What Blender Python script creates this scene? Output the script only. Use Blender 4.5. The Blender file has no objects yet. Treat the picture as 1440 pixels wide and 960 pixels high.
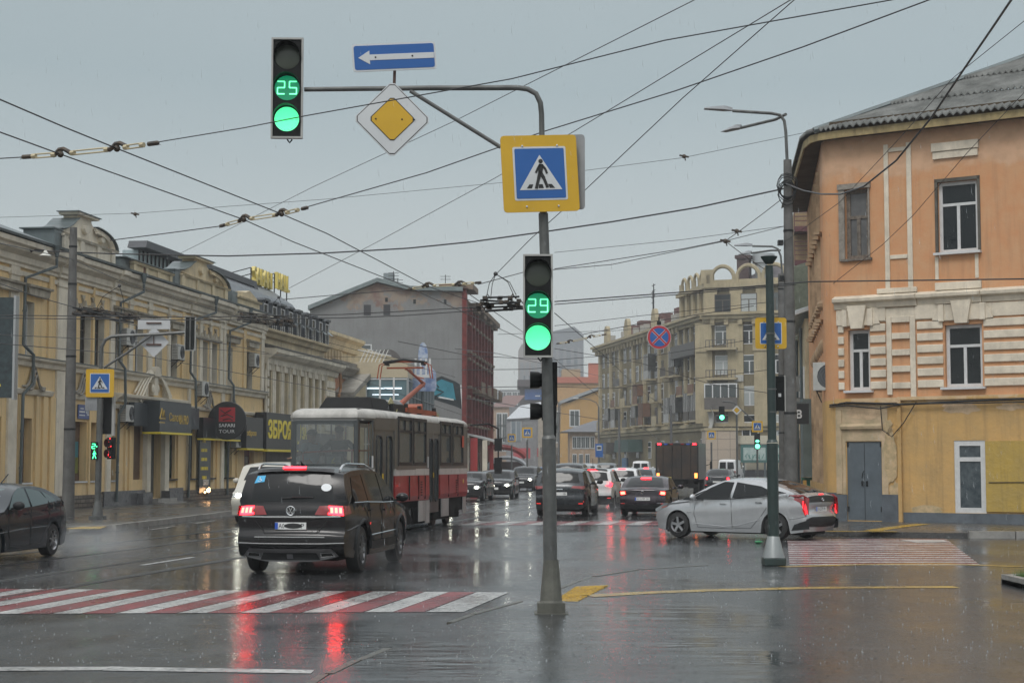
import bpy, bmesh, math, random
from mathutils import Vector, Matrix, geometry
R=math.radians; rnd=random.Random(7)
S=bpy.context.scene; COL=S.collection
# ---------------- camera, world, sun, exposure ----------------
FPX=2350.0; TH=math.atan(172/FPX); CAMZ=1.8
cd=bpy.data.cameras.new('camera'); cam=bpy.data.objects.new('camera',cd); COL.objects.link(cam)
cam.location=(0,0,CAMZ); cam.rotation_euler=(math.pi/2+TH,0,0)
cd.sensor_width=36; cd.lens=36*FPX/1440; cd.clip_start=.1; cd.clip_end=4000
S.camera=cam
W=bpy.data.worlds.new('World'); S.world=W; W.use_nodes=True
def world():
    nt=W.node_tree; N=nt.nodes; N.clear(); L=nt.links
    out=N.new('ShaderNodeOutputWorld'); bg=N.new('ShaderNodeBackground'); bg2=N.new('ShaderNodeBackground'); ad=N.new('ShaderNodeAddShader')
    sky=N.new('ShaderNodeTexSky'); sky.sky_type='NISHITA'; sky.sun_disc=False; sky.sun_elevation=R(50); sky.sun_rotation=R(200); sky.dust_density=3
    hs=N.new('ShaderNodeHueSaturation'); hs.inputs['Saturation'].default_value=.3
    L.new(sky.outputs[0],hs.inputs['Color']); L.new(hs.outputs[0],bg.inputs[0]); bg.inputs[1].default_value=.05
    tc=N.new('ShaderNodeTexCoord'); sp=N.new('ShaderNodeSeparateXYZ'); cr=N.new('ShaderNodeValToRGB')
    L.new(tc.outputs['Generated'],sp.inputs[0])
    nz=N.new('ShaderNodeTexNoise'); nz.inputs['Scale'].default_value=2.2; nz.inputs['Detail'].default_value=3
    mp=N.new('ShaderNodeMapping'); mp.inputs['Scale'].default_value=(1,1,3.5); L.new(tc.outputs['Generated'],mp.inputs[0]); L.new(mp.outputs[0],nz.inputs[0])
    ma=N.new('ShaderNodeMath'); ma.operation='MULTIPLY_ADD'; ma.inputs[1].default_value=.05; L.new(nz.outputs[0],ma.inputs[0]); L.new(sp.outputs[2],ma.inputs[2])
    L.new(ma.outputs[0],cr.inputs[0])
    e=cr.color_ramp.elements
    e[0].position=0; e[0].color=(.56,.585,.58,1); e[1].position=1; e[1].color=(1.25,1.3,1.33,1)
    for p,c in ((.06,(.47,.5,.49)),(.14,(.35,.4,.4)),(.25,(.215,.295,.31)),(.32,(.27,.34,.35)),(.5,(.85,.88,.89))):
        x=e.new(p); x.color=(*c,1)
    L.new(cr.outputs[0],bg2.inputs[0]); bg2.inputs[1].default_value=.82
    L.new(bg.outputs[0],ad.inputs[0]); L.new(bg2.outputs[0],ad.inputs[1]); L.new(ad.outputs[0],out.inputs[0])
world()
sd=bpy.data.lights.new('sun','SUN'); sd.energy=.9; sd.angle=R(18); sd.color=(1,.97,.93)
sun=bpy.data.objects.new('sun',sd); COL.objects.link(sun); sun.rotation_euler=(R(40),0,R(-20))
S.view_settings.view_transform='Standard'; S.view_settings.look='None'; S.view_settings.exposure=.05; S.view_settings.gamma=1
S.cycles.max_bounces=6; S.cycles.transparent_max_bounces=16; S.cycles.volume_bounces=0
S.cycles.sample_clamp_indirect=4

# ---------------- measuring ----------------
def ray(px,py):
    u=(480-py)/FPX; return Vector(((px-720)/FPX, math.cos(TH)-math.sin(TH)*u, math.sin(TH)+math.cos(TH)*u))
def P(px,py,Y):
    r=ray(px,py); return Vector((0,0,CAMZ))+r*(Y/r.y)
def G(px,py,z=0):
    r=ray(px,py); return Vector((0,0,CAMZ))+r*((z-CAMZ)/r.z)
class Fr:
    """vertical facade plane: origin, direction of local x; outward normal is local -y"""
    def __init__(s,ox,oy,dx,dy,y=0):
        l=math.hypot(dx,dy); s.d=(dx/l,dy/l); n=(-dy/l,dx/l); s.o=(ox+n[0]*y,oy+n[1]*y); s.a=math.atan2(dy,dx); s.base=(ox,oy)
        s.args=(ox,oy,dx,dy)
    def at(s,y): return Fr(*s.args,y=y)
    def uz(s,px,py):
        r=ray(px,py); dx,dy=s.d; nx,ny=dy,-dx
        t=(s.o[0]*nx+s.o[1]*ny)/(r.x*nx+r.y*ny); x,y=r.x*t,r.y*t
        return ((x-s.o[0])*dx+(y-s.o[1])*dy, CAMZ+r.z*t)
    def u(s,px,py=500): return s.uz(px,py)[0]
    def z(s,px,py): return s.uz(px,py)[1]
    def w(s,u,y,z): # world position
        return Vector((s.base[0]+s.d[0]*u-s.d[1]*y, s.base[1]+s.d[1]*u+s.d[0]*y, z))

# ---------------- materials ----------------
MC={}
def mat(name,col,rough=.5,metal=0,var=0,scale=1.5,bump=0,bscale=8,emit=None,es=0,spec=.5,col2=None,streak=0,alpha=1,coat=0,wet=0):
    if name in MC: return MC[name]
    if rough>=.65 and spec==.5: spec=.15
    m=bpy.data.materials.new(name); m.use_nodes=True; nt=m.node_tree; N=nt.nodes; L=nt.links
    b=N['Principled BSDF']; b.inputs['Base Color'].default_value=(*col,1); b.inputs['Roughness'].default_value=rough; b.inputs['Metallic'].default_value=metal
    b.inputs['Specular IOR Level'].default_value=spec; b.inputs['Coat Weight'].default_value=coat; b.inputs['Coat Roughness'].default_value=.06
    tc=None
    if var or bump or streak or wet:
        tc=N.new('ShaderNodeTexCoord')
    cur=None
    if var:
        nz=N.new('ShaderNodeTexNoise'); nz.inputs['Scale'].default_value=scale; nz.inputs['Detail'].default_value=6; nz.inputs['Roughness'].default_value=.65
        L.new(tc.outputs['Object'],nz.inputs[0])
        mx=N.new('ShaderNodeMix'); mx.data_type='RGBA'
        c2=col2 if col2 else tuple(max(0,c*(1-var)) for c in col)
        rg=N.new('ShaderNodeMapRange'); rg.inputs[1].default_value=.35; rg.inputs[2].default_value=.68; L.new(nz.outputs[0],rg.inputs[0])
        L.new(rg.outputs[0],mx.inputs[0]); mx.inputs[6].default_value=(*col,1); mx.inputs[7].default_value=(*c2,1)
        cur=mx.outputs[2]
    if streak:  # dirt that ran down the surface: noise stretched along z
        mp=N.new('ShaderNodeMapping'); mp.inputs['Scale'].default_value=(3.2,3.2,.22); L.new(tc.outputs['Object'],mp.inputs[0])
        n2=N.new('ShaderNodeTexNoise'); n2.inputs['Scale'].default_value=1.3; n2.inputs['Detail'].default_value=7; n2.inputs['Roughness'].default_value=.7; L.new(mp.outputs[0],n2.inputs[0])
        r2=N.new('ShaderNodeMapRange'); r2.inputs[1].default_value=.5; r2.inputs[2].default_value=.78; r2.inputs[4].default_value=streak; L.new(n2.outputs[0],r2.inputs[0])
        m2=N.new('ShaderNodeMix'); m2.data_type='RGBA'; L.new(r2.outputs[0],m2.inputs[0]); m2.inputs[6].default_value=(*col,1); m2.inputs[7].default_value=(.07,.065,.055,1)
        if cur: L.new(cur,m2.inputs[6])
        cur=m2.outputs[2]
    if cur: L.new(cur,b.inputs['Base Color'])
    if bump:
        n3=N.new('ShaderNodeTexNoise'); n3.inputs['Scale'].default_value=bscale; n3.inputs['Detail'].default_value=5; L.new(tc.outputs['Object'],n3.inputs[0])
        bp=N.new('ShaderNodeBump'); bp.inputs['Strength'].default_value=bump; bp.inputs['Distance'].default_value=.02; L.new(n3.outputs[0],bp.inputs['Height']); L.new(bp.outputs[0],b.inputs['Normal'])
    if emit: b.inputs['Emission Color'].default_value=(*emit,1); b.inputs['Emission Strength'].default_value=es
    if alpha<1: b.inputs['Alpha'].default_value=alpha
    MC[name]=m; return m
def zmat(name,col,top,z0,w,amp,scale,col2,rough=.78,var2=None,streak=.3,bump=.35):
    """plaster whose old layer shows through above a ragged height z0"""
    m=mat(name,col,rough,var=.5,scale=scale*1.6,streak=streak,bump=bump,col2=col2); nt=m.node_tree; N=nt.nodes; L=nt.links; b=N['Principled BSDF']
    src=b.inputs['Base Color'].links[0].from_socket
    tc=N.new('ShaderNodeTexCoord'); sp=N.new('ShaderNodeSeparateXYZ'); L.new(tc.outputs['Object'],sp.inputs[0])
    nz=N.new('ShaderNodeTexNoise'); nz.inputs['Scale'].default_value=scale; nz.inputs['Detail'].default_value=8; nz.inputs['Roughness'].default_value=.7; L.new(tc.outputs['Object'],nz.inputs[0])
    a=N.new('ShaderNodeMath'); a.operation='MULTIPLY_ADD'; L.new(nz.outputs[0],a.inputs[0]); a.inputs[1].default_value=amp*2; L.new(sp.outputs[2],a.inputs[2])
    r=N.new('ShaderNodeMapRange'); r.interpolation_type='SMOOTHSTEP'; r.inputs[1].default_value=z0+amp; r.inputs[2].default_value=z0+amp+w*.3; r.inputs[4].default_value=.9; L.new(a.outputs[0],r.inputs[0])
    tp=N.new('ShaderNodeMix'); tp.data_type='RGBA'; n2=N.new('ShaderNodeTexNoise'); n2.inputs['Scale'].default_value=scale*2.3; n2.inputs['Detail'].default_value=6; L.new(tc.outputs['Object'],n2.inputs[0])
    r2=N.new('ShaderNodeMapRange'); r2.inputs[1].default_value=.45; r2.inputs[2].default_value=.6; L.new(n2.outputs[0],r2.inputs[0]); L.new(r2.outputs[0],tp.inputs[0]); tp.inputs[6].default_value=(*top,1); tp.inputs[7].default_value=(*(var2 or tuple(c*.88 for c in top)),1)
    mx=N.new('ShaderNodeMix'); mx.data_type='RGBA'; L.new(r.outputs[0],mx.inputs[0]); L.new(src,mx.inputs[6]); L.new(tp.outputs[2],mx.inputs[7]); L.new(mx.outputs[2],b.inputs['Base Color'])
    return m
def brickmat(name,c1,c2,mortar,sx=.5,h=.09,ms=.012,rough=.7,offset=.5,w=.25):
    if name in MC: return MC[name]
    m=mat(name,c1,rough); nt=m.node_tree; N=nt.nodes; L=nt.links; b=N['Principled BSDF']
    tc=N.new('ShaderNodeTexCoord'); mp=N.new('ShaderNodeMapping'); mp.inputs['Rotation'].default_value=(math.pi/2,0,0)
    L.new(tc.outputs['Object'],mp.inputs[0]); sp=N.new('ShaderNodeSeparateXYZ'); L.new(tc.outputs['Object'],sp.inputs[0])
    ad=N.new('ShaderNodeMath'); L.new(sp.outputs[0],ad.inputs[0]); L.new(sp.outputs[1],ad.inputs[1])
    cb=N.new('ShaderNodeCombineXYZ'); L.new(ad.outputs[0],cb.inputs[0]); L.new(sp.outputs[2],cb.inputs[1])
    br=N.new('ShaderNodeTexBrick'); br.inputs['Scale'].default_value=1; br.inputs['Brick Width'].default_value=w; br.inputs['Row Height'].default_value=h; br.inputs['Mortar Size'].default_value=ms; br.offset=offset
    for i,c in enumerate((c1,c2,mortar)): br.inputs[1+i].default_value=(*c,1)
    L.new(cb.outputs[0],br.inputs[0]); L.new(br.outputs[0],b.inputs['Base Color'])
    bp=N.new('ShaderNodeBump'); bp.inputs['Strength'].default_value=.6; bp.inputs['Distance'].default_value=.02; bp.invert=True; L.new(br.outputs[1],bp.inputs['Height']); L.new(bp.outputs[0],b.inputs['Normal'])
    return m
def glassmat(name,tint=(.5,.55,.55),trans=.75,rough=.03,pale_sheen=.2):  # the pale diffuse share stands in for reflections on the panes
    if name in MC: return MC[name]
    m=bpy.data.materials.new(name); m.use_nodes=True; nt=m.node_tree; N=nt.nodes; L=nt.links; N.remove(N['Principled BSDF'])
    o=N['Material Output']; t=N.new('ShaderNodeBsdfTransparent'); t.inputs[0].default_value=(*tint,1)
    g=N.new('ShaderNodeBsdfGlossy'); g.inputs['Roughness'].default_value=rough; g.inputs[0].default_value=(.9,.95,1,1)
    f=N.new('ShaderNodeFresnel'); f.inputs[0].default_value=1.5; mx=N.new('ShaderNodeMixShader')
    a=N.new('ShaderNodeMath'); a.operation='ADD'; a.inputs[1].default_value=.04; L.new(f.outputs[0],a.inputs[0]); L.new(a.outputs[0],mx.inputs[0]); L.new(t.outputs[0],mx.inputs[1]); L.new(g.outputs[0],mx.inputs[2]); df=N.new('ShaderNodeBsdfDiffuse'); df.inputs[0].default_value=(.3,.33,.33,1); m2=N.new('ShaderNodeMixShader'); m2.inputs[0].default_value=pale_sheen; L.new(mx.outputs[0],m2.inputs[1]); L.new(df.outputs[0],m2.inputs[2]); L.new(m2.outputs[0],o.inputs[0])
    MC[name]=m; return m

# ---------------- mesh builder ----------------
WHOLE={'lettering','white_lettering','plate_text','wall','roof','drawing_line','white_letter_strokes','rear_frame','side_wall','glazing_bar','body'}
class MB:
    def __init__(s): s.v=[]; s.f=[]; s.m=[]; s.k=0
    def mi(s,k): s.k=k; return s
    def add(s,vs,fs):
        n=len(s.v); s.v+= [tuple(v) for v in vs]; s.f+=[tuple(i+n for i in f) for f in fs]; s.m+=[s.k]*len(fs); return s
    def box(s,x0,x1,y0,y1,z0,z1):
        if x0>x1:x0,x1=x1,x0
        if y0>y1:y0,y1=y1,y0
        if z0>z1:z0,z1=z1,z0
        return s.add([(x0,y0,z0),(x1,y0,z0),(x1,y1,z0),(x0,y1,z0),(x0,y0,z1),(x1,y0,z1),(x1,y1,z1),(x0,y1,z1)],
          [(3,2,1,0),(4,5,6,7),(0,1,5,4),(1,2,6,5),(2,3,7,6),(3,0,4,7)])
    def quad(s,a,b,c,d): return s.add([a,b,c,d],[(0,1,2,3)])
    def beam(s,p,q,w,h=None,up=(0,0,1)):
        h=h or w; p=Vector(p);q=Vector(q);d=(q-p).normalized(); up=Vector(up)
        if abs(d.dot(up))>.98: up=Vector((0,1,0))
        x=d.cross(up).normalized()*w/2; y=x.cross(d).normalized()*h/2
        return s.add([p-x-y,p+x-y,p+x+y,p-x+y,q-x-y,q+x-y,q+x+y,q-x+y],[(3,2,1,0),(4,5,6,7),(0,1,5,4),(1,2,6,5),(2,3,7,6),(3,0,4,7)])
    def tube(s,pts,r,n=6,caps=True):
        pts=[Vector(p) for p in pts]; rings=[]; m=len(pts); rr=r if isinstance(r,(list,tuple)) else [r]*m
        up=None; vs=[]
        for i,p in enumerate(pts):
            d=(pts[min(i+1,m-1)]-pts[max(i-1,0)]).normalized()
            if up is None:
                up=Vector((0,0,1)) if abs(d.z)<.9 else Vector((0,1,0))
            x=d.cross(up).normalized(); y=x.cross(d).normalized(); up=y
            for k in range(n):
                a=2*math.pi*k/n; vs.append(p+(x*math.cos(a)+y*math.sin(a))*rr[i])
        fs=[(i*n+k,i*n+(k+1)%n,(i+1)*n+(k+1)%n,(i+1)*n+k) for i in range(m-1) for k in range(n)]
        if caps: fs+=[tuple(reversed(range(n))),tuple(range((m-1)*n,m*n))]
        return s.add(vs,fs)
    def cyl(s,p,q,r0,r1=None,n=12): return s.tube([p,q],[r0,r0 if r1 is None else r1],n)
    def lathe(s,prof,n=16,c=(0,0,0),axis='z'):
        vs=[];m=len(prof)
        for r,h in prof:
            for k in range(n):
                a=2*math.pi*k/n; x,y=r*math.cos(a),r*math.sin(a)
                vs.append((c[0]+x,c[1]+y,c[2]+h) if axis=='z' else ((c[0]+x,c[1]+h,c[2]+y) if axis=='y' else (c[0]+h,c[1]+x,c[2]+y)))
        return s.add(vs,[(i*n+k,i*n+(k+1)%n,(i+1)*n+(k+1)%n,(i+1)*n+k) for i in range(m-1) for k in range(n)])
    def sphere(s,c,r,n=10,sc=(1,1,1)):
        m=n//2+1; vs=[]
        for i in range(m+1):
            t=math.pi*i/m
            for k in range(n):
                a=2*math.pi*k/n; vs.append((c[0]+r*sc[0]*math.sin(t)*math.cos(a),c[1]+r*sc[1]*math.sin(t)*math.sin(a),c[2]+r*sc[2]*math.cos(t)))
        return s.add(vs,[(i*n+k,(i+1)*n+k,(i+1)*n+(k+1)%n,i*n+(k+1)%n) for i in range(m) for k in range(n)])
    def prism(s,poly,y0,y1):
        """polygon in (x,z) extruded from y0 (front) to y1"""
        n=len(poly); a=sum(poly[i][0]*poly[(i+1)%n][1]-poly[(i+1)%n][0]*poly[i][1] for i in range(n))
        if a<0: poly=poly[::-1]
        vs=[(x,y0,z) for x,z in poly]+[(x,y1,z) for x,z in poly]
        tr=geometry.tessellate_polygon([[Vector((x,z,0)) for x,z in poly]])
        fs=[]
        for t in tr:
            (ax,az),(bx,bz),(cx,cz)=[poly[i] for i in t]
            if (bx-ax)*(cz-az)-(bz-az)*(cx-ax)<0: t=t[::-1]
            fs.append(tuple(t)); fs.append(tuple(i+n for i in t[::-1]))
        fs+=[(i,i+n,(i+1)%n+n,(i+1)%n) for i in range(n)]
        return s.add(vs,fs)
    def vprism(s,poly,z0,z1):
        n=len(poly); a=sum(poly[i][0]*poly[(i+1)%n][1]-poly[(i+1)%n][0]*poly[i][1] for i in range(n))
        if a<0: poly=poly[::-1]
        tr=geometry.tessellate_polygon([[Vector((x,z,0)) for x,z in poly]]); fs=[]
        for t in tr:
            (ax,az),(bx,bz),(cx,cz)=[poly[i] for i in t]
            if (bx-ax)*(cz-az)-(bz-az)*(cx-ax)<0: t=t[::-1]
            fs.append(tuple(i+n for i in t)); fs.append(tuple(t[::-1]))
        fs+=[(i,(i+1)%n,(i+1)%n+n,i+n) for i in range(n)]
        return s.add([(x,y,z0) for x,y in poly]+[(x,y,z1) for x,y in poly],fs)
    def mould(s,u0,u1,prof):
        """profile [(y,z)...] swept along x, closed ends"""
        n=len(prof); vs=[(u0,y,z) for y,z in prof]+[(u1,y,z) for y,z in prof]
        fs=[(i,(i+1)%n,(i+1)%n+n,i+n) for i in range(n)]+[tuple(range(n))[::-1],tuple(range(n,2*n))]
        return s.add(vs,fs)
    def wall(s,u0,u1,z0,z1,holes=(),y=0,depth=.3,rk=None):
        us=sorted({u0,u1,*[h[0] for h in holes],*[h[1] for h in holes]}); zs=sorted({z0,z1,*[h[2] for h in holes],*[h[3] for h in holes]})
        us=[u for u in us if u0-1e-6<=u<=u1+1e-6]; zs=[z for z in zs if z0-1e-6<=z<=z1+1e-6]
        for i in range(len(us)-1):
            for j in range(len(zs)-1):
                cu=(us[i]+us[i+1])/2; cz=(zs[j]+zs[j+1])/2
                if any(h[0]<cu<h[1] and h[2]<cz<h[3] for h in holes): continue
                s.quad((us[i],y,zs[j]),(us[i+1],y,zs[j]),(us[i+1],y,zs[j+1]),(us[i],y,zs[j+1]))
        k=s.k
        if rk is not None: s.k=rk
        for a,b,c,d in holes:
            Y=y+depth
            s.quad((a,y,c),(a,y,d),(a,Y,d),(a,Y,c)); s.quad((b,y,d),(b,y,c),(b,Y,c),(b,Y,d))
            s.quad((a,y,d),(b,y,d),(b,Y,d),(a,Y,d)); s.quad((a,Y,c),(b,Y,c),(b,y,c),(a,y,c))
        s.k=k; return s
    def build(s,name,mats,parent=None,smooth=False,bevel=0,kind=None):
        if not isinstance(mats,(list,tuple)): mats=[mats]
        if parent and name not in WHOLE and 1<len(s.v):
            g=s.pieces()
            if 1<len(g)<=100:
                r=[p.build1(name,mats,parent,smooth,bevel) for p in g]; return r[0]
        return s.build1(name,mats,parent,smooth,bevel,kind)
    def build1(s,name,mats,parent=None,smooth=False,bevel=0,kind=None):
        me=bpy.data.meshes.new(name); me.from_pydata(s.v,[],s.f)
        for m in mats: me.materials.append(m)
        me.polygons.foreach_set('material_index',[min(k,len(mats)-1) for k in s.m])
        if smooth:
            me.polygons.foreach_set('use_smooth',[True]*len(s.f)); me.update()
            me.set_sharp_from_angle(angle=R(smooth if smooth>1 else 38))
        me.update(); me.validate()
        o=bpy.data.objects.new(name,me); COL.objects.link(o)
        if parent: o.parent=parent
        if kind: o['kind']=kind
        if bevel:
            b=o.modifiers.new('bevel','BEVEL'); b.width=bevel; b.segments=2; b.limit_method='ANGLE'; b.angle_limit=R(40)
        return o
    def pieces(s):
        """the far-apart pieces of the mesh, each its own builder, largest first"""
        n=len(s.v); p=list(range(n))
        def f(i):
            while p[i]!=i: p[i]=p[p[i]]; i=p[i]
            return i
        for fc in s.f:
            r=f(fc[0])
            for i in fc[1:]: p[f(i)]=r
        g={}
        for k,fc in enumerate(s.f): g.setdefault(f(fc[0]),[]).append(k)
        if len(g)<2 or len(g)>600: return [s]
        ks=list(g.values()); lo=[];hi=[];sz=[]
        for q in ks:
            vs=[s.v[i] for k in q for i in s.f[k]]; a=[min(v[t] for v in vs) for t in range(3)]; b=[max(v[t] for v in vs) for t in range(3)]; lo.append(a);hi.append(b);sz.append(max(b[t]-a[t] for t in range(3)))
        m=len(ks); c=list(range(m))
        def fc_(i):
            while c[i]!=i: c[i]=c[c[i]]; i=c[i]
            return i
        for i in range(m):
            for j in range(i+1,m):
                if fc_(i)==fc_(j): continue
                d=math.sqrt(sum(max(0,lo[i][t]-hi[j][t],lo[j][t]-hi[i][t])**2 for t in range(3)))
                if d<=max(.02,.5*max(sz[i],sz[j])): c[fc_(i)]=fc_(j)
        out={}
        for i in range(m): out.setdefault(fc_(i),[]).extend(ks[i])
        res=[]
        for q in out.values():
            b=MB(); ix={}
            for k in sorted(q):
                for i in s.f[k]:
                    if i not in ix: ix[i]=len(b.v); b.v.append(s.v[i])
                b.f.append(tuple(ix[i] for i in s.f[k])); b.m.append(s.m[k])
            res.append(b)
        res.sort(key=lambda b:-len(b.v)); return res
def tag(o,label,cat,group=None,kind=None):
    o['label']=label; o['category']=cat
    if group:o['group']=group
    if kind:o['kind']=kind
    return o
def thing(name,label,cat,loc=(0,0,0),rz=0,group=None):
    o=bpy.data.objects.new(name,None); COL.objects.link(o); o.location=loc; o.rotation_euler=(0,0,rz); o.empty_display_size=.2
    return tag(o,label,cat,group)
def clone(root):
    c=root.copy(); COL.objects.link(c)
    for ch in root.children:
        k=clone(ch); k.parent=c
    return c
def struct(mb,name,m,**k):
    o=mb.build(name,m,**k); o['kind']='structure'; return o
_dg=[None]
def textmesh(s,w,h,depth=.004,bold=0):
    """a mesh of the words, centred at 0 in the x-z plane facing -y, scaled to w x h"""
    cu=bpy.data.curves.new('text','FONT'); cu.body=s; cu.size=1; cu.extrude=.5; cu.offset=bold; cu.resolution_u=2
    o=bpy.data.objects.new('text',cu); COL.objects.link(o); bpy.context.view_layer.update()
    dg=bpy.context.evaluated_depsgraph_get(); me=bpy.data.meshes.new_from_object(o.evaluated_get(dg))
    bpy.data.objects.remove(o); bpy.data.curves.remove(cu)
    if not me.vertices: return [],[]
    xs=[v.co.x for v in me.vertices]; ys=[v.co.y for v in me.vertices]
    x0,x1,y0,y1=min(xs),max(xs),min(ys),max(ys)
    vs=[((v.co.x-(x0+x1)/2)/(x1-x0)*w, -v.co.z*depth, (v.co.y-(y0+y1)/2)/(y1-y0)*h) for v in me.vertices]
    fs=[tuple(p.vertices) for p in me.polygons]; bpy.data.meshes.remove(me); return vs,fs
def put_text(mb,s,x,z,y,w,h,depth=.006,bold=0):
    vs,fs=textmesh(s,w,h,depth,bold); mb.add([(a+x,b+y,c+z) for a,b,c in vs],fs); return mb
TYRE=mat('tyre',(.018,.018,.018),.6,var=.3); TRIM=mat('black_trim',(.015,.016,.017),.5,spec=.3); CHR=mat('chrome',(.62,.63,.64),.14,1); RIMM=mat('alloy',(.42,.42,.43),.28,.9)
CGL=mat('car_glass',(.008,.01,.011),.06,0,spec=.3); UND=mat('underbody',(.012,.012,.012),.8); SEAM=mat('panel_gap',(.006,.006,.006),.6)
TLR=mat('tail_lens',(.22,.008,.01),.2,coat=.7); TLON=mat('tail_light_on',(.6,.02,.02),.3,emit=(1,.01,.018),es=16); TLHOT=mat('brake_filament',(1,.2,.1),.3,emit=(1,.05,.035),es=16); HLON=mat('head_light_on',(1,1,.9),.2,emit=(1,1,.82),es=22)
HLOFF=mat('head_lens',(.25,.27,.28),.1,spec=.8); PLT=mat('plate_white',(.72,.73,.72),.35); PLB=mat('plate_blue',(.02,.09,.45),.4); INK=mat('black_ink',(.015,.015,.015),.5); FOGR=mat('glowing_reflector',(.4,.02,.02),.3,emit=(1,.05,.04),es=.8)  # the reflectors are no lamps; their red shine is set as emission
# ---------------- wet ground ----------------
def wetmat(name,c1,c2,r0,r1,bump=.25,puddle=.35,bs=9,wear=0):
    m=bpy.data.materials.new(name); m.use_nodes=True; nt=m.node_tree; N=nt.nodes; L=nt.links; b=N['Principled BSDF']
    tc=N.new('ShaderNodeTexCoord')
    def noise(sc,det=5,mp=None,rg=.6):
        n=N.new('ShaderNodeTexNoise'); n.inputs['Scale'].default_value=sc; n.inputs['Detail'].default_value=det; n.inputs['Roughness'].default_value=rg
        if mp:
            k=N.new('ShaderNodeMapping'); k.inputs['Scale'].default_value=mp; L.new(tc.outputs['Object'],k.inputs[0]); L.new(k.outputs[0],n.inputs[0])
        else: L.new(tc.outputs['Object'],n.inputs[0])
        return n.outputs[0]
    def rng(x,a,b_,c,d):
        r=N.new('ShaderNodeMapRange'); r.inputs[1].default_value=a; r.inputs[2].default_value=b_; r.inputs[3].default_value=c; r.inputs[4].default_value=d; L.new(x,r.inputs[0]); return r.outputs[0]
    big=noise(.35,5,(1,.55,1)); fine=noise(28,3); mid=noise(2.2,5,(1,.4,1))
    mx=N.new('ShaderNodeMix'); mx.data_type='RGBA'; L.new(rng(mid,.35,.65,0,1),mx.inputs[0]); mx.inputs[6].default_value=(*c1,1); mx.inputs[7].default_value=(*c2,1)
    m3=N.new('ShaderNodeMix'); m3.data_type='RGBA'; m3.blend_type='MULTIPLY'; m3.inputs[0].default_value=1; L.new(mx.outputs[2],m3.inputs[6])
    cg=N.new('ShaderNodeCombineColor'); g=rng(fine,.3,.7,.6,1.35)
    for i in range(3): L.new(g,cg.inputs[i])
    L.new(cg.outputs[0],m3.inputs[7]); fin=m3.outputs[2]
    if wear:
        m4=N.new('ShaderNodeMix'); m4.data_type='RGBA'; wn=N.new('ShaderNodeMath'); wn.operation='ADD'; L.new(rng(noise(14,6,None,.75),.62-wear*.2,.7-wear*.2,0,.85),wn.inputs[0]); L.new(rng(noise(1.3,4),.5,.75,0,.5),wn.inputs[1]); wn.use_clamp=True; L.new(wn.outputs[0],m4.inputs[0]); L.new(fin,m4.inputs[6]); m4.inputs[7].default_value=(.05,.05,.052,1); fin=m4.outputs[2]
    L.new(fin,b.inputs['Base Color'])
    L.new(rng(big,.5-puddle/2,.5+puddle/3,r0,r1),b.inputs['Roughness'])
    # water film waves, grit, and rain rings
    h=N.new('ShaderNodeMath'); h.operation='MULTIPLY_ADD'; L.new(noise(bs,3,(.35,1,1)),h.inputs[0]); h.inputs[1].default_value=1
    L.new(noise(1.1,2,(.3,1,1)),h.inputs[2])
    vo=N.new('ShaderNodeTexVoronoi'); vo.inputs['Scale'].default_value=7; L.new(tc.outputs['Object'],vo.inputs[0])
    dr=rng(vo.outputs['Distance'],.0,.16,.9,0)
    h2=N.new('ShaderNodeMath'); h2.operation='ADD'; L.new(h.outputs[0],h2.inputs[0]); L.new(dr,h2.inputs[1])
    gr=N.new('ShaderNodeMath'); gr.operation='MULTIPLY_ADD'; L.new(noise(70,2),gr.inputs[0]); L.new(rng(big,.4,.6,0,.35),gr.inputs[1]); L.new(h2.outputs[0],gr.inputs[2])
    bp=N.new('ShaderNodeBump'); bp.inputs['Strength'].default_value=bump; bp.inputs['Distance'].default_value=.012; L.new(gr.outputs[0],bp.inputs['Height']); L.new(bp.outputs[0],b.inputs['Normal'])
    b.inputs['Specular IOR Level'].default_value=.5; MC[name]=m; return m
ASPH=wetmat('wet_asphalt',(.024,.026,.028),(.05,.051,.052),.03,.24,.6)
PAVE=wetmat('wet_pavement',(.032,.035,.038),(.055,.057,.059),.02,.22,.95,.7,3.2)
PAV2=wetmat('wet_far_pavement',(.055,.055,.055),(.08,.078,.075),.15,.4,.2)
WHT=wetmat('wet_white_paint',(.52,.52,.5),(.36,.36,.35),.12,.4,.35,wear=.5)
REDP=wetmat('wet_red_paint',(.24,.02,.025),(.15,.016,.02),.12,.4,.35,wear=.4)
YELP=wetmat('wet_yellow_paint',(.56,.36,.03),(.42,.26,.03),.12,.35,.3,wear=.25)
YELD=wetmat('worn_yellow_paint',(.5,.33,.05),(.3,.2,.06),.12,.35,.2,wear=.35)
CONC=mat('kerb_concrete',(.3,.29,.27),.35,var=.45,scale=3,bump=.4)
STEEL=mat('rail_steel',(.16,.15,.14),.28,1,var=.4,scale=3)
def sheet(name,poly,z,m,kind='structure',flat=True):
    if isinstance(poly[0],Vector): poly=[(p.x,p.y) for p in poly]
    a=sum(poly[i][0]*poly[(i+1)%len(poly)][1]-poly[(i+1)%len(poly)][0]*poly[i][1] for i in range(len(poly)))
    if a<0: poly=poly[::-1]
    mb=MB(); tr=geometry.tessellate_polygon([[Vector((x,y,0)) for x,y in poly]])
    fs=[]
    for t in tr:
        (ax,ay),(bx,by),(cx,cy)=[poly[i] for i in t]
        fs.append(tuple(t) if (bx-ax)*(cy-ay)-(by-ay)*(cx-ax)>0 else tuple(t[::-1]))
    mb.add([(x,y,z) for x,y in poly],fs); return struct(mb,name,m)
sheet('road',[(-900,-60),(900,-60),(900,2500),(-900,2500)],0,ASPH)
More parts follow.
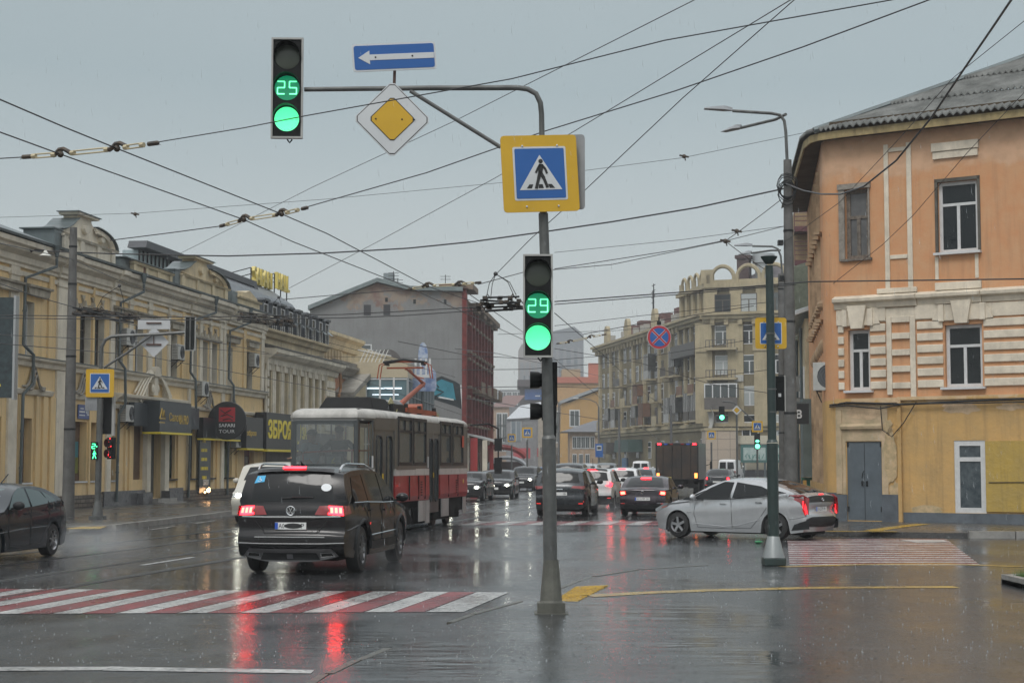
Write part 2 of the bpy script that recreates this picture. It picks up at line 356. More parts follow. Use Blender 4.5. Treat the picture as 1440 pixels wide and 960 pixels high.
def gp(px,py): v=G(px,py); return (v.x,v.y)
NEAR=[(-3.2,-20),(-2.7,6),gp(440,968),gp(465,952),gp(550,915),gp(600,892),gp(670,867),gp(735,848),gp(795,827),gp(837,813),gp(900,803),gp(998,797),gp(1070,796.5),(8.6,29.6),(14,29.9),(40,30.5),(40,-20)]
mb=MB(); mb.vprism(NEAR,-.1,.03); struct(mb,'near_pavement',PAVE)
# flush kerb stones along the near pavement
mb=MB()
kp=[(-2.7,6)]+NEAR[2:12]
for a,b in zip(kp,kp[1:]):
    a=Vector(a);b=Vector(b);L_=(b-a).length;n=max(1,int(L_/1.0));d=(b-a)/n;pn=Vector((-d.y,d.x)).normalized()*.07
    for i in range(n):
        if rnd.random()<.25: continue
        p=a+d*(i+.01)+Vector((rnd.uniform(-.02,.02),0));q=a+d*(i+.97)+Vector((rnd.uniform(-.03,.03),0)); h=.032+rnd.random()*.006
        mb.vprism([tuple(p-pn*.1),tuple(q-pn*.1),tuple(q+pn),tuple(p+pn)],-.05,h)
struct(mb,'kerb',mat('flush_kerb',(.09,.082,.065),.3,var=.6,scale=4,bump=.5))
# far right pavement round the corner building
FAR=[(40,42.2),(14.5,40.9),(10.6,41.1),(9.2,41.9),(7.8,43),(7.0,45),(6.9,48),(7.6,54),(9.8,70),(14,100),(40,100)]
mb=MB(); mb.vprism(FAR,-.1,.12); struct(mb,'corner_pavement',PAV2)
mb=MB(); ks=[(40,42.2),(14.5,40.9),(11.1,41.0)]
for a,b in zip(ks,ks[1:]):
    a=Vector(a);b=Vector(b);n=int((b-a).length/1.0);d=(b-a)/n;pn=Vector((-d.y,d.x)).normalized()*.16
    for i in range(n):
        p=a+d*(i+.01);q=a+d*(i+.985); mb.vprism([tuple(p+pn),tuple(q+pn),tuple(q-pn*.1),tuple(p-pn*.1)],-.05,.16+rnd.random()*.01)
struct(mb,'kerb',CONC)
# left pavement under the yellow facades
LP=[(-60,44.2),(-14,44.5),(-11.9,44.9),(-10.9,45.6),(-9.9,60),(-7.6,100),(-4.2,135),(-40,140),(-60,140)]
mb=MB(); mb.vprism(LP,-.1,.12); struct(mb,'left_pavement',PAV2)
mb=MB(); ks=[(-60,44.2),(-14,44.5),(-11.9,44.9),(-10.9,45.6),(-9.9,60),(-7.6,100)]
for a,b in zip(ks,ks[1:]):
    a=Vector(a);b=Vector(b);n=max(1,int((b-a).length/1.0));d=(b-a)/n;pn=Vector((-d.y,d.x)).normalized()*.16
    for i in range(n):
        p=a+d*(i+.01);q=a+d*(i+.985); mb.vprism([tuple(p+pn*.1),tuple(q+pn*.1),tuple(q-pn),tuple(p-pn)],-.05,.15+rnd.random()*.01)
struct(mb,'kerb',CONC)
# street beyond: pavements both sides
mb=MB(); mb.vprism([(-4.2,140),(-2.4,165),(3,300),(-40,300),(-40,140)],-.1,.12); mb.vprism([(18.5,203),(10.5,250),(6,300),(40,300),(60,185),(24,183.5)],-.1,.12); struct(mb,'far_pavement',PAV2)
# markings
def strip_rows(name,m,quads,z):
    mb=MB()
    for q in quads:
        n=6
        mb.add([(x,y,z) for x,y in q],[(0,1,2,3)])
    return struct(mb,name,m)
SH=.176
def nearq(x0,x1):
    yb=lambda x:20.55+.05*(x+1.1); yt=lambda x:23.68-.09*(x+.1)
    X=lambda x,y:x+SH*(y-20.45)
    def corner(x,f):
        y=20.5
        for _ in range(4): y=f(X(x,y))
        return (X(x,y),y)
    return [corner(x0,yb),corner(x1,yb),corner(x1,yt),corner(x0,yt)]
wq=[];rq=[];pp=.742
for k in range(-12,2):
    x=-1.83+pp*k; wq.append(nearq(x+.02,x+.36+(.12 if k==1 else 0)))
    if k<1: rq.append(nearq(x+.37,x+.735))
strip_rows('crosswalk_white_marking',WHT,wq,.005); strip_rows('crosswalk_red_marking',REDP,rq,.004)
wq=[];rq=[]
for k in range(14):
    y=30.0+k*.75; xl=lambda y:4.95+.16*(y-30); xr=lambda y:8.35+.2*(y-30)
    wq.append([(xl(y),y),(xr(y),y),(xr(y+.36),y+.36),(xl(y+.36),y+.36)]); y+=.37
    rq.append([(xl(y),y),(xr(y),y),(xr(y+.37),y+.37),(xl(y+.37),y+.37)])
strip_rows('side_crosswalk_white_marking',WHT,wq,.005); strip_rows('side_crosswalk_red_marking',mat('side_red_paint',(.2,.03,.035),.25,var=.4),rq,.004)
wq=[];rq=[]
for k in range(13):
    x=-1.6+k*.62*1.6
    for c,q,o in ((wq,1,0),(rq,1,.5)):
        a=x+o; c.append([(a,49.6),(a+.48,49.6),(a+.48+.6,52.8),(a+.6,52.8)])
strip_rows('far_crosswalk_white_marking',WHT,wq,.005); strip_rows('far_crosswalk_red_marking',REDP,rq,.004)
mb=MB()
pts=[gp(-200,939),gp(0,940),gp(150,939.5),gp(440,944)]
for a,b in zip(pts,pts[1:]): mb.add([(a[0],a[1]-.16,.005),(b[0],b[1]-.14,.005),(b[0],b[1]+.1,.005),(a[0],a[1]+.12,.005)],[(0,1,2,3)])
struct(mb,'stop_line',WHT)
mb=MB()
for a,b in (((-6.6,30),(-1.9,58)),((-9.9,46),(-9.1,60)),((2.2,60),(5.5,88))):
    a=Vector(a);b=Vector(b);d=(b-a).normalized();n=int((b-a).length/5); pn=Vector((-d.y,d.x))*.06
    for i in range(n):
        p=a+d*5*i; q=p+d*2.6; mb.add([(*(p-pn),.005),(*(p+pn),.005),(*(q+pn),.005),(*(q-pn),.005)],[(0,3,2,1)])
struct(mb,'lane_line',WHT)
# yellow guide strips on the pavements
def ribbon(name,pts,w,z,m):
    mb=MB(); pts=[Vector(p) for p in pts]
    L_=[];
    for i,p in enumerate(pts):
        d=(pts[min(i+1,len(pts)-1)]-pts[max(0,i-1)]).normalized(); n=Vector((-d.y,d.x))*w/2; L_.append((p-n,p+n))
    for (a,b),(c,d) in zip(L_,L_[1:]): mb.add([(*a,z),(*c,z),(*d,z),(*b,z)],[(0,1,2,3)])
    return struct(mb,name,m)
ribbon('yellow_guide_strip',[gp(826,841),gp(900,836.5),gp(1000,832.5),gp(1150,829),gp(1345,828)],.36,.034,YELD)
ribbon('yellow_guide_strip',[gp(1100,799),gp(1153,797.5),gp(1226,795.5),gp(1330,795),gp(1440,799)],.3,.034,YELD)
ribbon('yellow_guide_strip',[gp(1120,754.5),gp(1163,753.5),gp(1225,753.8),gp(1262,754)],.35,.124,YELP)
ribbon('yellow_guide_strip',[gp(1226,753),gp(1262,747),gp(1299,742.5)],.45,.128,YELP)
mb=MB(); a,b,c,d=[Vector((*gp(*q),.034)) for q in ((778,848),(812,849),(856,825),(812,827))]
mb.quad(a,b,c,d)
for i in range(1,14):
    t=i/14; p=a.lerp(d,t)+Vector((0,0,.002)); q=b.lerp(c,t)+Vector((0,0,.002)); mb.beam(p,q,.05,.012)
struct(mb,'yellow_tactile_paving',YELP)
sheet('orange_corner_marking',[gp(88,750),gp(140,750),gp(152,745.5),gp(120,746)],.125,YELP)
sheet('white_ramp_marking',[gp(1262,759),gp(1290,763),gp(1332,762),gp(1326,759)],.012,mat('dull_white_paint',(.5,.48,.46),.4,var=.4))
# grass corner with its kerb
gc=gp(1408,823); GR=[(gc[0],gc[1]),(gc[0]+3,gc[1]+1.2),(gc[0]+6,gc[1]-6),(gc[0]-.0,gc[1]-7)]
mb=MB(); mb.vprism(GR,0,.1); struct(mb,'soil',mat('soil',(.03,.025,.018),.8,var=.5,bump=.5))
mb=MB()
for a,b in ((GR[0],GR[1]),(GR[3],GR[0])):
    a=Vector(a);b=Vector(b);n=int((b-a).length/1);d=(b-a)/n;pn=Vector((-d.y,d.x)).normalized()*.13
    for i in range(n): p=a+d*(i+.01);q=a+d*(i+.985); mb.vprism([tuple(p),tuple(q),tuple(q-pn),tuple(p-pn)],0,.17)
struct(mb,'kerb',CONC)
mb=MB()
for i in range(9000):
    x=gc[0]+.14+rnd.random()*1.6; y=gc[1]-rnd.random()*2.8+ (x-gc[0])*.4-.15; h=.06+rnd.random()*.14; a=rnd.random()*6.28; w=.006
    dx,dy=math.cos(a)*w,math.sin(a)*w; lx,ly=(rnd.random()-.5)*.07,(rnd.random()-.5)*.07
    mb.k=rnd.randrange(2); mb.add([(x-dx,y-dy,.09),(x+dx,y+dy,.09),(x+lx,y+ly,.1+h)],[(0,1,2)])
o=mb.build('grass',[mat('grass_a',(.06,.13,.025),.5),mat('grass_b',(.09,.16,.04),.5)]); tag(o,'wet green grass on the raised kerbed corner at the right edge','grass',kind='stuff')
# tram rails
mb=MB()
for cx in (-4.72,-8.1):
    for s in (-.76,.76):
        pr=None
        for i in range(40):
            y=-6+i*3.6; x=cx+s+.17*(y-40)+ (0 if y<80 else -.0035*(y-80)**2*.5)
            if pr:
                for w,z in ((.035,.006),): mb.add([(pr[0]-w,pr[1],z),(pr[0]+w,pr[1],z),(x+w,y,z),(x-w,y,z)],[(0,1,2,3)])
            pr=(x,y)
struct(mb,'tram_rail',STEEL)
mb=MB()
for cx in (-4.72,-8.1):
    for s in (-.76,.76):
        pr=None
        for i in range(40):
            y=-6+i*3.6; x=cx+s+.17*(y-40)+ (0 if y<80 else -.0035*(y-80)**2*.5)
            if pr: mb.add([(pr[0]-.12,pr[1],.0035),(pr[0]+.12,pr[1],.0035),(x+.12,y,.0035),(x-.12,y,.0035)],[(0,1,2,3)])
            pr=(x,y)
struct(mb,'rail_groove',mat('rail_joint',(.02,.02,.02),.35,var=.4))
# ---------------- facades ----------------
OCH=mat('ochre_plaster',(.74,.54,.27),.75,var=.5,scale=.5,streak=.4,bump=.3,col2=(.6,.46,.27))
WPL=mat('white_plaster',(.74,.68,.56),.75,var=.3,scale=.9,streak=.28,bump=.3)
CRM=mat('cream_plaster',(.68,.57,.38),.75,var=.35,scale=.6,streak=.5,bump=.3)
ZINC=mat('zinc_sheet',(.13,.16,.165),.4,.3,var=.4,scale=1,streak=.3)
PIPE=mat('downpipe_paint',(.09,.115,.12),.4,var=.4)
STONE=brickmat('plinth_stone',(.17,.145,.12),(.11,.095,.08),(.05,.045,.04),h=.16,w=.42,ms=.02)
GLZ=mat('window_glass',(.012,.016,.018),.06,spec=.35); GLZ2=mat('pale_window_glass',(.08,.095,.095),.1,spec=.5)
PVC=mat('pvc_frame',(.62,.63,.63),.35,var=.15,scale=5); WOOD=mat('dark_wood_frame',(.1,.08,.06),.6,var=.5,scale=4)
BOARD=mat('window_board',(.19,.12,.075),.75,var=.6,scale=3,streak=.4)
SIGND=mat('sign_dark',(.045,.055,.062),.4,var=.3); SIGNB=mat('sign_black',(.02,.022,.024),.35,var=.2); GOLD=mat('sign_gold',(.5,.34,.06),.4); YEL=mat('sign_yellow',(.75,.6,.04),.4); GRN=mat('sign_green',(.03,.35,.1),.5)
def window(root,u0,u1,z0,z1,y=.3,frame=PVC,glass=GLZ,fw=.07,mull=(.5,),bar=.7,sill=None,label=None):
    mb=MB(); Y=y; d=.06
    mb.box(u0,u0+fw,Y-d,Y,z0,z1); mb.box(u1-fw,u1,Y-d,Y,z0,z1); mb.box(u0+fw,u1-fw,Y-d,Y,z0,z0+fw); mb.box(u0+fw,u1-fw,Y-d,Y,z1-fw,z1)
    zb=z0+(z1-z0)*bar if bar else z1-fw
    if bar: mb.box(u0+fw,u1-fw,Y-d+.004,Y-.004,zb-fw*.4,zb+fw*.4); zt=zb-fw*.4
    else: zt=zb
    for t in mull: x=u0+(u1-u0)*t; mb.box(x-fw*.45,x+fw*.45,Y-d+.008,Y-.008,z0+fw,zt)
    w=mb.build('window',frame,root)
    if label: w['label']=label
    MB().box(u0+.01,u1-.01,Y-.02,Y-.012,z0+.01,z1-.01).build('pane',glass,w)
    if sill: MB().box(u0-.1,u1+.1,sill[0],Y,z0-.07,z0-.003).build('sill',sill[1],w)
    return w
def downpipe(root,pts,r=.058,hopper=True,m=PIPE):
    mb=MB(); mb.tube(pts,r,8)
    if hopper: p=Vector(pts[0]); mb.cyl(p+Vector((0,0,.02)),p+Vector((0,0,.45)),r,r*2.6,8)
    for p,q in zip(pts,pts[1:]):
        p=Vector(p);q=Vector(q); n=int((q-p).length/1.6)
        for i in range(1,n+1):
            c=p.lerp(q,i/(n+1)); mb.cyl(c-Vector((0,0,.03)),c+Vector((0,0,.03)),r*1.35,None,8)
    return mb.build('downpipe',m,root,smooth=True)
def facade_thing(name,label,fr,cat='building'):
    return thing(name,label,cat,(fr.base[0],fr.base[1],0),fr.a)
def ac_unit(fr,u,z,label,w=.85,h=.6,y=-.02,group='air conditioner boxes on the left facades'):
    p=fr.w(u,y,z); r=thing('air_conditioner',label,'air conditioner',tuple(p),fr.a,group)
    MB().box(-w/2,w/2,-.36,-.06,0,h).build('casing',mat('ac_white',(.5,.5,.47),.45,var=.25,scale=2,streak=.4),r,bevel=.015)
    mb=MB(); c=(w*.12,-.368,h*.5)
    for rr in (h*.4,h*.3,h*.2,h*.1): mb.tube([(c[0]+rr*math.cos(a),c[1],c[2]+rr*math.sin(a)) for a in [2*math.pi*i/14 for i in range(15)]],.009,4)
    g=mb.build('fan_grille',mat('ac_dark',(.05,.055,.06),.5),r)
    mb=MB(); mb.lathe([(0,-.362),(h*.42,-.362),(h*.42,-.358)],16,(c[0],0,c[2]),'y'); mb.build('fan',mat('ac_shadow',(.09,.095,.1),.5),r)
    mb=MB()
    for i in range(9): mb.box(-w/2-.004,-w/2,-.33,-.1,.06+i*h*.1,.08+i*h*.1)
    mb.build('vent_slats',mat('ac_dark',(0,0,0)),r)
    mb=MB()
    for x in (-w*.35,w*.35): mb.beam((x,-.4,-.02),(x,.0,-.02),.03); mb.beam((x,-.34,-.03),(x,0,-.34),.025)
    mb.build('bracket',TRIM,r); return r
L=Fr(-16.7,61,.137,1); U=L.u; Z=L.z
NZ=9.48; ZB=5.45  # cornice top, belt course
CORN=[(0,8.62),(-.1,8.62),(-.1,8.72),(-.18,8.78),(-.2,8.98),(-.42,9.12),(-.46,9.24),(-.58,9.3),(-.6,9.46),(.0,9.52)]
def left_building():
    r=facade_thing('ornate_building','long yellow two-storey building with white pilasters, scrolled gables and shop fronts along the left pavement',L)
    u0,u1=-9.0,U(372)
    zw0,zw1=5.6,7.5
    cols=[(11,22),(35,47),(92,104),(112,127),(132,146),(162,173),(190,201),(218,228),(240,249),(270,277),(284,292),(297,305.5),(320,327),(347,355)]
    uh=[(U(a),U(b),zw0,zw1) for a,b in cols]
    gz1=3.4; gz0=1.15
    low=[(0,4),(32,47),(88,97),(107,124),(130,140),(159,167),(190,203),(237,248),(268,276),(285,302),(316,328)]
    gh=[(U(a),U(b),gz0,gz1) for a,b in low]
    door=[(U(209),U(228),.35,3.5),(U(345),U(359),.3,3.2)]
    mb=MB(); mb.wall(u0,u1,ZB,NZ,uh,0,.32,rk=1); mb.wall(u0,u1,.0,ZB,gh+door,0,.34,rk=0); mb.k=0
    mb.box(u0,u1,.36,11,0,9.3); mb.quad((u1,0,0),(u1,.36,0),(u1,.36,9.4),(u1,0,9.4))
    mb.build('wall',[OCH,WPL],r)
    # plinth
    ud=[(u0,U(145)),(U(258),door[1][0]-.2),(door[1][1]+.15,u1)]
    mb=MB(); 
    for a,b in ud: mb.box(a,b,-.09,0,0,.62)
    mb.build('plinth',STONE,r)
    mb=MB(); mb.box(U(146),door[0][0]-.35,-.12,0,0,.72); mb.box(door[0][1]+.3,U(257),-.12,0,0,.75); mb.box(U(192),U(205),-.4,-.122,0,.6); mb.box(U(226),U(231),-.5,-.122,0,.65)
    mb.build('tiled_plinth',mat('polished_granite',(.12,.12,.125),.2,var=.5,scale=6),r)
    mb=MB(); mb.box(door[0][0]-.3,door[0][1]+.9,-.9,-.13,.0,.18); mb.box(door[0][0]-.2,door[0][1]+.5,-.6,-.13,.18,.34); mb.build('step',CONC,r)
    # cornice and gutter, broken over the bays
    brk=[u0,U(76),U(92),U(151),U(160),U(262),U(312),U(317),U(366),u1]
    mb=MB()
    for i in range(len(brk)-1):
        o=-.09 if i%2 else 0
        if i==2:o=0
        mb.mould(brk[i],brk[i+1],[(y+o if y<0 else y,z) for y,z in CORN])
    mb.mould(u0,u1,[(0,8.35),(-.05,8.35),(-.07,8.5),(0,8.52)])
    mb.build('cornice',WPL,r)
    MB().mould(u0,u1,[(.3,9.525),(-.66,9.5),(-.68,9.58),(.3,9.72)]).build('gutter',ZINC,r)
    # belt courses
    mb=MB(); mb.mould(u0,u1,[(0,ZB-.25),(-.1,ZB-.22),(-.13,ZB-.08),(-.26,ZB),(-.28,ZB+.08),(0,ZB+.13)]); 
    mb.mould(U(160),U(258),[(0,4.3),(-.14,4.3),(-.18,4.4),(-.34,4.5),(-.36,4.6),(0,4.66)]); mb.mould(U(160),U(258),[(0,4.02),(-.08,4.02),(-.12,4.14),(0,4.2)])
    mb.mould(U(262),u1,[(0,4.25),(-.1,4.28),(-.14,4.4),(0,4.44)]); mb.mould(u0,U(72),[(0,4.2),(-.1,4.24),(-.16,4.4),(0,4.44)]); mb.mould(U(92),U(150),[(0,4.2),(-.1,4.24),(-.16,4.4),(0,4.44)])
    mb.build('belt_course',WPL,r)
    MB().mould(u0,u1,[(0,ZB+.14),(-.3,ZB+.085),(-.3,ZB+.11),(0,ZB+.17)]).build('belt_flashing',ZINC,r)
    # pilasters
    mb=MB()
    for a,b in ((10.5,23),(78,91.5),(153,159),(179,184.5),(206,212),(234.5,238),(267,269.5),(279,283),(293.5,296),(307.5,311.5),(313,316.5),(366,370)):
        mb.box(U(a),U(b),-.08,0,ZB+.13,8.62); mb.box(U(a)-.06,U(b)+.06,-.12,0,8.3,8.42)
    for a,b in ((10.5,23),(78,91.5),(150,156),(203,207),(229,234),(264,267),(311,315)): mb.box(U(a),U(b),-.08,0,.63,ZB-.25)
    mb.build('pilaster',WPL,r)
    mb=MB()
    for a,b in ((65,72),(103.8,106),(127.5,130),(254,258),(341,345)): mb.box(U(a),U(b),-.08,0,ZB+.14,8.6)
    for a,b in ((25,29),(50,53.5),(60,66),(70,77),(98,101),(103,105),(125,127),(141,143),(176,179),(182,185),(250,254),(305,308),(333,336)): mb.box(U(a),U(b),-.08,0,.63,4.2)
    mb.build('yellow_pilaster',OCH,r)
    # hoods over the upper windows
    mb=MB()
    for a,b in ((30,62),(-6,17),(160,177),(188,205),(216,231),(238,253),(318,331),(344,360)):
        x0,x1=U(a),U(b); c=(x0+x1)/2
        x0,x1=c-.95,c+.95
        mb.prism([(x0+.1,7.72),(x1-.1,7.72),(x1,7.98),(x0,7.98)],-.22,0); mb.mould(x0-.05,x1+.05,[(0,7.985),(-.3,7.985),(-.32,8.06),(0,8.14)])
    for a,b in ((92,148),(270,306)):
        x0,x1=U(a),U(b); n=9
        for i in range(n):
            x=x0+(x1-x0)*(i+.5)/n; w=(x1-x0)/n*.42; mb.prism([(x-w,7.66),(x+w,7.66),(x,8.0 if i%2 else 7.86)],-.16,0)
        mb.mould(x0-.1,x1+.1,[(0,7.56),(-.2,7.58),(-.22,7.66),(0,7.7)])
        for i in range(4): x=x0+(x1-x0)*(i+.5)/4; mb.prism([(x-.16,8.2),(x+.16,8.2),(x+.02,7.95)],-.08,0)
    mb.build('window_hood',mat('hood_grey',(.46,.42,.34),.7,var=.5,streak=.5),r)
    # scrolled ornaments above the ground floor
    mb=MB()
    def scroll(uc,z,w,h,bars=3):
        for k in range(bars):
            y=-.1-.05*k; f=1-.16*k; pts=[]
            for i in range(17):
                t=i/16; x=-w/2+w*t; zz=h*math.exp(-((t-.5)/.17)**2)
                pts.append((uc+x*f,y,z+zz*f-.05*k))
            mb.tube(pts,.045,5)
    for a in (45,115,293,325): scroll(U(a),4.5,1.9,.75)
    mb.build('scroll_ornament',mat('ornament_grey',(.33,.31,.27),.7,var=.4),r,smooth=True)
    mb=MB(); a,b=U(186),U(238); c=(a+b)/2; W_=(b-a)/2
    for sg in (-1,1):
        for k in range(4):
            pts=[(c+sg*(W_*(1-t)-.12*k*(1-t*.3)+.28*t),-.12-.04*k,4.72+1.02*math.sin(t*1.45)-.11*k*(1.1-t)) for t in [i/10 for i in range(11)]]
            mb.tube(pts,.05,5)
        mb.sphere((c+sg*.3,-.2,4.98),.15,8,(1,.5,1.3))
    mb.prism([(c-.24,4.7),(c+.24,4.7),(c+.2,5.5),(c-.2,5.5)],-.25,0); mb.prism([(c+.38*math.cos(t),5.5+.42*math.sin(t)) for t in [math.pi*i/10 for i in range(11)]],-.32,0)
    mb.build('broken_pediment',WPL,r,smooth=True)
    # windows
    for i,(a,b,c_,d) in enumerate(uh): window(r,a,b,c_,d,.31,PVC if i in(1,5,6,7,12) else WOOD,GLZ2 if i%3 else GLZ,.06,(.5,),.7,sill=(-.03,WPL))
    for i,(a,b,c_,d) in enumerate(gh):
        if i in (1,2,3,4,5): 
            w=MB().box(a,b,.28,.3,c_,d).build('window_board',BOARD,r); MB().box(a-.06,b+.06,-.05,.28,c_-.06,c_).build('sill',PVC,w)
            if i==3:
                m=MB(); m.box(a+.1,b-.15,.27,.278,c_+.9,c_+1.5); m.build('teal_poster',mat('teal_poster',(.02,.16,.2),.5),w); m=MB(); m.box(a+.1,b-.12,.27,.278,c_+.3,c_+.9); m.build('green_poster',mat('lime_poster',(.2,.22,.03),.5,var=.6,scale=6),w)
        elif i==6:
            m=MB()
            for k in range(30): z=c_+.04+k*(d-c_-.05)/30; m.box(a,b,.12,.15,z,z+.05)
            m.box(a,b,.16,.18,c_,d); m.build('shutter',mat('brown_shutter',(.17,.1,.055),.6,var=.4),r)
        else: window(r,a,b,c_,d,.2,TRIM,mat('poster_glass',(.02,.03,.032),.12,var=.9,scale=3,col2=(.03,.12,.06)),.05,(),None,sill=(-.12,TRIM))
    # doors
    a,b,c_,d=door[0]; m=MB(); m.box(a,a+.12,.0,.3,c_,d); m.box(a+.13,b,.3,.33,c_,d); m.build('door',mat('shop_door',(.06,.075,.08),.4),r)
    m=MB(); m.box(b+.02,b+.55,-.2,0,.35,3.6); m.box(a-.5,a-.06,-.2,0,.63,3.6); m.build('door_pilaster',WPL,r)
    a,b,c_,d=door[1]; m=MB(); m.box(a,b,.25,.3,c_,2.5); dd=m.build('door',mat('red_door',(.13,.02,.025),.4),r); m=MB(); m.box(a+.2,(a+b)/2-.08,.24,.249,c_+.3,2.2); m.box((a+b)/2+.08,b-.2,.24,.249,c_+.3,2.2); m.build('door_glass',GLZ2,dd); MB().box(a,b,.25,.3,2.52,d).build('transom',GLZ,r)
    # downpipes
    for hp,top_,mid,bot in ((50,(350),(26,378),20),(177,0,(162,425),0),(282,0,(263,443),262),(332,0,(317.5,452),317.5)):
        x0=U(hp); x1=U(mid[0]); xb=x1 if hp!=50 else x1+.1
        pts=[(x0,-.72,9.1),(x0,-.72,8.8),(x1,-.2,8.25),(x1,-.17,ZB+.5)]
        if hp==50: pts+=[(x1,-.2,5.9),(x1+.45,-.35,5.6),(x1+.45,-.35,4.6),(x1+.0,-.2,4.2),(x1,-.16,.4)]
        else: pts+=[(x1,-.2,5.9),(x1+.12,-.38,5.6),(x1+.12,-.42,4.2),(x1,-.2,3.8),(x1,-.16,.3)]
        downpipe(r,pts)
    # attic gables
    def gable(px,fy,w_depth,label=None):
        x0,x1=U(px[0]),U(px[1]); w=x1-x0; zb=NZ+.05
        q=lambda a,b:(x0+w*a,zb+b)
        body=[q(0,0),q(1,0),q(1,1.0),q(.985,1.15),q(.93,1.6),q(.84,2.0),q(.72,2.25),q(.6,2.3),q(.56,2.5),q(.55,2.75),q(.30,2.75),q(.29,2.45),q(.24,2.2),q(.17,1.85),q(.10,1.6),q(0,1.45)]
        m=MB(); m.prism([q(0,0),q(1,0),q(1,1.15),q(0,1.15)],-.02,.7); m.prism([p for p in body if p[1]>zb+1.1]+[],.06,.62)
        m.mould(x0-.08,x1+.12,[(.7,zb+1.1),(-.1,zb+1.12),(-.16,zb+1.24),(.7,zb+1.3)])
        m.prism([q(.25,2.72),q(.62,2.72),q(.63,2.86),q(.24,2.86)],-.12,.7)
        for k in range(3):
            f=1-.13*k; m.tube([(x0+w*(.58+.40*math.cos(t)*f-.0),-.02-.04*k,zb+1.2+1.0*f*math.sin(t)) for t in [math.pi/2*i/8 for i in range(9)]],.06,5)
        m.lathe([(.0,-.1),(.26,-.1),(.3,.1)],12,(x0+w*.42,0,zb+1.95),'y'); m.lathe([(.0,-.1),(.2,-.1),(.24,.1)],10,(x0+w*.72,0,zb+1.65),'y')
        for t in (.0,.3,.62,.9): m.box(x0+w*t,x0+w*t+.35,-.1,-.02,zb,zb+1.12)
        m.v=[(a,b,zb+(c-zb)*.62) for a,b,c in m.v]; g=m.build('attic_gable',WPL if fy else CRM,r,smooth=True)
        m=MB(); n=14
        arc=[(x0+w*a,b) for a,b in ((-.02,zb+1.5),(.08,zb+1.68),(.16,zb+1.93),(.22,zb+2.25),(.28,zb+2.5))]
        for (a,b),(c_,d) in zip(arc,arc[1:]): m.beam((a,.5,b+.02),(c_,.5,d+.02),.04,w_depth*1.5) if False else m.add([(a,-.1,b),(c_,-.1,d),(c_,w_depth,d),(a,w_depth,b),(a,-.1,b+.04),(c_,-.1,d+.04),(c_,w_depth,d+.04),(a,w_depth,b+.04)],[(0,1,2,3),(7,6,5,4),(0,4,5,1),(3,2,6,7)])
        arc=[(x0+w*(.6+.42*math.cos(t)),zb+1.18+1.12*math.sin(t)) for t in [math.pi/2*i/8 for i in range(9)]]
        for (a,b),(c_,d) in zip(arc,arc[1:]): m.add([(a,-.14,b),(c_,-.14,d),(c_,.7,d),(a,.7,b),(a,-.14,b+.05),(c_,-.14,d+.05),(c_,.7,d+.05),(a,.7,b+.05)],[(0,1,2,3),(7,6,5,4),(0,4,5,1),(3,2,6,7)])
        m.box(x0+w*.22,x0+w*.65,-.16,.74,zb+2.862,zb+2.92); m.box(x0-.7,x0-.003,.0,1.2,zb,zb+1.38); m.box(x0-.85,x0-.003,-.05,1.3,zb+1.382,zb+1.46)
        m.v=[(a,b,zb+(c-zb)*.62) for a,b,c in m.v]; m.build('gable_flashing',ZINC,g)
    gable((84,159),1,1.0); gable((252,319),0,1.0)
    x0,x1=U(184),U(239); m=MB(); m.box(x0,x1,-.02,.8,NZ+.05,NZ+.55); m.mould(x0-.1,x1+.1,[(.8,NZ+.56),(-.1,NZ+.56),(-.16,NZ+.65),(.8,NZ+.7)])
    for t in (0,.3,.6,.93): m.box(x0+(x1-x0)*t,x0+(x1-x0)*t+.3,-.08,-.021,NZ+.05,NZ+.55)
    g=m.build('parapet',CRM,r); m=MB(); m.box(x0-1.0,x0-.003,.1,1.3,NZ,NZ+.7); m.box(x0-1.1,x1+.1,-.12,1.4,NZ+.705,NZ+.74); m.box(x0-.8,x0+1.5,1.6,2.4,NZ,NZ+.9); m.build('parapet_flashing',ZINC,g); m=MB(); m.prism([(x0+1.2,NZ+.15),(x0+1.9,NZ+.1),(x0+1.8,NZ+.62),(x0+1.3,NZ+.66)],-.03,-.021); m.build('bare_brick',mat('bare_brick',(.2,.1,.07),.8,var=.5,scale=8),g)
    x0,x1=U(333),U(372); w=x1-x0; m=MB(); m.box(x0,x1-1,0,.7,NZ+.05,NZ+.6); m.prism([(x0,NZ+.5),(x1-1,NZ+.5),(x1-1.4,NZ+.85),(x0+w*.45,NZ+1.15),(x0+w*.3,NZ+1.0),(x0,NZ+.9)],.03,.66); m.mould(x0-.1,x1-.9,[(.7,NZ+.6),(-.1,NZ+.6),(-.14,NZ+.68),(.7,NZ+.72)]); g=m.build('attic_gable',CRM,r); MB().box(x0-.9,x0-.003,0,1.4,NZ,NZ+.85).build('gable_flashing',ZINC,g)
    # roofs
    m=MB(); xe=U(58); m.add([(u0,-.6,9.6),(xe,-.6,9.6),(xe-1,4,9.6),(u0,7,12.4),(xe-4.6,4.5,11.6),(u0,10,9.6)],[(0,1,4,3),(1,2,4),(4,2,5,3)])
    m.box(u0,u1,.3,10,9.3,9.7); m.build('roof',ZINC,r)
    # glass-walled attic storey, set back
    y=3.2; a0,a1=16.9,34.5; z0=NZ; zt0=11.85
    m=MB(); m.box(a0,a1,y,y+.8,z0,zt0); g=m.build('glass_attic',mat('attic_glass',(.36,.44,.46),.15,spec=.6,var=.35,scale=2),r)
    m=MB(); n=int((a1-a0)/.55)
    for i in range(n+1): x=a0+(a1-a0)*i/n; m.box(x-.05,x+.05,y-.07,y-.001,z0,zt0)
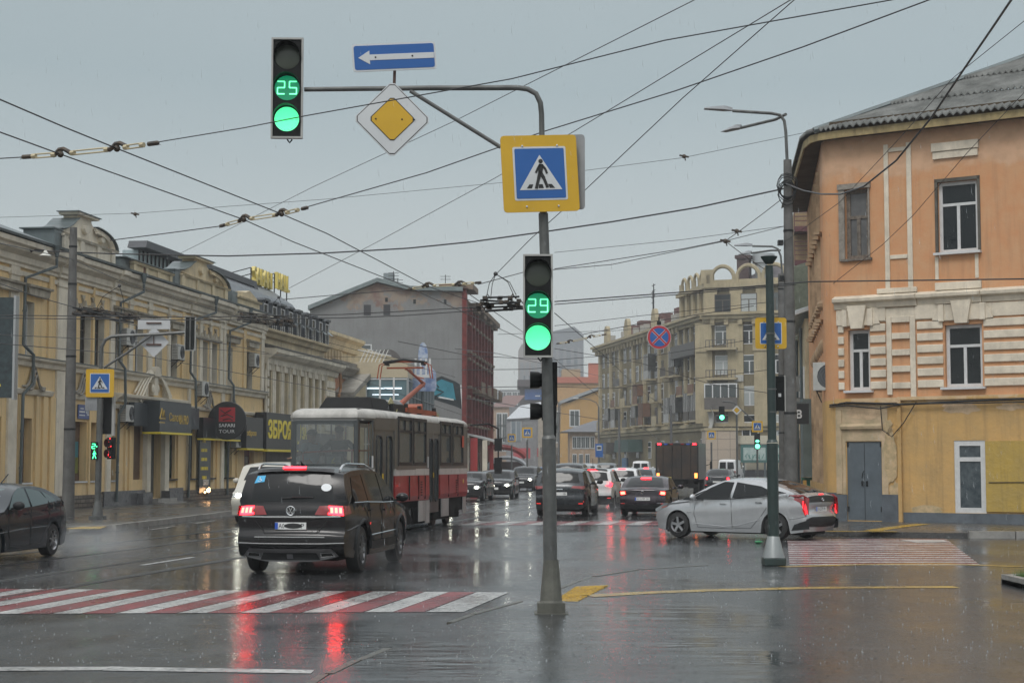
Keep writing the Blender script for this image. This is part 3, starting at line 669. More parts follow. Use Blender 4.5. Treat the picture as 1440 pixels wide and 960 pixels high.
    m.build('glazing_bar',TRIM,g); m=MB(); m.prism([(a0-.7,zt0+.02),(a0-.5,zt0+.36),(a1-.3,zt0+.36),(a1+1.9,zt0-2.0),(a1+1.2,zt0-2.0),(a1-.8,zt0+.02)],y-.6,y+.3); m.build('attic_roof',mat('dark_slate_roof',(.05,.055,.065),.45,var=.3),g)
    return r
left_building()
def mansard_building():
    r=facade_thing('mansard_building','cream building with eight slim arched windows and a slate mansard of tall dormers',L)
    a,b=U(372)+.02,U(469); zc=Z(374,498)
    ax=[376,388,399.8,411.2,422.3,433.5,442.5,451.8]; hs=[]
    for x in ax: c=U(x); hs.append((c-.42,c+.42,4.0,Z(x,600)*0+6.75))
    zc1=zc+.75
    mb=MB(); mb.wall(a,b,0,zc,hs,-.1,.35); mb.box(a,b,.27,10,0,zc); mb.quad((b,-.1,0),(b,.27,0),(b,.27,zc),(b,-.1,zc)); mb.quad((a,.27,0),(a,-.1,0),(a,-.1,zc),(a,.27,zc)); mb.build('wall',CRM,r)
    mb=MB(); mb.mould(a-.1,b+.35,[(0,zc-.5),(-.2,zc-.48),(-.26,zc-.2),(-.5,zc-.1),(-.7,zc+.1),(-.72,zc+.3),(.3,zc+.36)]); mb.build('cornice',WPL,r)
    MB().mould(a-.1,b+.35,[(.3,zc+.37),(-.76,zc+.31),(-.76,zc+.38),(.3,zc+.66)]).build('cornice_flashing',mat('mossy_tin',(.12,.115,.1),.6,var=.6,scale=6),r)
    zp=Z(374,470)+.05; A=L.at(.5); zp=A.z(374,466); 
    mb=MB(); mb.box(a,b-.3,.5,9,zc+.3,zp); mb.mould(a,b-.2,[(.5,zp-.3),(.3,zp-.28),(.2,zp-.1),(.02,zp),(0,zp+.12),(.5,zp+.16)]); mb.build('attic_wall',CRM,r)
    for c0,c1,z0,z1 in hs:
        c=(c0+c1)/2; window(r,c0,c1,z0,z1,.2,PVC,GLZ2,.05,(),.75); 
    mb=MB()
    for c0,c1,z0,z1 in hs:
        c=(c0+c1)/2
        for k in range(2): mb.tube([(c+(.52+.12*k)*math.cos(t),-.14-.04*k,z1+.0+(.5+.14*k)*math.sin(t)) for t in [math.pi*i/8 for i in range(9)]],.07,5)
        mb.prism([(c+.42*math.cos(t),z1+.02+.42*math.sin(t)) for t in [math.pi*i/8 for i in range(9)]],-.13,-.1)
        mb.box(c-.78,c-.56,-.18,-.1,3.8,z1); mb.box(c+.56,c+.78,-.18,-.1,3.8,z1)
    mb.build('window_arch',WPL,r,smooth=True)
    mb=MB(); zq=3.8; x0,x1=U(455.5),U(467.5)
    while zq<zc-.7: mb.box(x0,x1,-.2,-.1,zq,zq+.4); zq+=.52
    zq=3.8; x0,x1=U(371.5),U(373.5)
    while zq<zc-.7: mb.box(x0,x1,-.22,-.1,zq,zq+.4); zq+=.52
    mb.build('quoin',WPL,r)
    MB().box(a,b,-.16,-.1,0,3.6).build('ground_floor_band',mat('shop_front_brown',(.1,.08,.07),.6,var=.5),r)
    # mansard and dormers
    SL=mat('slate_roof',(.17,.19,.21),.4,var=.45,scale=2.2,streak=.2); zt=12.2
    mb=MB(); y0=.7; 
    mb.add([(a-3.5,y0,zp+.1),(b-.4,y0,zp+.1),(b-.4,9,zp+.1),(a-3.5,9,zp+.1),(a-3.5,y0+1.6,zt-.7),(b-1.2,y0+1.6,zt-.7),(b-3.2,3.1,zt),(a-3.5,3.1,zt),(b-3.2,7,zt),(b-1.2,9,zt-.7),(a-3.5,9,zt)],[(0,1,5,4),(4,5,6,7),(1,2,9,5),(5,9,8,6),(7,6,8,10),(3,0,4,7,10),(2,3,10,8,9)])
    mb.build('mansard_roof',SL,r)
    DZ=mat('dormer_zinc',(.055,.065,.075),.4,var=.3)
    for x in (369.5,382,393.5,405,416.5,428,437.5,447.5,456.5):
        c=A.u(x); d=MB(); d.box(c-.5,c-.42,.35,2.2,zp+.1,zp+1.6); d.box(c+.42,c+.5,.35,2.2,zp+.1,zp+1.6); d.box(c-.42,c+.42,.5,2.2,zp+1.48,zp+1.6); d.prism([(c-.6,zp+1.603),(c+.6,zp+1.603),(c+.5,zp+1.72),(c-.5,zp+1.72)],.25,2.4)
        o=d.build('dormer',DZ,r); window(o,c-.4,c+.4,zp+.15,zp+1.45,.40,PVC,GLZ,.05,(.5,),.55)
        m=MB(); m.add([(c-.36,.32,zp+.95),(c+.36,.32,zp+.95),(c+.36,.02,zp+.7),(c-.36,.02,zp+.7),(c-.36,.34,zp+.98),(c+.36,.34,zp+.98),(c+.36,.04,zp+.73),(c-.36,.04,zp+.73)],[(3,2,1,0),(4,5,6,7),(0,1,5,4),(1,2,6,5),(2,3,7,6),(3,0,4,7)]); m.build('open_sash',GLZ2,o)
    return r,a,b,zp,zt
mb_r,ma,mb_,mzp,mzt=mansard_building()
# roof letters
A=L.at(3)
def roof_letters(txt,p0,p1,label):
    a,b=A.u(p0[0]),A.u(p1[0]); z=A.z(*p0); w=b-a; h=1.0
    p=L.w((a+b)/2,3,z); r=thing('roof_sign',label,'sign',tuple(p),L.a)
    m=MB(); put_text(m,txt,0,h/2,0,w,h,.22,.02); m.build('letters',mat('gold_letters',(.62,.5,.12),.4),r)
    m=MB()
    for i in range(3):
        x=-w/2+w*i/2; m.beam((x,0.1,-.8),(x,.1,h*.9),.06); m.beam((x,.12,h*.9),(x-1.2,3.2,-.1),.05)
    m.beam((-w/2,.12,.1),(w/2,.12,.1),.05); m.build('support',TRIM,r)
roof_letters('SAFARI',(354,397.5),(380,405),'gold letters SAFARI standing on the mansard roof ridge')
roof_letters('HALL',(387,405),(404.5,411),'gold letters HALL standing on the mansard roof ridge')
# air conditioners
for px,py,lb,w in ((172,486,'air conditioner on the upper wall behind the white back of a sign',.95),(243.5,506,'upper air conditioner right of the white diamond sign back',.9),(351.5,516,'air conditioner on the last upper window before the mansard building',.85),(278,557,'air conditioner just above the round black sign',.95),(171,593,'air conditioner beside the grey shop sign, at ground floor',1.0),(326,629,'air conditioner under the green lettered black sign',.9)):
    ac_unit(L,U(px,py),Z(px,py),lb,w,.68,y=-.02)
# shop signs
def sign(name,label,u,z,w,h,d,m,y=-.15,cat='sign'):
    p=L.w(u,y,z); r=thing(name,label,cat,tuple(p),L.a); MB().box(-w/2,w/2,-d,0,-h/2,h/2).build('panel',m,r); return r
def usign(x0,x1,za,zb_,**k): return U(x0),U(x1),za,zb_
u0,u1=U(177),U(196); sign('shop_sign','plain grey sign wing left of the golden beauty shop sign',(u0+u1)/2,3.83,u1-u0,.95,.25,SIGND)
u0,u1=U(197),U(242.5); s_=sign('shop_sign','grey shop sign with golden lettering and a yellow lower edge over the recessed door',(u0+u1)/2,3.78,u1-u0,1.3,.75,SIGND)
m=MB(); w=u1-u0; put_text(m,'Салон',-.15,.0,-.755,1.4,.36,.02); put_text(m,'UA PRO',1.0,-.08,-.755,1.2,.4,.02,.01); m.box(-2.1,-1.4,-.76,-.751,-.28,-.24)
m.tube([(-2.05,-.76,-.1),(-1.8,-.76,.32),(-1.7,-.76,-.02),(-1.55,-.76,.25),(-1.4,-.76,-.1),(-2.05,-.76,-.1)],.03,4); m.build('lettering',GOLD,s_); MB().box(-w/2,w/2,-.8,0,-.73,-.652).build('yellow_edge',YEL,s_)
u0,u1=U(243),U(268); sign('shop_sign','plain grey sign wing right of the golden beauty shop sign',(u0+u1)/2,3.83,u1-u0,.95,.3,SIGND)
u0,u1=U(274),U(326); s_=sign('shop_sign','black fascia with gold and green lettering and yellow edge beside the round sign',(u0+u1)/2,3.45,u1-u0,.95,.3,SIGNB); w=u1-u0
m=MB(); put_text(m,'туризм',1.6,-.02,-.31,1.7,.3,.02,.02); m.build('lettering',GOLD,s_); MB().box(-w/2,w/2,-.34,0,-.55,-.477).build('yellow_edge',YEL,s_); m=MB(); m.tube([(.8,-.32,.35),(1.4,-.32,.25),(2.0,-.32,.3),(2.4,-.32,.1)],.05,4); m.build('green_stroke',GRN,s_)
uc=U(293.5); p=L.w(uc,-.95,3.82); r=thing('round_sign','round black sign with a red square emblem reading SAFARI TOUR','sign',tuple(p),0)
m=MB(); m.lathe([(0,-.13),(.88,-.13),(.9,-.1),(.9,.1),(0,.1)],28,(0,0,0),'y'); m.build('disc',SIGNB,r,smooth=True); m=MB(); m.box(-.38,.38,-.145,-.131,-.05,.62); m.build('red_emblem',mat('sign_red',(.4,.02,.03),.4),r)
m=MB()
for q in ([(-.3,.5),(-.1,.35),(.2,.52)],[(-.3,.2),(0,.3),(.3,.15)],[(-.2,.02),(.1,.1),(.28,0)]): m.tube([(a,-.15,b) for a,b in q],.025,4)
m.build('emblem_line',SIGNB,r); m=MB(); put_text(m,'SAFARI',0,-.22,-.14,.75,.16,.02,.02); put_text(m,'TOUR',0,-.5,-.14,.75,.16,.02); m.build('lettering',PVC,r); m=MB(); m.beam((0,.1,0),(0,.8,0),.06); m.build('bracket',TRIM,r)
u0,u1=U(330),U(354); s_=sign('shop_sign','black fascia with small yellow lettering left of the big ЗБРОЯ sign',(u0+u1)/2,3.35,u1-u0,1.55,.5,SIGNB); w=u1-u0; m=MB(); put_text(m,'зброя',-.6,-.05,-.51,1.6,.34,.02,.02); m.build('lettering',GOLD,s_); MB().box(-w/2,w/2,-.55,0,-.86,-.777).build('yellow_edge',YEL,s_)
u0,u1=U(356),U(408); s_=sign('shop_sign','wide black sign reading ЗБРОЯ in big yellow letters',(u0+u1)/2,3.5,u1-u0,1.9,.6,SIGNB); w=u1-u0; m=MB(); put_text(m,'ЗБРОЯ',-1.0,.1,-.61,4.6,1.0,.03,.03); put_text(m,'ЗА',3.9,.0,-.61,1.0,.7,.03,.02); m.tube([(2.5+.5*math.cos(t),-.62,.1+.7*math.sin(t)) for t in [2*math.pi*i/16 for i in range(17)]],.06,4); m.build('lettering',YEL,s_); MB().box(-w/2,w/2,-.66,0,-1.06,-.952).build('yellow_edge',YEL,s_)
# dark opening-hours panel
u0,u1=U(277.5),U(293); p=L.w((u0+u1)/2,-.1,2.0); r=thing('opening_hours_board','tall dark window board with rows of yellow lettering under the round sign','board',tuple(p),L.a); w=u1-u0
MB().box(-w/2,w/2,-.08,0,-1.55,1.15).build('panel',mat('board_dark',(.04,.045,.05),.3,var=.3),r); m=MB()
for i,t in enumerate((.4,.62,.62,.66,.42)):
    for k in range(int(t*w/.13)): a=-.1-t*w/2+k*.13; m.box(a,a+.1 if k%3 else a+.06,-.09,-.081,.78-i*.42,.93-i*.42)
m.build('lettering',YEL,r); m=MB(); put_text(m,'ЗБРОЯ',.1,-1.05,-.09,w*.5,.26,.01,.02); m.build('white_lettering',PVC,r)
m=MB(); m.sphere((.0,-.25,-1.42),.1,8); m.sphere((-.35,-.2,-1.5),.05,6); m.sphere((.25,-.2,-1.35),.06,6); m.build('garland_lamp',mat('warm_lamp',(1,.6,.3),.3,emit=(1,.55,.25),es=9),r)
u0,u1=U(109.5),U(125.5); s_=sign('street_name_plate','blue enamel house number plate reading 42 on the yellow wall','sign',0,0,0,0,SIGND) if False else None
p=L.w((u0+u1)/2,-.03,Z(117,579)); r=thing('house_number_plate','blue enamel street plate with number 42 on the ground floor wall','sign',tuple(p),L.a); w=u1-u0
MB().box(-w/2,w/2,-.03,0,-.27,.27).build('panel',mat('enamel_blue',(.02,.05,.2),.3),r); m=MB(); put_text(m,'42',w*.3,0,-.035,w*.24,.26,.006,.02); m.box(-w*.33,-w*.03,-.036,-.031,.1,.14); m.box(-w*.41,w*.09,-.036,-.031,-.03,.03); m.box(-w*.42,w*.08,-.036,-.031,-.15,-.11); m.build('lettering',PVC,r)
# banner cut by the left edge
p=P(8,490,47); r=thing('billboard','tall dark rain-streaked billboard cut off by the left picture edge','billboard',(p.x-.6,47,0),0)
a=P(21,418,47); b=P(21,559,47); x1=a.x-(p.x-.6)
MB().box(x1-2.6,x1,0,.25,b.z,a.z).build('panel',mat('billboard_face',(.012,.02,.024),.25,var=.6,scale=6,col2=(.03,.05,.055)),r); MB().box(x1-.02,x1+.04,-.03,.28,b.z-.05,a.z+.05).build('frame',mat('alu',(.35,.36,.36),.4,.5),r); MB().box(x1-2.5,x1-.35,-.012,-.002,b.z+.32,b.z+.38).build('yellow_line',YEL,r); m=MB(); m.cyl((x1-1.6,.4,0),(x1-1.6,.4,b.z+2),.12); m.build('post',PIPE,r)
# facade lamp
p=L.w(U(14),-1.2,Z(14,360)); r=thing('bracket_lamp','small enamel-shaded lamp on a bracket under the yellow cornice','lamp',tuple(p),L.a); m=MB(); m.lathe([(.04,.2),(.08,.12),(.22,.0)],12); m.build('shade',mat('enamel_white',(.55,.55,.5),.4),r,smooth=True); m=MB(); m.tube([(0,0,.2),(.1,.4,.25),(.9,1.05,.2)],.02,5); m.build('bracket',TRIM,r)
# ---------------- corner building on the right ----------------
ORG=zmat('orange_plaster',(.58,.29,.145),(.62,.4,.26),10.2,1.2,.9,1.1,(.58,.34,.19))
OCR=zmat('ochre_lower_plaster',(.58,.36,.14),(.62,.46,.29),3.7,.8,1.6,.7,(.46,.31,.14),streak=.4,bump=.6)
BGE=mat('bare_plaster',(.6,.45,.3),.75,var=.4,scale=1.2,bump=.6,col2=(.3,.26,.16)); GRYP=mat('grey_plinth_paint',(.12,.14,.16),.5,var=.4,scale=2,bump=.3)
WOR=mat('white_ornament',(.76,.68,.55),.75,var=.3,scale=1.8,streak=.22,bump=.4); FIBR=mat('fibre_cement_roof',(.23,.235,.225),.65,var=.55,scale=1.4,streak=.5,col2=(.1,.105,.1))
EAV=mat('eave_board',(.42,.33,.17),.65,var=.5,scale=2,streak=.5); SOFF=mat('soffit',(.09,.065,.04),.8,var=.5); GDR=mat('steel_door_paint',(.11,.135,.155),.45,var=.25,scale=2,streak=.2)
FRT=Fr(9.68,49.9,3.46,-2.3); UR=FRT.u; ZR=FRT.z
def corner_building():
    r=facade_thing('corner_building','orange and ochre two-storey corner building with corrugated roof and grey steel door',FRT)
    ue=9.2; H=ZR(1240,188); zs=ZR(1300,560)   # colour split
    # side wall frame in local coordinates of the front: direction going back
    d=FRT.d; back=Vector((.1434,.9897)); bl=Vector((back.x*d[0]+back.y*d[1], -back.x*d[1]+back.y*d[0])) # local (x,y)
    def sx(u): return UR(u)
    oldw=(sx(1191),sx(1224.5),ZR(1200,364),ZR(1200,266)); upw=(sx(1322.5),sx(1379),ZR(1350,354),ZR(1350,254)); midl=(sx(1193),sx(1223.5),ZR(1200,549),ZR(1200,464)); midr=(sx(1329),sx(1381.5),ZR(1350,544),ZR(1350,456))
    door=(sx(1189),sx(1237.5),.14,ZR(1200,621)); lwin=(sx(1339),sx(1383),ZR(1360,721),ZR(1360,619))
    upw2=(upw[0]+3.0,upw[1]+3.0,upw[2],upw[3]); midr2=(midr[0]+3.0,midr[1]+3,midr[2],midr[3])
    bx=sx(1265.5)
    mb=MB(); mb.wall(0,bx,zs,H,[oldw,midl],0,.28,rk=0); mb.wall(bx,ue,zs,H,[upw,midr,upw2,midr2],0,.28,rk=0)
    mb.mi(1).wall(0,bx,0,zs,[door],0,.2); mb.mi(1).wall(bx,ue,0,zs,[lwin],0.0,.15)
    # rounded corner and side wall
    pts=[]; Rr=.55
    a0=math.atan2(-1,0); nrm=Vector((-bl.y,bl.x)); 
    # arc from front normal (0,-1) to side normal
    sn=Vector((-1,0)); 
    side_n=Vector((bl.y*-1,bl.x)) if (Vector((bl.y*-1,bl.x)).dot(Vector((-1,0)))>0) else Vector((bl.y,-bl.x))
    ang0=-math.pi/2; ang1=math.atan2(side_n.y,side_n.x)
    if ang1>0: ang1-=2*math.pi
    C=Vector((0,Rr)); arc=[C+Vector((math.cos(ang0+(ang1-ang0)*i/8),math.sin(ang0+(ang1-ang0)*i/8)))*Rr for i in range(9)]
    path=arc+[arc[-1]+bl*k for k in (4,8,14)]
    for k,(z0,z1,mi_) in enumerate(((0,.95,2),(.95,zs,1),(zs,H,0))):
        mb.mi(mi_)
        for p,q in zip(path,path[1:]): mb.quad((q.x,q.y,z0),(p.x,p.y,z0),(p.x,p.y,z1),(q.x,q.y,z1))
    mb.mi(1); E=path[-1]; mb.quad((ue,0,0),(ue,14,0),(ue,14,H),(ue,0,H)); mb.quad((ue,14,0),(E.x,E.y,0),(E.x,E.y,H),(ue,14,H)); mb.box(.6,ue-.1,.45,10,.1,H-.1)
    mb.build('wall',[ORG,OCR,GRYP],r)
    # grey plinths
    mb=MB(); mb.box(door[1]+.003,bx,-.05,-.001,0,ZR(1250,695)); mb.box(0,door[0]-.003,-.05,-.001,0,ZR(1182,695)); mb.box(bx+.003,ue,-.03,-.001,0,ZR(1400,722)); mb.build('plinth',GRYP,r)
    # pale bay around the door, worn plaster
    mb=MB(); mb.wall(0.0,sx(1247),ZR(1182,695)+.01,zs-.12,[(door[0]-.03,door[1]+.02,0,door[3]+.02)],-.03,.03); mb.mould(sx(1182),sx(1240),[(0,ZR(1200,604)),(-.12,ZR(1200,604)+.02),(-.14,ZR(1200,604)+.1),(0,ZR(1200,604)+.2)])
    mb.mould(0,sx(1183),[(-.005,ZR(1182,695)+.02),(-.06,ZR(1182,695)+.02),(-.06,zs-.3),(-.005,zs-.3)]); mb.build('door_surround',BGE,r)
    mb=MB(); mb.box(sx(1262),sx(1267),-.12,-.031,0,zs-.05); mb.box(sx(1262),ue,-.1,-.001,zs-.04,zs+.06); mb.box(0,sx(1262)-.004,-.11,-.031,zs-.1,zs+.04); mb.build('string_course',OCR,r)
    m=MB(); rr=random.Random(4)
    for px,py,sx_,sy_,k in ((1350,573,26,9,0),(1250,640,10,42,1),(1247,600,7,12,1),(1258,690,9,14,1),(1420,572,18,5,0),(1300,716,22,7,1),(1215,580,26,12,0)):
        c0,c1=UR(px),ZR(px,py); m.k=k; m.prism([(c0+sx_*.021*(.7+.5*rr.random())*math.cos(a),c1+sy_*.021*(.7+.5*rr.random())*math.sin(a)) for a in [2*math.pi*i/20 for i in range(20)]],-.034 if px<1266 else -.004,-.0305 if px<1266 else -.001)
    m.build('worn_patch',[mat('pale_patch',(.62,.46,.3),.8,var=.4,scale=3),mat('stain_patch',(.36,.29,.17),.8,var=.8,scale=5,col2=(.6,.44,.26),bump=.6)],r)
    # steel door
    dd=MB(); dd.box(door[0],door[1],.02,.06,door[2],door[3]); o=dd.build('door',GDR,r)
    m=MB(); c=(door[0]+door[1])/2; m.box(c-.006,c+.006,.012,.02,door[2],door[3]-.05); m.box(c-.1,c-.04,-.01,.02,1.15,1.3); m.box(c+.04,c+.1,-.01,.02,1.15,1.3); m.tube([(c-.07,-.03,1.4),(c-.03,-.04,1.55),(c,-.03,1.6)],.012,4)
    for z in (.4,2.3): m.box(door[0]+.0,door[0]+.05,-.005,.02,z,z+.15); m.box(door[1]-.05,door[1],-.005,.02,z,z+.15)
    m.build('handle',TRIM,o)
    # lower window and yellow board
    window(r,*lwin[:2],lwin[2],lwin[3],.08,PVC,mat('streaky_glass',(.04,.055,.065),.2,var=.8,scale=5,col2=(.09,.11,.12)),.15,(),.74)
    m=MB(); m.box(lwin[1]+.01,ue,-.06,-.001,lwin[2]+.05,lwin[3]-.02); m.build('yellow_board',mat('yellow_board',(.46,.31,.06),.55,var=.45,scale=1.3,streak=.5,bump=.7,col2=(.38,.27,.08)),r)
    m=MB(); m.tube([(lwin[1]+.1,-.08,ZR(1383,678)),(ue,-.08,ZR(1383,678)+.05)],.012,4); m.build('board_joint',SEAM,r)
    # windows
    OW=mat('weathered_wood',(.22,.19,.16),.8,var=.6,scale=8); 
    w=window(r,*oldw,.2,OW,mat('dusty_glass',(.13,.13,.13),.3,var=.4,scale=3),.12,(.5,),.6,sill=(-.1,OW),label='old weathered wooden window with dusty panes')
    m=MB(); x0,x1,z0,z1=oldw; m.box(x0-.18,x0,-.06,0,z0-.05,z1+.15); m.box(x1,x1+.04,-.06,0,z0-.05,z1+.15); m.box(x0-.2,x1+.08,-.1,0,z1,z1+.16); m.build('casing',mat('old_casing',(.33,.3,.26),.8,var=.5,scale=5),w)
    for q in (upw,upw2): 
        w=window(r,*q,.2,PVC,GLZ,.1,(.48,),.68,sill=(-.18,PVC)); m=MB(); x0,x1,z0,z1=q; m.box(x0-.08,x0,-.03,.05,z0,z1+.1); m.box(x1,x1+.08,-.03,.05,z0,z1+.1); m.box(x0-.08,x1+.08,-.03,.05,z1,z1+.1); m.build('casing',mat('dark_casing',(.13,.12,.1),.8,var=.4),w)
        m=MB(); m.box(x0-.1,x0,-.03,0,ZR(1350,392),z0-.1); m.box(x1-.1,x1,-.03,0,ZR(1350,392),z0-.1); m.build('apron',WOR,r)
        m=MB(); m.box(x0-.1,x1+.05,-.08,0,ZR(1350,221),ZR(1350,211)); m.box(x0-.13,x1+.08,-.12,0,ZR(1350,210.5),ZR(1350,199)); m.build('window_hood',WOR,r)
    for q in (midl,midr,midr2): window(r,*q,.2,PVC,GLZ,.1,(.5,),.66,sill=(-.18,PVC))
    # white ornament
    zl0=ZR(1290,420); m=MB()
    for a,b in ((1247.5,1254),(1279.5,1286.5)): m.box(sx(a),sx(b),-.05,0,zl0+.02,H-.35)
    for z in (ZR(1265,210),ZR(1265,361)): m.box(sx(1254.5),sx(1279),-.045,0,z-.06,z+.06)
    # ledge with steps
    for a,b,o in ((0,sx(1236),.0),(sx(1236),sx(1292),.06),(sx(1292),sx(1318),0),(sx(1318),sx(1383),.06),(sx(1383),ue,0)):
        m.mould(a,b,[(0,zl0-.22),(-.06-o,zl0-.2),(-.1-o,zl0-.05),(-.24-o,zl0+.0),(-.26-o,zl0+.1),(0,zl0+.2)])
    m.box(sx(1236),sx(1292),-.1,0,zl0+.2,zl0+.35); m.box(sx(1318),sx(1383),-.1,0,zl0+.2,zl0+.42)
    for a,b in ((.05,midl[0]-.3),(midl[0]-.3,midl[1]+.3),(midl[1]+.3,midr[0]-.3),(midr[0]-.3,midr[1]+.3),(midr[1]+.3,midr2[0]-.3),(midr2[0]-.3,ue)): m.box(a,b,-.045,0,(midl[3]+.13 if abs(b-midl[1]-.3)<.01 or abs(b-midr[1]-.3)<.01 else zl0-.62),zl0-.23)
    # keystone hoods over the middle windows
    for q in (midl,midr,midr2):
        x0,x1,z0,z1=q; zt=zl0-.22
        m.prism([(x0-.35,z1+.15),(x0-.0,z1+.12),(x1,z1+.12),(x1+.35,z1+.15),(x1+.15,zt),(x0-.15,zt)],-.09,0); m.prism([((x0+x1)/2-.18,z1+.02),((x0+x1)/2+.18,z1+.02),((x0+x1)/2+.3,zt+.1),((x0+x1)/2-.3,zt+.1)],-.2,0)
        for t in (x0-.06,x1+.06): m.prism([(t-.08,z1+.1),(t+.08,z1+.1),(t+.08,zt),(t-.08,zt)],-.14,0)
    m.box(sx(1225),sx(1247),-.08,0,zl0-.6,zl0-.2); m.box(sx(1289),sx(1322),-.08,0,zl0-.6,zl0-.2)
    m.build('white_ornament',WOR,r,bevel=.012)
    # rusticated bands
    m=MB(); zz=ZR(1300,548); top=zl0-.62; n=6; st=(top-zz)/n
    for i in range(n):
        a=zz+st*i+.06; b=a+st*.66
        if a>zz+0: 
            m.box(sx(1224.5),sx(1246.5),-.06,0,a,b); m.box(sx(1290.5),sx(1327),-.06,0,a,b); m.box(midr[1]+.06,midr2[0]-.06,-.06,0,a,b); m.box(midr2[1]+.06,ue,-.06,0,a,b); m.box(.1,midl[0]-.12,-.06,0,a,b)
    m.build('rusticated_band',WOR,r,bevel=.02)
    m=MB(); zq0=ZR(1268,562); za=zl0-.5
    m.box(sx(1248),sx(1255),-.08,0,zq0+.15,za); m.box(sx(1281),sx(1288.5),-.08,0,ZR(1285,559),za)
    for t in range(5): z=zq0+.42+(za-zq0-.5)*t/4; m.box(sx(1255.3),sx(1280.7),-.075,0,z-.09,z+.09)
    m.build('panel_pilaster',WOR,r,bevel=.012)
    # old brackets and mouldings on the side wall
    m=MB(); e=arc[-1]
    for k in range(8):
        p=e+bl*(.7+k*1.15); q=side_n*.12
        for z0,z1 in ((1.2,5.0),(6.5,H-.6)): m.box(p.x-.07,p.x+.07,p.y-.12,p.y+.12,z0,z1) if k%2 else None
        m.sphere((p.x,p.y,zl0+.05),.2,8,(1,1,.8)); m.sphere((p.x,p.y,zl0-1.2),.14,8,(1,1,1.6)); m.sphere((p.x,p.y,zl0-2.0),.1,8,(1,1,1.6)); m.box(p.x-.1,p.x+.1,p.y-.4,p.y+.4,zl0-.5,zl0-.4); m.box(p.x-.1,p.x+.1,p.y-.4,p.y+.4,zl0+2.2,zl0+2.3)
    m.build('side_ornament',mat('side_ornament',(.46,.33,.21),.75,var=.5),r,smooth=True)
    # eaves and roof
    ov=.55; 
    C0=Vector((-ov,-ov*.75))
    soff=[(arc[-1]+bl*14+side_n*.85),(arc[-1]+bl*.5+side_n*.5),(arc[5]+(arc[5]-C).normalized()*.42),(arc[2]+(arc[2]-C).normalized()*.45),Vector((.6,-.5)),Vector((ue+.5,-.5))]
    inn=[(arc[-1]+bl*14-side_n*.05),arc[-1]+bl*.5-side_n*.05,arc[5]*1,arc[2]*1,Vector((.6,.02)),Vector((ue+.5,.02))]
    m=MB()
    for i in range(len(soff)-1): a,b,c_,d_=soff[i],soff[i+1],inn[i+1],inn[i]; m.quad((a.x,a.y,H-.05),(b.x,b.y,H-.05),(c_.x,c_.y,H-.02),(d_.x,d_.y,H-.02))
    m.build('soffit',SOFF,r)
    m=MB()
    for a,b in zip(soff,soff[1:]): m.beam((a.x,a.y,H+.03),(b.x,b.y,H+.03),.05,.22)
    m.build('eave_board',EAV,r)
    # roof surface: hipped, corrugated
    ridge0=None; bis=None; apex=Vector((8.6,6.0)); za_=H+4.15
    so=[p+(p-Vector((4,4))).normalized()*.14 for p in soff]; so[-1]=Vector((ue+.5,-.66)); so[-2]=Vector((.6,-.66)); so[0]=soff[0]+side_n*.14; 
    m=MB(); tiers=5; tg=6
    def surf(a,b,ta,tb,n):
        # a,b eave points ; ta,tb ridge points ; corrugated grid in tiers
        for t in range(tiers):
            f0,f1=t/tiers,(t+1)/tiers+.02; rows=[]
            for f,dz in ((f0,.11),(f1,.0)):
                row=[]
                for i in range(n+1):
                    s=i/n; e_=a.lerp(b,s); tt=ta.lerp(tb,s); p=e_.lerp(tt,min(1,f)); row.append((p.x,p.y,p.z+dz+.05*math.cos(i*math.pi)))
                rows.append(row)
            k=len(m.v); m.v+=rows[0]+rows[1]; m.f+=[(k+i,k+i+1,k+n+2+i,k+n+1+i) for i in range(n)]; m.m+=[m.k]*n
            m.v+=[(x,y,z-.05) for x,y,z in rows[0]]; kk=k+2*(n+1); m.f+=[(kk+i,kk+i+1,k+i+1,k+i) for i in range(n)]; m.m+=[m.k]*n
    v3=lambda p,z:Vector((p.x,p.y,z)); zr=H+.14
    A_=v3(apex,za_); B_=Vector((ue+4,6.0,za_)); Cc=v3(arc[-1]+bl*14-side_n*5.5,za_)
    surf(v3(so[4],zr),v3(so[5],zr),A_,B_,84)
    surf(v3(so[3],zr),v3(so[4],zr),A_,A_,12); surf(v3(so[2],zr),v3(so[3],zr),A_,A_,12); surf(v3(so[1],zr),v3(so[2],zr),A_,A_,14); surf(v3(so[0],zr-.1),v3(so[1],zr),Cc,A_,120)
    m.build('roof',FIBR,r)
    m=MB(); m.tube([v3(so[3],zr+.08),(v3(so[3],zr+.1).lerp(A_,.5)),A_+Vector((0,0,.06)),B_+Vector((0,0,.06))],.11,6); m.build('ridge_cap',ZINC,r,smooth=True)
    m=MB(); m.box(.1,ue+.4,-.47,.3,H-.015,H+.42); m.build('roof_gap_filler',SOFF,r)  # dark filler added to block the sky showing under the roof edge
    # cables along the string course
    m=MB(); pr=[(-.2,-.02),(0.4,-.16),(1.4,-.14),(2.2,-.14),(4,-.15),(6,-.15),(ue,-.15)]
    m.tube([(x,y,zs-.12+.05*math.sin(x*2.3)) for x,y in pr],.03,5); m.tube([(x,y-.03,zs-.22+.07*math.sin(x*3.1+1)) for x,y in pr],.018,5); m.tube([(sx(1240),-.16,zs-.2),(sx(1242),-.16,zs-.9),(sx(1255),-.16,zs-1.1),(sx(1272),-.16,zs-.7),(sx(1290),-.16,zs-.1)],.015,4)
    m.build('cable',TRIM,r,smooth=True)
    # weeds at the foot handled with the ground
    return r
corner_building()
ac_unit(FRT,-.42,ZR(1170,548),'air conditioner on the rounded corner of the orange building',.8,.85,y=.55,group=None)
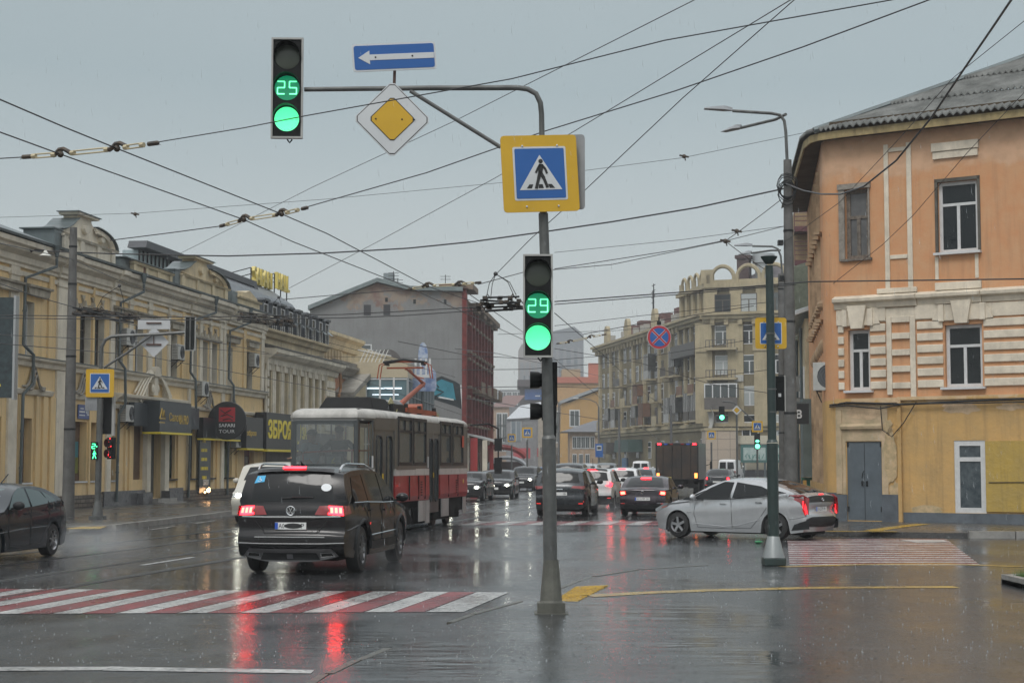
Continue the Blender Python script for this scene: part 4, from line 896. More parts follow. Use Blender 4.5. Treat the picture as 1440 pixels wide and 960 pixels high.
# building behind: cream with white corrugated roof, then brick with balconies
S2=Fr(13.0,76,-.145,-1)
def cream_low():
    r=facade_thing('low_cream_building','low cream building with a white ribbed metal roof tucked behind the orange corner',S2)
    z=P(1125,452,66).z
    m=MB(); m.box(0.0,11.5,.0,8,0,z); m.build('wall',CRM,r)
    m=MB()
    m.add([(-.3,-.7,z),(11.9,-.7,z),(11.9,6,z+2.2),(-.3,6,z+2.2),(-.3,-.7,z+.12),(11.9,-.7,z+.12),(11.9,6,z+2.32),(-.3,6,z+2.32)],[(0,3,2,1),(4,5,6,7),(0,1,5,4),(1,2,6,5)])
    for i in range(26): x=-.2+i*.47; m.beam((x,-.72,z+.15),(x,6,z+2.35),.1,.09)
    m.build('roof',mat('white_ribbed_roof',(.55,.6,.62),.35,.2,var=.3),r)
    for x in (1,3.2,5.4,7.6,9.8):
        window(r,x,x+1.1,3.7,5.6,-.003,PVC,GLZ2,.08); window(r,x,x+1.0,.9,2.9,-.003,WOOD,GLZ,.08)
    m=MB(); m.box(7.2,11.5,-.12,-.001,0,3.2); m.build('ochre_base',mat('ochre_base',(.5,.29,.08),.7,var=.3),r)
    m=MB(); m.tube([(10.6,-.12,z-.3),(10.6,-.14,.3)],.07,6); m.tube([(4,-.12,z-.3),(4,-.14,.3)],.07,6); m.build('downpipe',PIPE,r)
    m=MB()
    for x in (2.2,6.4,9): m.box(x,x+.3,-.45,0,2.0+x*.3,2.6+x*.3)
    m.build('meter_box',mat('meter_grey',(.25,.25,.24),.5,var=.4),r)
cream_low()
def brick_block():
    a=P(1116,300,96); r=thing('brick_apartment_block','tall brick block with maroon balconies rising behind the white metal roof','building',(a.x,96,0),R(-8))
    zt=P(1116,298,96).z; w=9; BR=brickmat('yellow_brick',(.33,.23,.12),(.26,.18,.1),(.2,.17,.13),h=.09,w=.27)
    m=MB(); m.box(0,w,0,10,0,zt); m.build('wall',BR,r)
    MR=mat('maroon_balcony',(.1,.025,.03),.5,var=.3)
    for k,py in enumerate((318,365,420,470)):
        z=P(1130,py,96).z; b=MB(); b.box(.0,w,-1.4,-.003,z-.5,z-.2); o=b.build('balcony',MR,r); m=MB()
        for j in range(4): m.beam((0,-1.42,z+.1+j*.25),(w,-1.42,z+.1+j*.25),.04)
        for j in range(7): m.beam((j*1.5,-1.42,z-.4),(j*1.5,-1.42,z+.9),.04)
        m.build('railing',MR,o); window(r,1.2,3.0,z-.1,z+1.7,-.003,PVC,GLZ,.08); window(r,4.6,6.2,z-.1,z+1.7,-.003,WOOD,GLZ,.08)
    m=MB(); m.lathe([(1.6,-6),(1.6,0),(1.2,.8),(0,1.2)],14,(.8,-1.2,P(1120,400,96).z)); m.build('round_bay',mat('green_brown_tin',(.1,.11,.08),.7,var=.4,scale=4),r,smooth=True)
brick_block()
p=P(1126,582,58); r=thing('pharmacy_sign','small black box sign with a white letter B beside the concrete pole','sign',(p.x+.0,58,p.z),R(-8)); MB().box(-.3,.28,-.06,.3,-.34,.36).build('panel',SIGNB,r); m=MB(); put_text(m,'В',-.06,.0,-.07,.2,.3,.01,.03); m.build('lettering',PVC,r)
m=MB(); m.box(-.33,.3,-.08,.35,.362,.42); m.build('top_cap',ZINC,r)
p=P(1137,690,62); r=thing('green_stand','small green street stand with a T-shaped foot by the far right facades','stand',(p.x,62,0),0); m=MB(); m.box(-.06,.06,-.06,.06,0,1.3); m.box(-.25,.25,-.1,.1,.0,.08); m.box(-.25,.25,-.1,.1,1.2,1.3); m.build('post',mat('green_paint',(.02,.12,.08),.5),r); m=MB(); m.box(-.22,.22,-.25,.25,1.31,4.2); m.build('box',mat('teal_grey',(.12,.16,.16),.5,var=.3),r)
# ---------------- buildings further off ----------------
def block(name,label,x0,x1,y0,y1,z,m,rot=0,cat='building',roof=None,extra=None,rows=None,wm=GLZ2,fm=PVC):
    """box building whose front face spans world x0..x1 at depth y0"""
    r=thing(name,label,cat,(x0,y0,0),rot); w=x1-x0
    MB().box(0,w,0,y1-y0,0,z).build('wall',m,r)
    if roof: roof(r,w,y1-y0,z)
    if rows:
        for z0,z1,us,ww in rows:
            for u in us: window(r,u-ww/2,u+ww/2,z0,z1,-.01,fm,wm,.1,(.5,),.7)
    if extra: extra(r,w,y1-y0,z)
    return r
# grey gable building with the red brick street front
GREY=zmat('grey_render',(.23,.235,.235),(.29,.235,.185),15.3,2.4,6,.35,(.19,.19,.19),var2=(.2,.125,.105)); YG=140
def grey_building():
    xl=P(436,600,YG).x; xr=P(650,600,YG).x; w=xr-xl; r=thing('gable_building','big grey rendered gable wall with patches of bare brick and a turquoise mural','building',(xl,YG,0),0)
    q=lambda px,py:(P(px,py,YG).x-xl,P(px,py,YG).z)
    out=[(0,0),(w,0),q(650,411),q(577,409),q(530,398),q(436,436)]
    m=MB(); m.prism(out,0,22); m.build('wall',GREY,r)
    m=MB()
    for a,b in ((q(434,436),q(531,397)),(q(531,397),q(577,408.5)),(q(577,408.5),q(651,410))): m.beam((a[0],11,a[1]+.1),(b[0],11,b[1]+.1),22.8,.22,up=(0,1,0)) if False else m.add([(a[0],-.5,a[1]),(b[0],-.5,b[1]),(b[0],22.3,b[1]),(a[0],22.3,a[1]),(a[0],-.5,a[1]+.35),(b[0],-.5,b[1]+.35),(b[0],22.3,b[1]+.35),(a[0],22.3,a[1]+.35)],[(3,2,1,0),(4,5,6,7),(0,1,5,4),(1,2,6,5),(2,3,7,6),(3,0,4,7)])
    m.build('roof',mat('tin_roof',(.2,.24,.245),.4,.3,var=.3),r)
    for px,py,a,b in ((516.5,436,5,7.5),(544,435.5,4.8,7.5)):
        c=q(px,py); m=MB(); m.box(c[0]-a*.06,c[0]+a*.06,-.02,-.001,c[1]-b*.06,c[1]+b*.06); m.build('shutter',mat('dark_shutter',(.03,.03,.035),.6),r)
    for px,py in ((583,424),(626,424),(543.5,421.5)):
        c=q(px,py); m=MB(); m.box(c[0]-.11,c[0]+.11,-.02,-.001,c[1]-.18,c[1]+.18); m.build('vent_window',GLZ,r)
    c=q(514.5,496); window(r,c[0]-.45,c[0]+.5,q(0,509)[1],q(0,484)[1],-.02,PVC,GLZ2,.1,(.5,),.7); m=MB(); m.box(c[0]-.5,c[0]+.5,-.03,-.001,q(0,483.5)[1],q(0,476)[1]); m.build('window_board',mat('grey_board',(.2,.21,.21),.6),r)
    # painted round patch and mural
    c=q(545,510); m=MB(); m.prism([(c[0]+1.25*math.cos(t),c[1]-.3+1.45*math.sin(t)) for t in [math.pi*i/14 for i in range(15)]]+[(c[0]-1.9,c[1]-.9),(c[0]+1.9,c[1]-.9)],-.015,-.003); m.build('round_paint_patch',mat('brown_grey_paint',(.13,.12,.115),.8,var=.3),r)
    mu=[(612,536),(621,530),(646,540),(646,569),(608,563)]
    m=MB(); m.prism([q(*p) for p in ((606,535),(621,528.5),(640,536),(648,541),(649,575),(640,571),(606,560))],-.02,-.003); g=m.build('mural',mat('mural_dark',(.035,.045,.05),.7,var=.4),r)
    m=MB(); m.prism([q(*p) for p in ((611,538),(621,533),(637,539),(641,562),(610,556))],-.035,-.022); m.build('mural_turquoise',mat('mural_turquoise',(.05,.24,.31),.7,var=.3),g)
    m=MB(); m.tube([(a,-.05,b) for a,b in [q(*p) for p in ((613,540),(617,544),(614,547),(624,551),(618,554),(611,557))]],.05,4); m.build('mural_black_line',INK,g)
    m=MB(); m.prism([q(*p) for p in ((618,557),(638,561),(638,563),(616,559))],-.05,-.036); m.prism([q(*p) for p in ((647,541),(649,541),(651,574),(649.5,575))],-.05,-.021); m.build('mural_white_line',PVC,g)
    m=MB(); m.prism([q(*p) for p in ((607,575),(612,578),(618,582),(617,586),(607,590))],-.02,-.003); m.build('mural_orange',mat('mural_orange',(.35,.12,.05),.7,var=.5,col2=(.03,.3,.2)),g)
    # chimney, antennas, tank
    c=q(544,395); m=MB(); m.box(c[0]-.45,c[0]+.45,2,3,c[1]-1.5,c[1]+.9); m.build('chimney',mat('chimney_tin',(.2,.23,.24),.5),r)
    for px,h,bars in ((551,1.6,4),(557,1.0,3),(625,1.3,2)):
        c=q(px,404); m=MB(); m.tube([(c[0],2,c[1]-.5),(c[0],2,c[1]+h)],.03,4)
        for i in range(bars): m.tube([(c[0]-.45,2,c[1]+h-.15-i*.25),(c[0]+.45,2,c[1]+h-.15-i*.25)],.02,4)
        m.build('antenna',TRIM,r)
    c=q(561,404); m=MB(); m.lathe([(0,.5),(.4,.35),(.5,0),(.5,-.5)],12,(c[0],2.5,c[1])); m.build('roof_tank',mat('rust_tank',(.16,.05,.035),.6),r,smooth=True)
    # red street front
    F=Fr(xr,YG,25*.077,25); H=P(650,405,YG).z; L_=27
    RB=mat('red_brick_paint',(.19,.04,.035),.7,var=.5,scale=2); 
    dl=F.d
    def loc(u,y,z): p=F.w(u,y,z); return (p.x-xl,p.y-YG,p.z)
    m=MB(); 
    def lbox(mm,u0,u1,y0,y1,z0,z1):
        vs=[loc(*c) for c in ((u0,y0,z0),(u1,y0,z0),(u1,y1,z0),(u0,y1,z0),(u0,y0,z1),(u1,y0,z1),(u1,y1,z1),(u0,y1,z1))]; mm.add(vs,[(3,2,1,0),(4,5,6,7),(0,1,5,4),(1,2,6,5),(2,3,7,6),(3,0,4,7)])
    lbox(m,0.02,L_,-.02,3,0,H-.6); m.build('street_wall',mat('street_render',(.2,.14,.1),.75,var=.4,scale=.8,streak=.4),r)
    m=MB(); lbox(m,-.1,.7,-.35,.02,0,H); 
    for u in (3.4,6.2,9,12,15,18,21,24): lbox(m,u,u+.7,-.45,-.03,4.2,H-1.4)
    m.build('red_pilaster',RB,r)
    m=MB()
    lbox(m,.0,4.5,-.9,1,H-.1,H+.35)
    for u in (1.2,4.6,8,11,14,17,20,23):
        for z in (5.2,8.4,11.4): lbox(m,u,u+1.4,-.6,-.03,z-.2,z); lbox(m,u,u+1.4,-.5,-.03,z+2.2,z+2.4)
        lbox(m,u+.3,u+.9,-.75,-.03,4.0,4.2)
    for u in (5,11,17,23): lbox(m,u,u+3.2,-1.2,-.03,7.9,8.1); lbox(m,u,u+3.2,-1.2,-1.1,8.1,8.9); lbox(m,u+.3,u+2.6,-.8,-.03,H-1.6,H-1.2)
    lbox(m,4.7,L_,-.9,.5,H-1.2,H-.8); lbox(m,0,L_,-.5,-.03,3.6,4.0); m.build('stone_trim',mat('old_stone_trim',(.26,.2,.15),.75,var=.5,scale=2),r)
    m=MB()
    for u in (1.4,4.8,8.2,11.2,14.2,17.2,20.2,23.2):
        for z in (.8,5.2,8.4,11.4): lbox(m,u,u+1.0,-.05,-.028,z,z+2.1)
    m.build('street_window',GLZ,r)
    m=MB(); lbox(m,-.3,4.2,-.5,2.5,H-.05,H+.0); lbox(m,.0,4.0,-.3,2,H,H+.35); m.build('corner_parapet',mat('brick_parapet',(.17,.085,.07),.8,var=.5,scale=3),r)
    return F,loc
grey_building()
# awning and canopies along the left street front
def left_far():
    a=P(652,612,138); b=P(700,625,150)
    r=thing('shop_awning','long white shop canopy projecting from the red brick street front','awning',(P(664,640,142).x,142,0),R(-4))
    m=MB(); z=P(665,612,142).z; m.add([(-.6,-1,z+.1),(2.3,0,z-.7),(2.3,12,z-.7),(-.6,12,z+.1),(-.6,-1,z+.25),(2.3,0,z-.55),(2.3,12,z-.55),(-.6,12,z+.25)],[(3,2,1,0),(4,5,6,7),(0,1,5,4),(1,2,6,5),(2,3,7,6),(3,0,4,7)]); m.build('canopy',mat('canopy_white',(.45,.45,.44),.5,var=.3),r)
    m=MB(); m.box(-.9,-.2,-1,-.6,0,z); m.box(.9,1.3,-.4,0,0,z-.4); m.build('column',WPL,r); m=MB(); m.box(-.1,.5,-.6,-.4,.3,z-.2); m.box(1.4,1.7,1,1.4,.3,z-.6); m.build('red_panel',mat('red_panel',(.4,.03,.03),.5),r)
    p=P(700,650,158); r=thing('summer_terrace','cafe terrace with a red arched awning and grey plastic roof','terrace',(p.x,158,0),0)
    za=P(706,628,158).z
    m=MB(); m.tube([(2.6*math.cos(t)+.2,0,za-1.6+1.6*math.sin(t)) for t in [math.pi*(.12+.75*i/12) for i in range(13)]],.28,6); m.build('red_arch',mat('red_awning',(.35,.04,.035),.6,var=.3),r)
    m=MB(); m.tube([(2.0*math.cos(t)+.9,-1.0,za-2.5+1.5*math.sin(t)) for t in [math.pi*(.1+.8*i/12) for i in range(13)]],.22,6); m.build('grey_roof',mat('grey_film',(.42,.44,.46),.3),r)
    m=MB()
    for x in (-2.4,-1,.6,2.4): m.box(x-.08,x+.08,-.1,.1,0,za-1.8)
    m.box(-2.6,2.9,.2,3,0,1.1); m.box(-2.4,2.4,2,2.4,1.1,za-1.4); m.build('frame',mat('terrace_dark',(.07,.045,.04),.6,var=.5),r)
    p=P(688,605,150); r=thing('brick_annex','small red brick annex below the cornices of the street front','building',(P(678,600,160).x,160,0),0); m=MB(); m.box(0,1.0,0,4,0,P(690,602,160).z); m.build('wall',mat('annex_brick',(.3,.1,.07),.8,var=.4),r); m=MB(); m.box(-.1,1.3,-.3,4,P(690,600,160).z-1.6,P(690,600,160).z-1.5); m.build('ledge',WPL,r)
left_far()
# small cream block, pedimented annex, glass pavilion
def cream_blocks():
    F2=Fr(*[L.w(L.u(470),0,0).x,L.w(L.u(470),0,0).y],.137,1)
    A=F2.at(1.5); r=facade_thing('cream_block','plain cream block with an attic frieze rising between the mansard and the glass pavilion',F2)
    z0=A.z(487,476); u1=A.u(561)
    m=MB(); m.box(.6,u1,1.5,10,0,z0-.3); m.build('wall',CRM,r); m=MB(); m.mould(.5,u1*.45,[(1.5,z0-1.0),(1.3,z0-.95),(1.1,z0-.4),(.8,z0-.2),(.8,z0),(1.5,z0)])
    for i in range(8): m.box(1.0+i*.8,1.2+i*.8,1.15,1.5,z0-1.9,z0-1.05)
    m.build('frieze',CRM,r)
    for px in (500,512,528,545): window(r,A.u(px)-.5,A.u(px)+.5,z0-5,z0-3,1.49,WOOD,GLZ,.08)
    u=A.u(497); window(r,u-1,u+1.4,z0-2.9,z0-1.7,1.49,TRIM,GLZ,.06,(.33,.66),None)
    r=facade_thing('pedimented_annex','low orange and cream annex with a small grey pediment beside the arched windows',F2)
    B=F2.at(-.3); a=B.u(471); b=B.u(529); zt=B.z(500,520); zp=B.z(505,535)
    m=MB(); m.box(.5,b,.2,8,0,zt); m.build('wall',mat('annex_orange',(.45,.22,.13),.75,var=.4,streak=.4),r)
    m=MB(); m.mould(.3,b+.4,[(.2,zt-.5),(0,zt-.45),(-.15,zt-.2),(-.4,zt),(-.4,zt+.15),(.4,zt+.2)]); m.mould(.3,b+.4,[(.2,zt+.2),(-.2,zt+.2),(-.25,zt+.4),(.2,zt+.5)]); m.box(b*.25,b*.75,.1,.2,zp,zt-.5); m.build('cornice',mat('grey_cream_trim',(.33,.31,.27),.75,var=.4),r)
    m=MB(); m.prism([(1,zp-1.6),(b-.8,zp-1.6),(b-.8,zp-1.2),((b+.2)/2,zp),(1,zp-1.2)],-.8,.19); m.box(1,b-.8,-.7,.19,0,zp-1.6); m.build('pediment_wall',CRM,r)
    m=MB(); m.prism([(.7,zp-1.25),((b+.2)/2,zp+.1),(b-.5,zp-1.25),(b-.5,zp-.95),((b+.2)/2,zp+.45),(.7,zp-.95)],-1.1,.19); m.build('pediment',mat('grey_cream_trim',(0,0,0)),r)
    m=MB(); m.tube([(.4,-.3,zt-.4),(.5,-.3,zt-1.4),(.1,-.3,zt-1.8),(.1,-.3,.3)],.09,6); m.build('downpipe',mat('orange_pipe',(.3,.14,.05),.5),r,smooth=True)
cream_blocks()
def pavilion():
    Y=108; x0=P(495,600,Y).x; x1=P(573,600,Y).x; zt=P(520,509,Y).z; zb=P(520,530.5,Y).z; w=x1-x0
    r=thing('glass_pavilion','modern cream and blue-glass pavilion with a roof terrace','building',(x0,Y,0),0)
    e=Vector((P(609,600,124).x-x0,124-Y)); 
    BG=mat('blue_glazing',(.035,.11,.14),.08,spec=.8,var=.6,scale=.8,col2=(.1,.17,.19))
    m=MB(); m.vprism([(0,0),(w,0),(e.x,e.y),(0,e.y)],zb,zt); m.build('cream_band',mat('cream_panel',(.5,.43,.3),.5,var=.15),r)
    m=MB(); m.vprism([(0,.05),(w-.05,.05),(e.x-.05,e.y-.1),(0,e.y-.1)],0,zb); m.build('glazing',BG,r)
    m=MB()
    for i in range(5): x=w*i/4; m.box(x-.06,x+.06,-.03,.045,0,zb)
    for z in (zb-.1,zb-1.5,zb-2.9,zb-4.3): m.box(0,w,-.025,.04,z-.04,z+.04)
    m.build('white_mullion',PVC,r)
    m=MB(); d=(Vector((e.x,e.y))-Vector((w,0)))
    for i in range(9): p=Vector((w,0))+d*i/8; m.box(p.x-.05,p.x+.08,p.y-.06,p.y+.06,0,zb+.0)
    for z in (zb-.2,zb-1.2,zb-2.3,zb-3.4): m.beam((w+.04,0,z),(w+.04+d.x,d.y,z),.06)
    m.build('side_mullion',mat('alu_mullion',(.3,.32,.33),.4,.5),r)
    m=MB(); m.box(.8,3.0,.5,.7,zb-.55,zb-.45) if 0 else None; m.box(.4,3.2,-.01,.04,zb-.75,zb-.65); m.box(1.3,3.0,-.01,.04,zb-1.15,zb-1.08); m.build('lit_tube',mat('lit_tube',(.8,.9,1),.4,emit=(.8,.92,1),es=1.0),r)
    m=MB(); 
    for i in range(7): m.beam((.3+i*.25,1.5,zt),(.3+i*.25+.4,1.5,zt+.9),.05)
    m.beam((.2,1.5,zt+.9),(2.4,1.5,zt+.5),.06); m.build('terrace_furniture',PVC,r)
    p=P(596,505,111); s_=thing('blue_sign_banner','tall rounded blue and white advertising sign on the pavilion corner','sign',(p.x,111,0),0)
    m=MB(); zc=P(596,550,111).z; zh=P(596,516,111).z; m.prism([(-.95,zc),(.75,zc),(.85,zc+.3),(.8,zh-.3),(.5,zh),(-.6,zh),(-1.0,zh-.4)],-.1,.1); m.build('panel',mat('blue_panel',(.1,.16,.32),.4,var=.5,scale=2,col2=(.4,.45,.55)),s_)
    m=MB(); m.prism([(-.35+.32*math.cos(t)+.3,P(596,500,111).z+.9*math.sin(t)) for t in [2*math.pi*i/14 for i in range(14)]],-.08,.08); m.build('oval_top',mat('blue_oval',(.12,.2,.42),.4,var=.6,scale=3,col2=(.5,.55,.6)),s_)
    m=MB(); m.box(-.7,.5,-.13,-.105,zc+.9,zc+1.1)
    for x in (-.55,-.2,.15,.4): m.box(x-.06,x+.08,-.13,-.105,zc+1.1,zc+2.2)
    m.build('white_letter_strokes',PVC,s_); m=MB(); m.cyl((-.1,.3,0),(-.1,.3,zc+1),.1); m.build('post',PIPE,s_)
pavilion()
# ---- the grand corner apartment house ----
GW=mat('grand_plaster',(.23,.195,.12),.75,var=.35,scale=.25,streak=.45); GT=mat('grand_trim',(.44,.375,.245),.75,var=.3,scale=.6,streak=.4); GRF=mat('purple_grey_roof',(.11,.095,.1),.6,var=.3)
def grand():
    SF=Fr(12.8,246,9.4,-56); FF=Fr(22.2,190,6.9,-2.7); r=facade_thing('grand_apartment_house','grand olive and cream corner apartment house with arched roof crest and balconies',SF)
    LS=math.dist((12.8,246),(22.2,190)); 
    # second frame in local coordinates of the first
    def lf(u,y,z):
        p=FF.w(u,y,0); dx,dy=p.x-SF.base[0],p.y-SF.base[1]; return (dx*SF.d[0]+dy*SF.d[1],-dx*SF.d[1]+dy*SF.d[0],z)
    WF=16.0; zc=18.7; zt=22.2
    class MF(MB):
        def fbox(s,front,u0,u1,y0,y1,z0,z1):
            if not front: return s.box(u0,u1,y0,y1,z0,z1)
            vs=[lf(*c) for c in ((u0,y0,z0),(u1,y0,z0),(u1,y1,z0),(u0,y1,z0),(u0,y0,z1),(u1,y0,z1),(u1,y1,z1),(u0,y1,z1))]; return s.add(vs,[(3,2,1,0),(4,5,6,7),(0,1,5,4),(1,2,6,5),(2,3,7,6),(3,0,4,7)])
    a=lf(0,0,0);b=lf(WF,0,0);c=lf(WF,14,0)
    m=MF(); m.vprism([(0,0),(LS,0),(b[0],b[1]),(c[0],c[1]),(LS-14,12),(0,12)],0,zc)
    ub=SF.u(955); m.vprism([(ub,.3),(LS-.2,.3),(b[0],b[1]+.3),(c[0],c[1]),(ub,10)],zc,zt); m.build('wall',GW,r)
    # cornices
    m=MF()
    for fr,u0,u1 in ((0,-.4,LS+.4),(1,-.4,WF)):
        m.fbox(fr,u0,u1,-.5,-.001,zc-.9,zc-.5); m.fbox(fr,u0,u1,-.9,-.001,zc-.5,zc-.1); m.fbox(fr,u0,u1,-1.2,.4,zc-.1,zc+.2)
        m.fbox(fr,u0,u1,-.5,-.001,6.0,6.4); m.fbox(fr,u0,u1,-.25,-.001,5.6,5.95)
    m.fbox(0,ub-.3,LS+.2,-.3,.3,zt-.4,zt+.1); m.fbox(1,-.1,WF,-.3,.3,zt-.4,zt+.1)
    m.build('cornice',GT,r)
    # pilasters
    m=MF()
    for px in (991.5,1035,1072): u=FF.u(px); m.fbox(1,u-1.1 if px<1000 else u-.9,u+.9 if px<1000 else u+.9,-.3,-.001,6.4,zc-.9); m.fbox(1,u-1.0,u+.9,-.45,-.301,zc-4.2,zc-1.0)
    for px in (1000,1036,1073): u=FF.u(px); m.fbox(1,u-.75,u+.75,-.05,.299,zc+.2,zt-.4)
    for i in range(5): u=LS-.8-i*2.6; m.box(u-.35,u+.35,-.3,-.001,6.4,zc-.9) ; 
    for i in range(5): u=LS-.9-i*(LS-ub-1)/4.2; m.box(u-.4,u+.4,0,.299,zc+.2,zt-.4)
    for u in (1.5,8.5,14.5,22,28,36,41): m.box(u-.5,u+.5,-.3,-.001,6.4,zc-.9)
    m.build('pilaster',GT,r)
    # arch crest
    m=MF()
    for fr,cs in ((1,(FF.u(1017),FF.u(1053),FF.u(1090))),(0,[LS-1.7-i*(LS-ub-1.2)/4 for i in range(4)])):
        for c_ in cs:
            rr=1.35 if fr else 1.05
            pts=[(c_+rr*math.cos(t),.1,zt+.5+(1.15*rr)*math.sin(t)) for t in [math.pi*i/12 for i in range(13)]]; pts=[(c_+rr,.1,zt)]+pts+[(c_-rr,.1,zt)]
            if fr: pts=[lf(*p) for p in pts]
            m.tube(pts,.24 if fr else .17,6)
            m.fbox(fr,c_-rr-.5,c_-rr-.1,-.1,.4,zt+.1,zt+1.1); m.fbox(fr,c_+rr+.1,c_+rr+.5,-.1,.4,zt+.1,zt+1.1)
    m.fbox(1,-.6,.8,-.1,.6,zt+.1,zt+1.7); m.fbox(1,-.4,WF,0,.3,zt+.1,zt+.5); m.build('arched_crest',GT,r,smooth=True)
    # roof behind the crest
    p=[lf(2.5,3,0),lf(WF,2.5,0),lf(WF,12,0),lf(2.5,12,0)]; ap=[lf(6,7,0),lf(WF-1,7,0)]
    m=MB(); m.add([(x,y,zt+.1) for x,y,_ in p]+[(x,y,zt+2.9) for x,y,_ in ap],[(0,1,5,4),(2,3,4,5),(3,0,4),(1,2,5)]); m.build('roof',GRF,r)
    m=MF(); u=FF.u(1037); m.fbox(1,u-.7,u+.7,3,4.4,zt,zt+3.2); m.fbox(1,u-.9,u+.9,2.8,4.6,zt+3.2,zt+3.6); m.build('chimney',mat('dark_chimney',(.08,.055,.055),.7),r)
    m=MF(); x,y,_=lf(FF.u(1064),4,0); m.lathe([(1.0,0),(1.0,2.6),(1.3,2.65),(1.3,3.7),(0,3.8)],12,(x,y,zt)); m.build('vent_drum',mat('galvanised',(.4,.42,.43),.4,.5),r,smooth=True)
    for u in (9.5,17.5,29,37): m=MF(); m.box(u,u+2,1.5,3,zc+.2,zc+2.6); m.build('chimney',mat('brick_chimney',(.17,.09,.08),.7,var=.4),r)
    for u in (3,6,13,20,24,26,31.5,33.5,40,42): m=MF(); m.box(u,u+.7,.3,1,zc+.2,zc+1.5); m.build('parapet_urn',mat('urn_pale',(.35,.34,.31),.7),r)
    for u in (5.5,18,33): 
        m=MF(); m.prism([(u-1.1,zc+.2),(u+1.1,zc+.2),(u+1.1,zc+1.7),(u+.8,zc+2.5),(u+.4,zc+2.9),(u-.4,zc+2.9),(u-.8,zc+2.5),(u-1.1,zc+1.7)],-.2,.3); m.build('roof_scroll',GT,r)
    # windows: front
    zr=[FF.z(1017,y) for y in (600,557,513,471,427)]
    for j,zc_ in enumerate(zr):
        for i,px in enumerate((1017,1054,1091)):
            u=FF.u(px)
            fm=WOOD if (j==4) else PVC; o=0
            w_=.85; h=1.0 if j else 1.25
            mm=MF(); mm.fbox(1,u-w_-.1,u+w_+.1,-.06,-.002,zc_-h-.1,zc_+h+.1); wn=mm.build('window',fm,r)
            mm=MF()
            for a_,b_ in ((-w_,-.07),(.07,w_)): mm.fbox(1,u+a_,u+b_,-.075,-.061,zc_-h,zc_+h*.35)
            mm.fbox(1,u-w_,u+w_,-.075,-.061,zc_+h*.45,zc_+h); mm.build('pane',[GLZ2,GLZ,mat('curtained_glass',(.35,.38,.38),.2,spec=.6)][(i+j)%3],wn)
    for j,zc_,d in ((3,zr[3],.5),(2,zr[2],.9),(1,zr[1],1.1)):
        u=FF.u(1017); m=MF(); m.fbox(1,u-1.8,u+1.8,-1.3,-.08,zc_-1.75,zc_-1.5)
        o=m.build('balcony',GT,r); m=MF()
        if j==1: m.fbox(1,u-1.9,u+1.9,-1.35,-1.3,zc_-1.5,zc_-.2); 
        for i in range(9): x=u-1.7+i*.42; m.fbox(1,x-.04,x+.04,-1.3,-1.24,zc_-1.5,zc_-.6)
        m.fbox(1,u-1.75,u+1.75,-1.32,-1.24,zc_-.68,zc_-.6); m.build('railing',mat('balcony_grey',(.12,.11,.1),.6,var=.4),o)
        if j==1: m=MF(); m.fbox(1,u-1.85,u+1.85,-1.3,-.1,zc_-.15,zc_+1.3); g=m.build('glazed_box',GLZ2,o); m=MF(); [m.fbox(1,u-1.85+k*.92-.06,u-1.85+k*.92+.06,-1.36,-1.301,zc_-.2,zc_+1.35) for k in range(5)]; m.fbox(1,u-1.9,u+1.9,-1.365,-1.302,zc_+1.25,zc_+1.4); m.build('white_frame',PVC,o)
    # long side: rows of windows, loggias and balconies
    rr=random.Random(11)
    us=[LS-2.1-2.6*i for i in range(4)]+[LS-13,LS-16.5,LS-20,LS-23,LS-26.5,LS-30,LS-33,LS-36.5,LS-40,LS-43.5,LS-47,LS-50,LS-53.5]
    for j in range(5):
        z0=[2.9,7.0,9.9,12.8,15.7][j] if j else 2.6
        for i,u in enumerate(us):
            ww=.5 if i<4 else .65; hh=1.9 if j else 2.0
            if j==0 and i%2: continue
            mm=MF(); mm.box(u-ww-.08,u+ww+.08,-.06,-.002,z0-.08,z0+hh+.08); k=rr.random(); wn=mm.build('window',PVC if k<.55 else WOOD,r)
            mm=MF(); mm.box(u-ww,u-.05,-.075,-.061,z0,z0+hh*.66); mm.box(u+.05,u+ww,-.075,-.061,z0,z0+hh*.66); mm.box(u-ww,u+ww,-.075,-.061,z0+hh*.72,z0+hh); mm.build('pane',GLZ if k<.7 else GLZ2,wn)
    for u in [LS-1.5-2.6*i for i in range(4)]:
        m=MF(); m.prism([(u-.9,0),(u+.9,0),(u+.9,3.4)]+[(u+.9*math.cos(t),3.4+.9*math.sin(t)) for t in [math.pi*i/8 for i in range(9)]]+[(u-.9,3.4)],-.08,-.003) ; m.build('arched_shop_window',mat('shop_window',(.06,.06,.05),.2,var=.3),r)
    cols=[mat('balc_white',(.36,.36,.35),.5,var=.3),mat('balc_grey',(.11,.1,.085),.7,var=.4),mat('balc_brown',(.17,.08,.04),.6,var=.3),mat('balc_dark',(.06,.055,.05),.5),GT]
    for u,z,h,ci,gl in ((LS-11.5,12.4,3.0,1,1),(LS-15.5,12.5,1.3,1,0),(LS-24,12.6,3.2,0,1),(LS-30,9.6,2.6,2,1),(LS-43,9.6,1.2,2,0),(LS-14,6.8,3.0,0,1),(LS-11,6.8,3.3,1,1),(LS-5,6.8,3.2,1,1),(LS-2.1,6.8,3.2,1,1),(LS-27,6.8,2.8,2,1),(LS-31,6.8,2.6,1,1),(LS-47,6.8,2.8,1,1),(LS-43,6.8,2.7,0,1),(LS-52,6.8,1.2,4,0),(LS-8,9.9,1.1,2,0),(LS-3,9.9,1.1,2,0),(LS-37,9.6,1.1,4,0),(LS-20,6.7,1.1,4,0),(LS-36,6.7,1.2,3,0),(LS-40,12.4,1.0,3,0),(LS-21,9.6,1.0,4,0)):
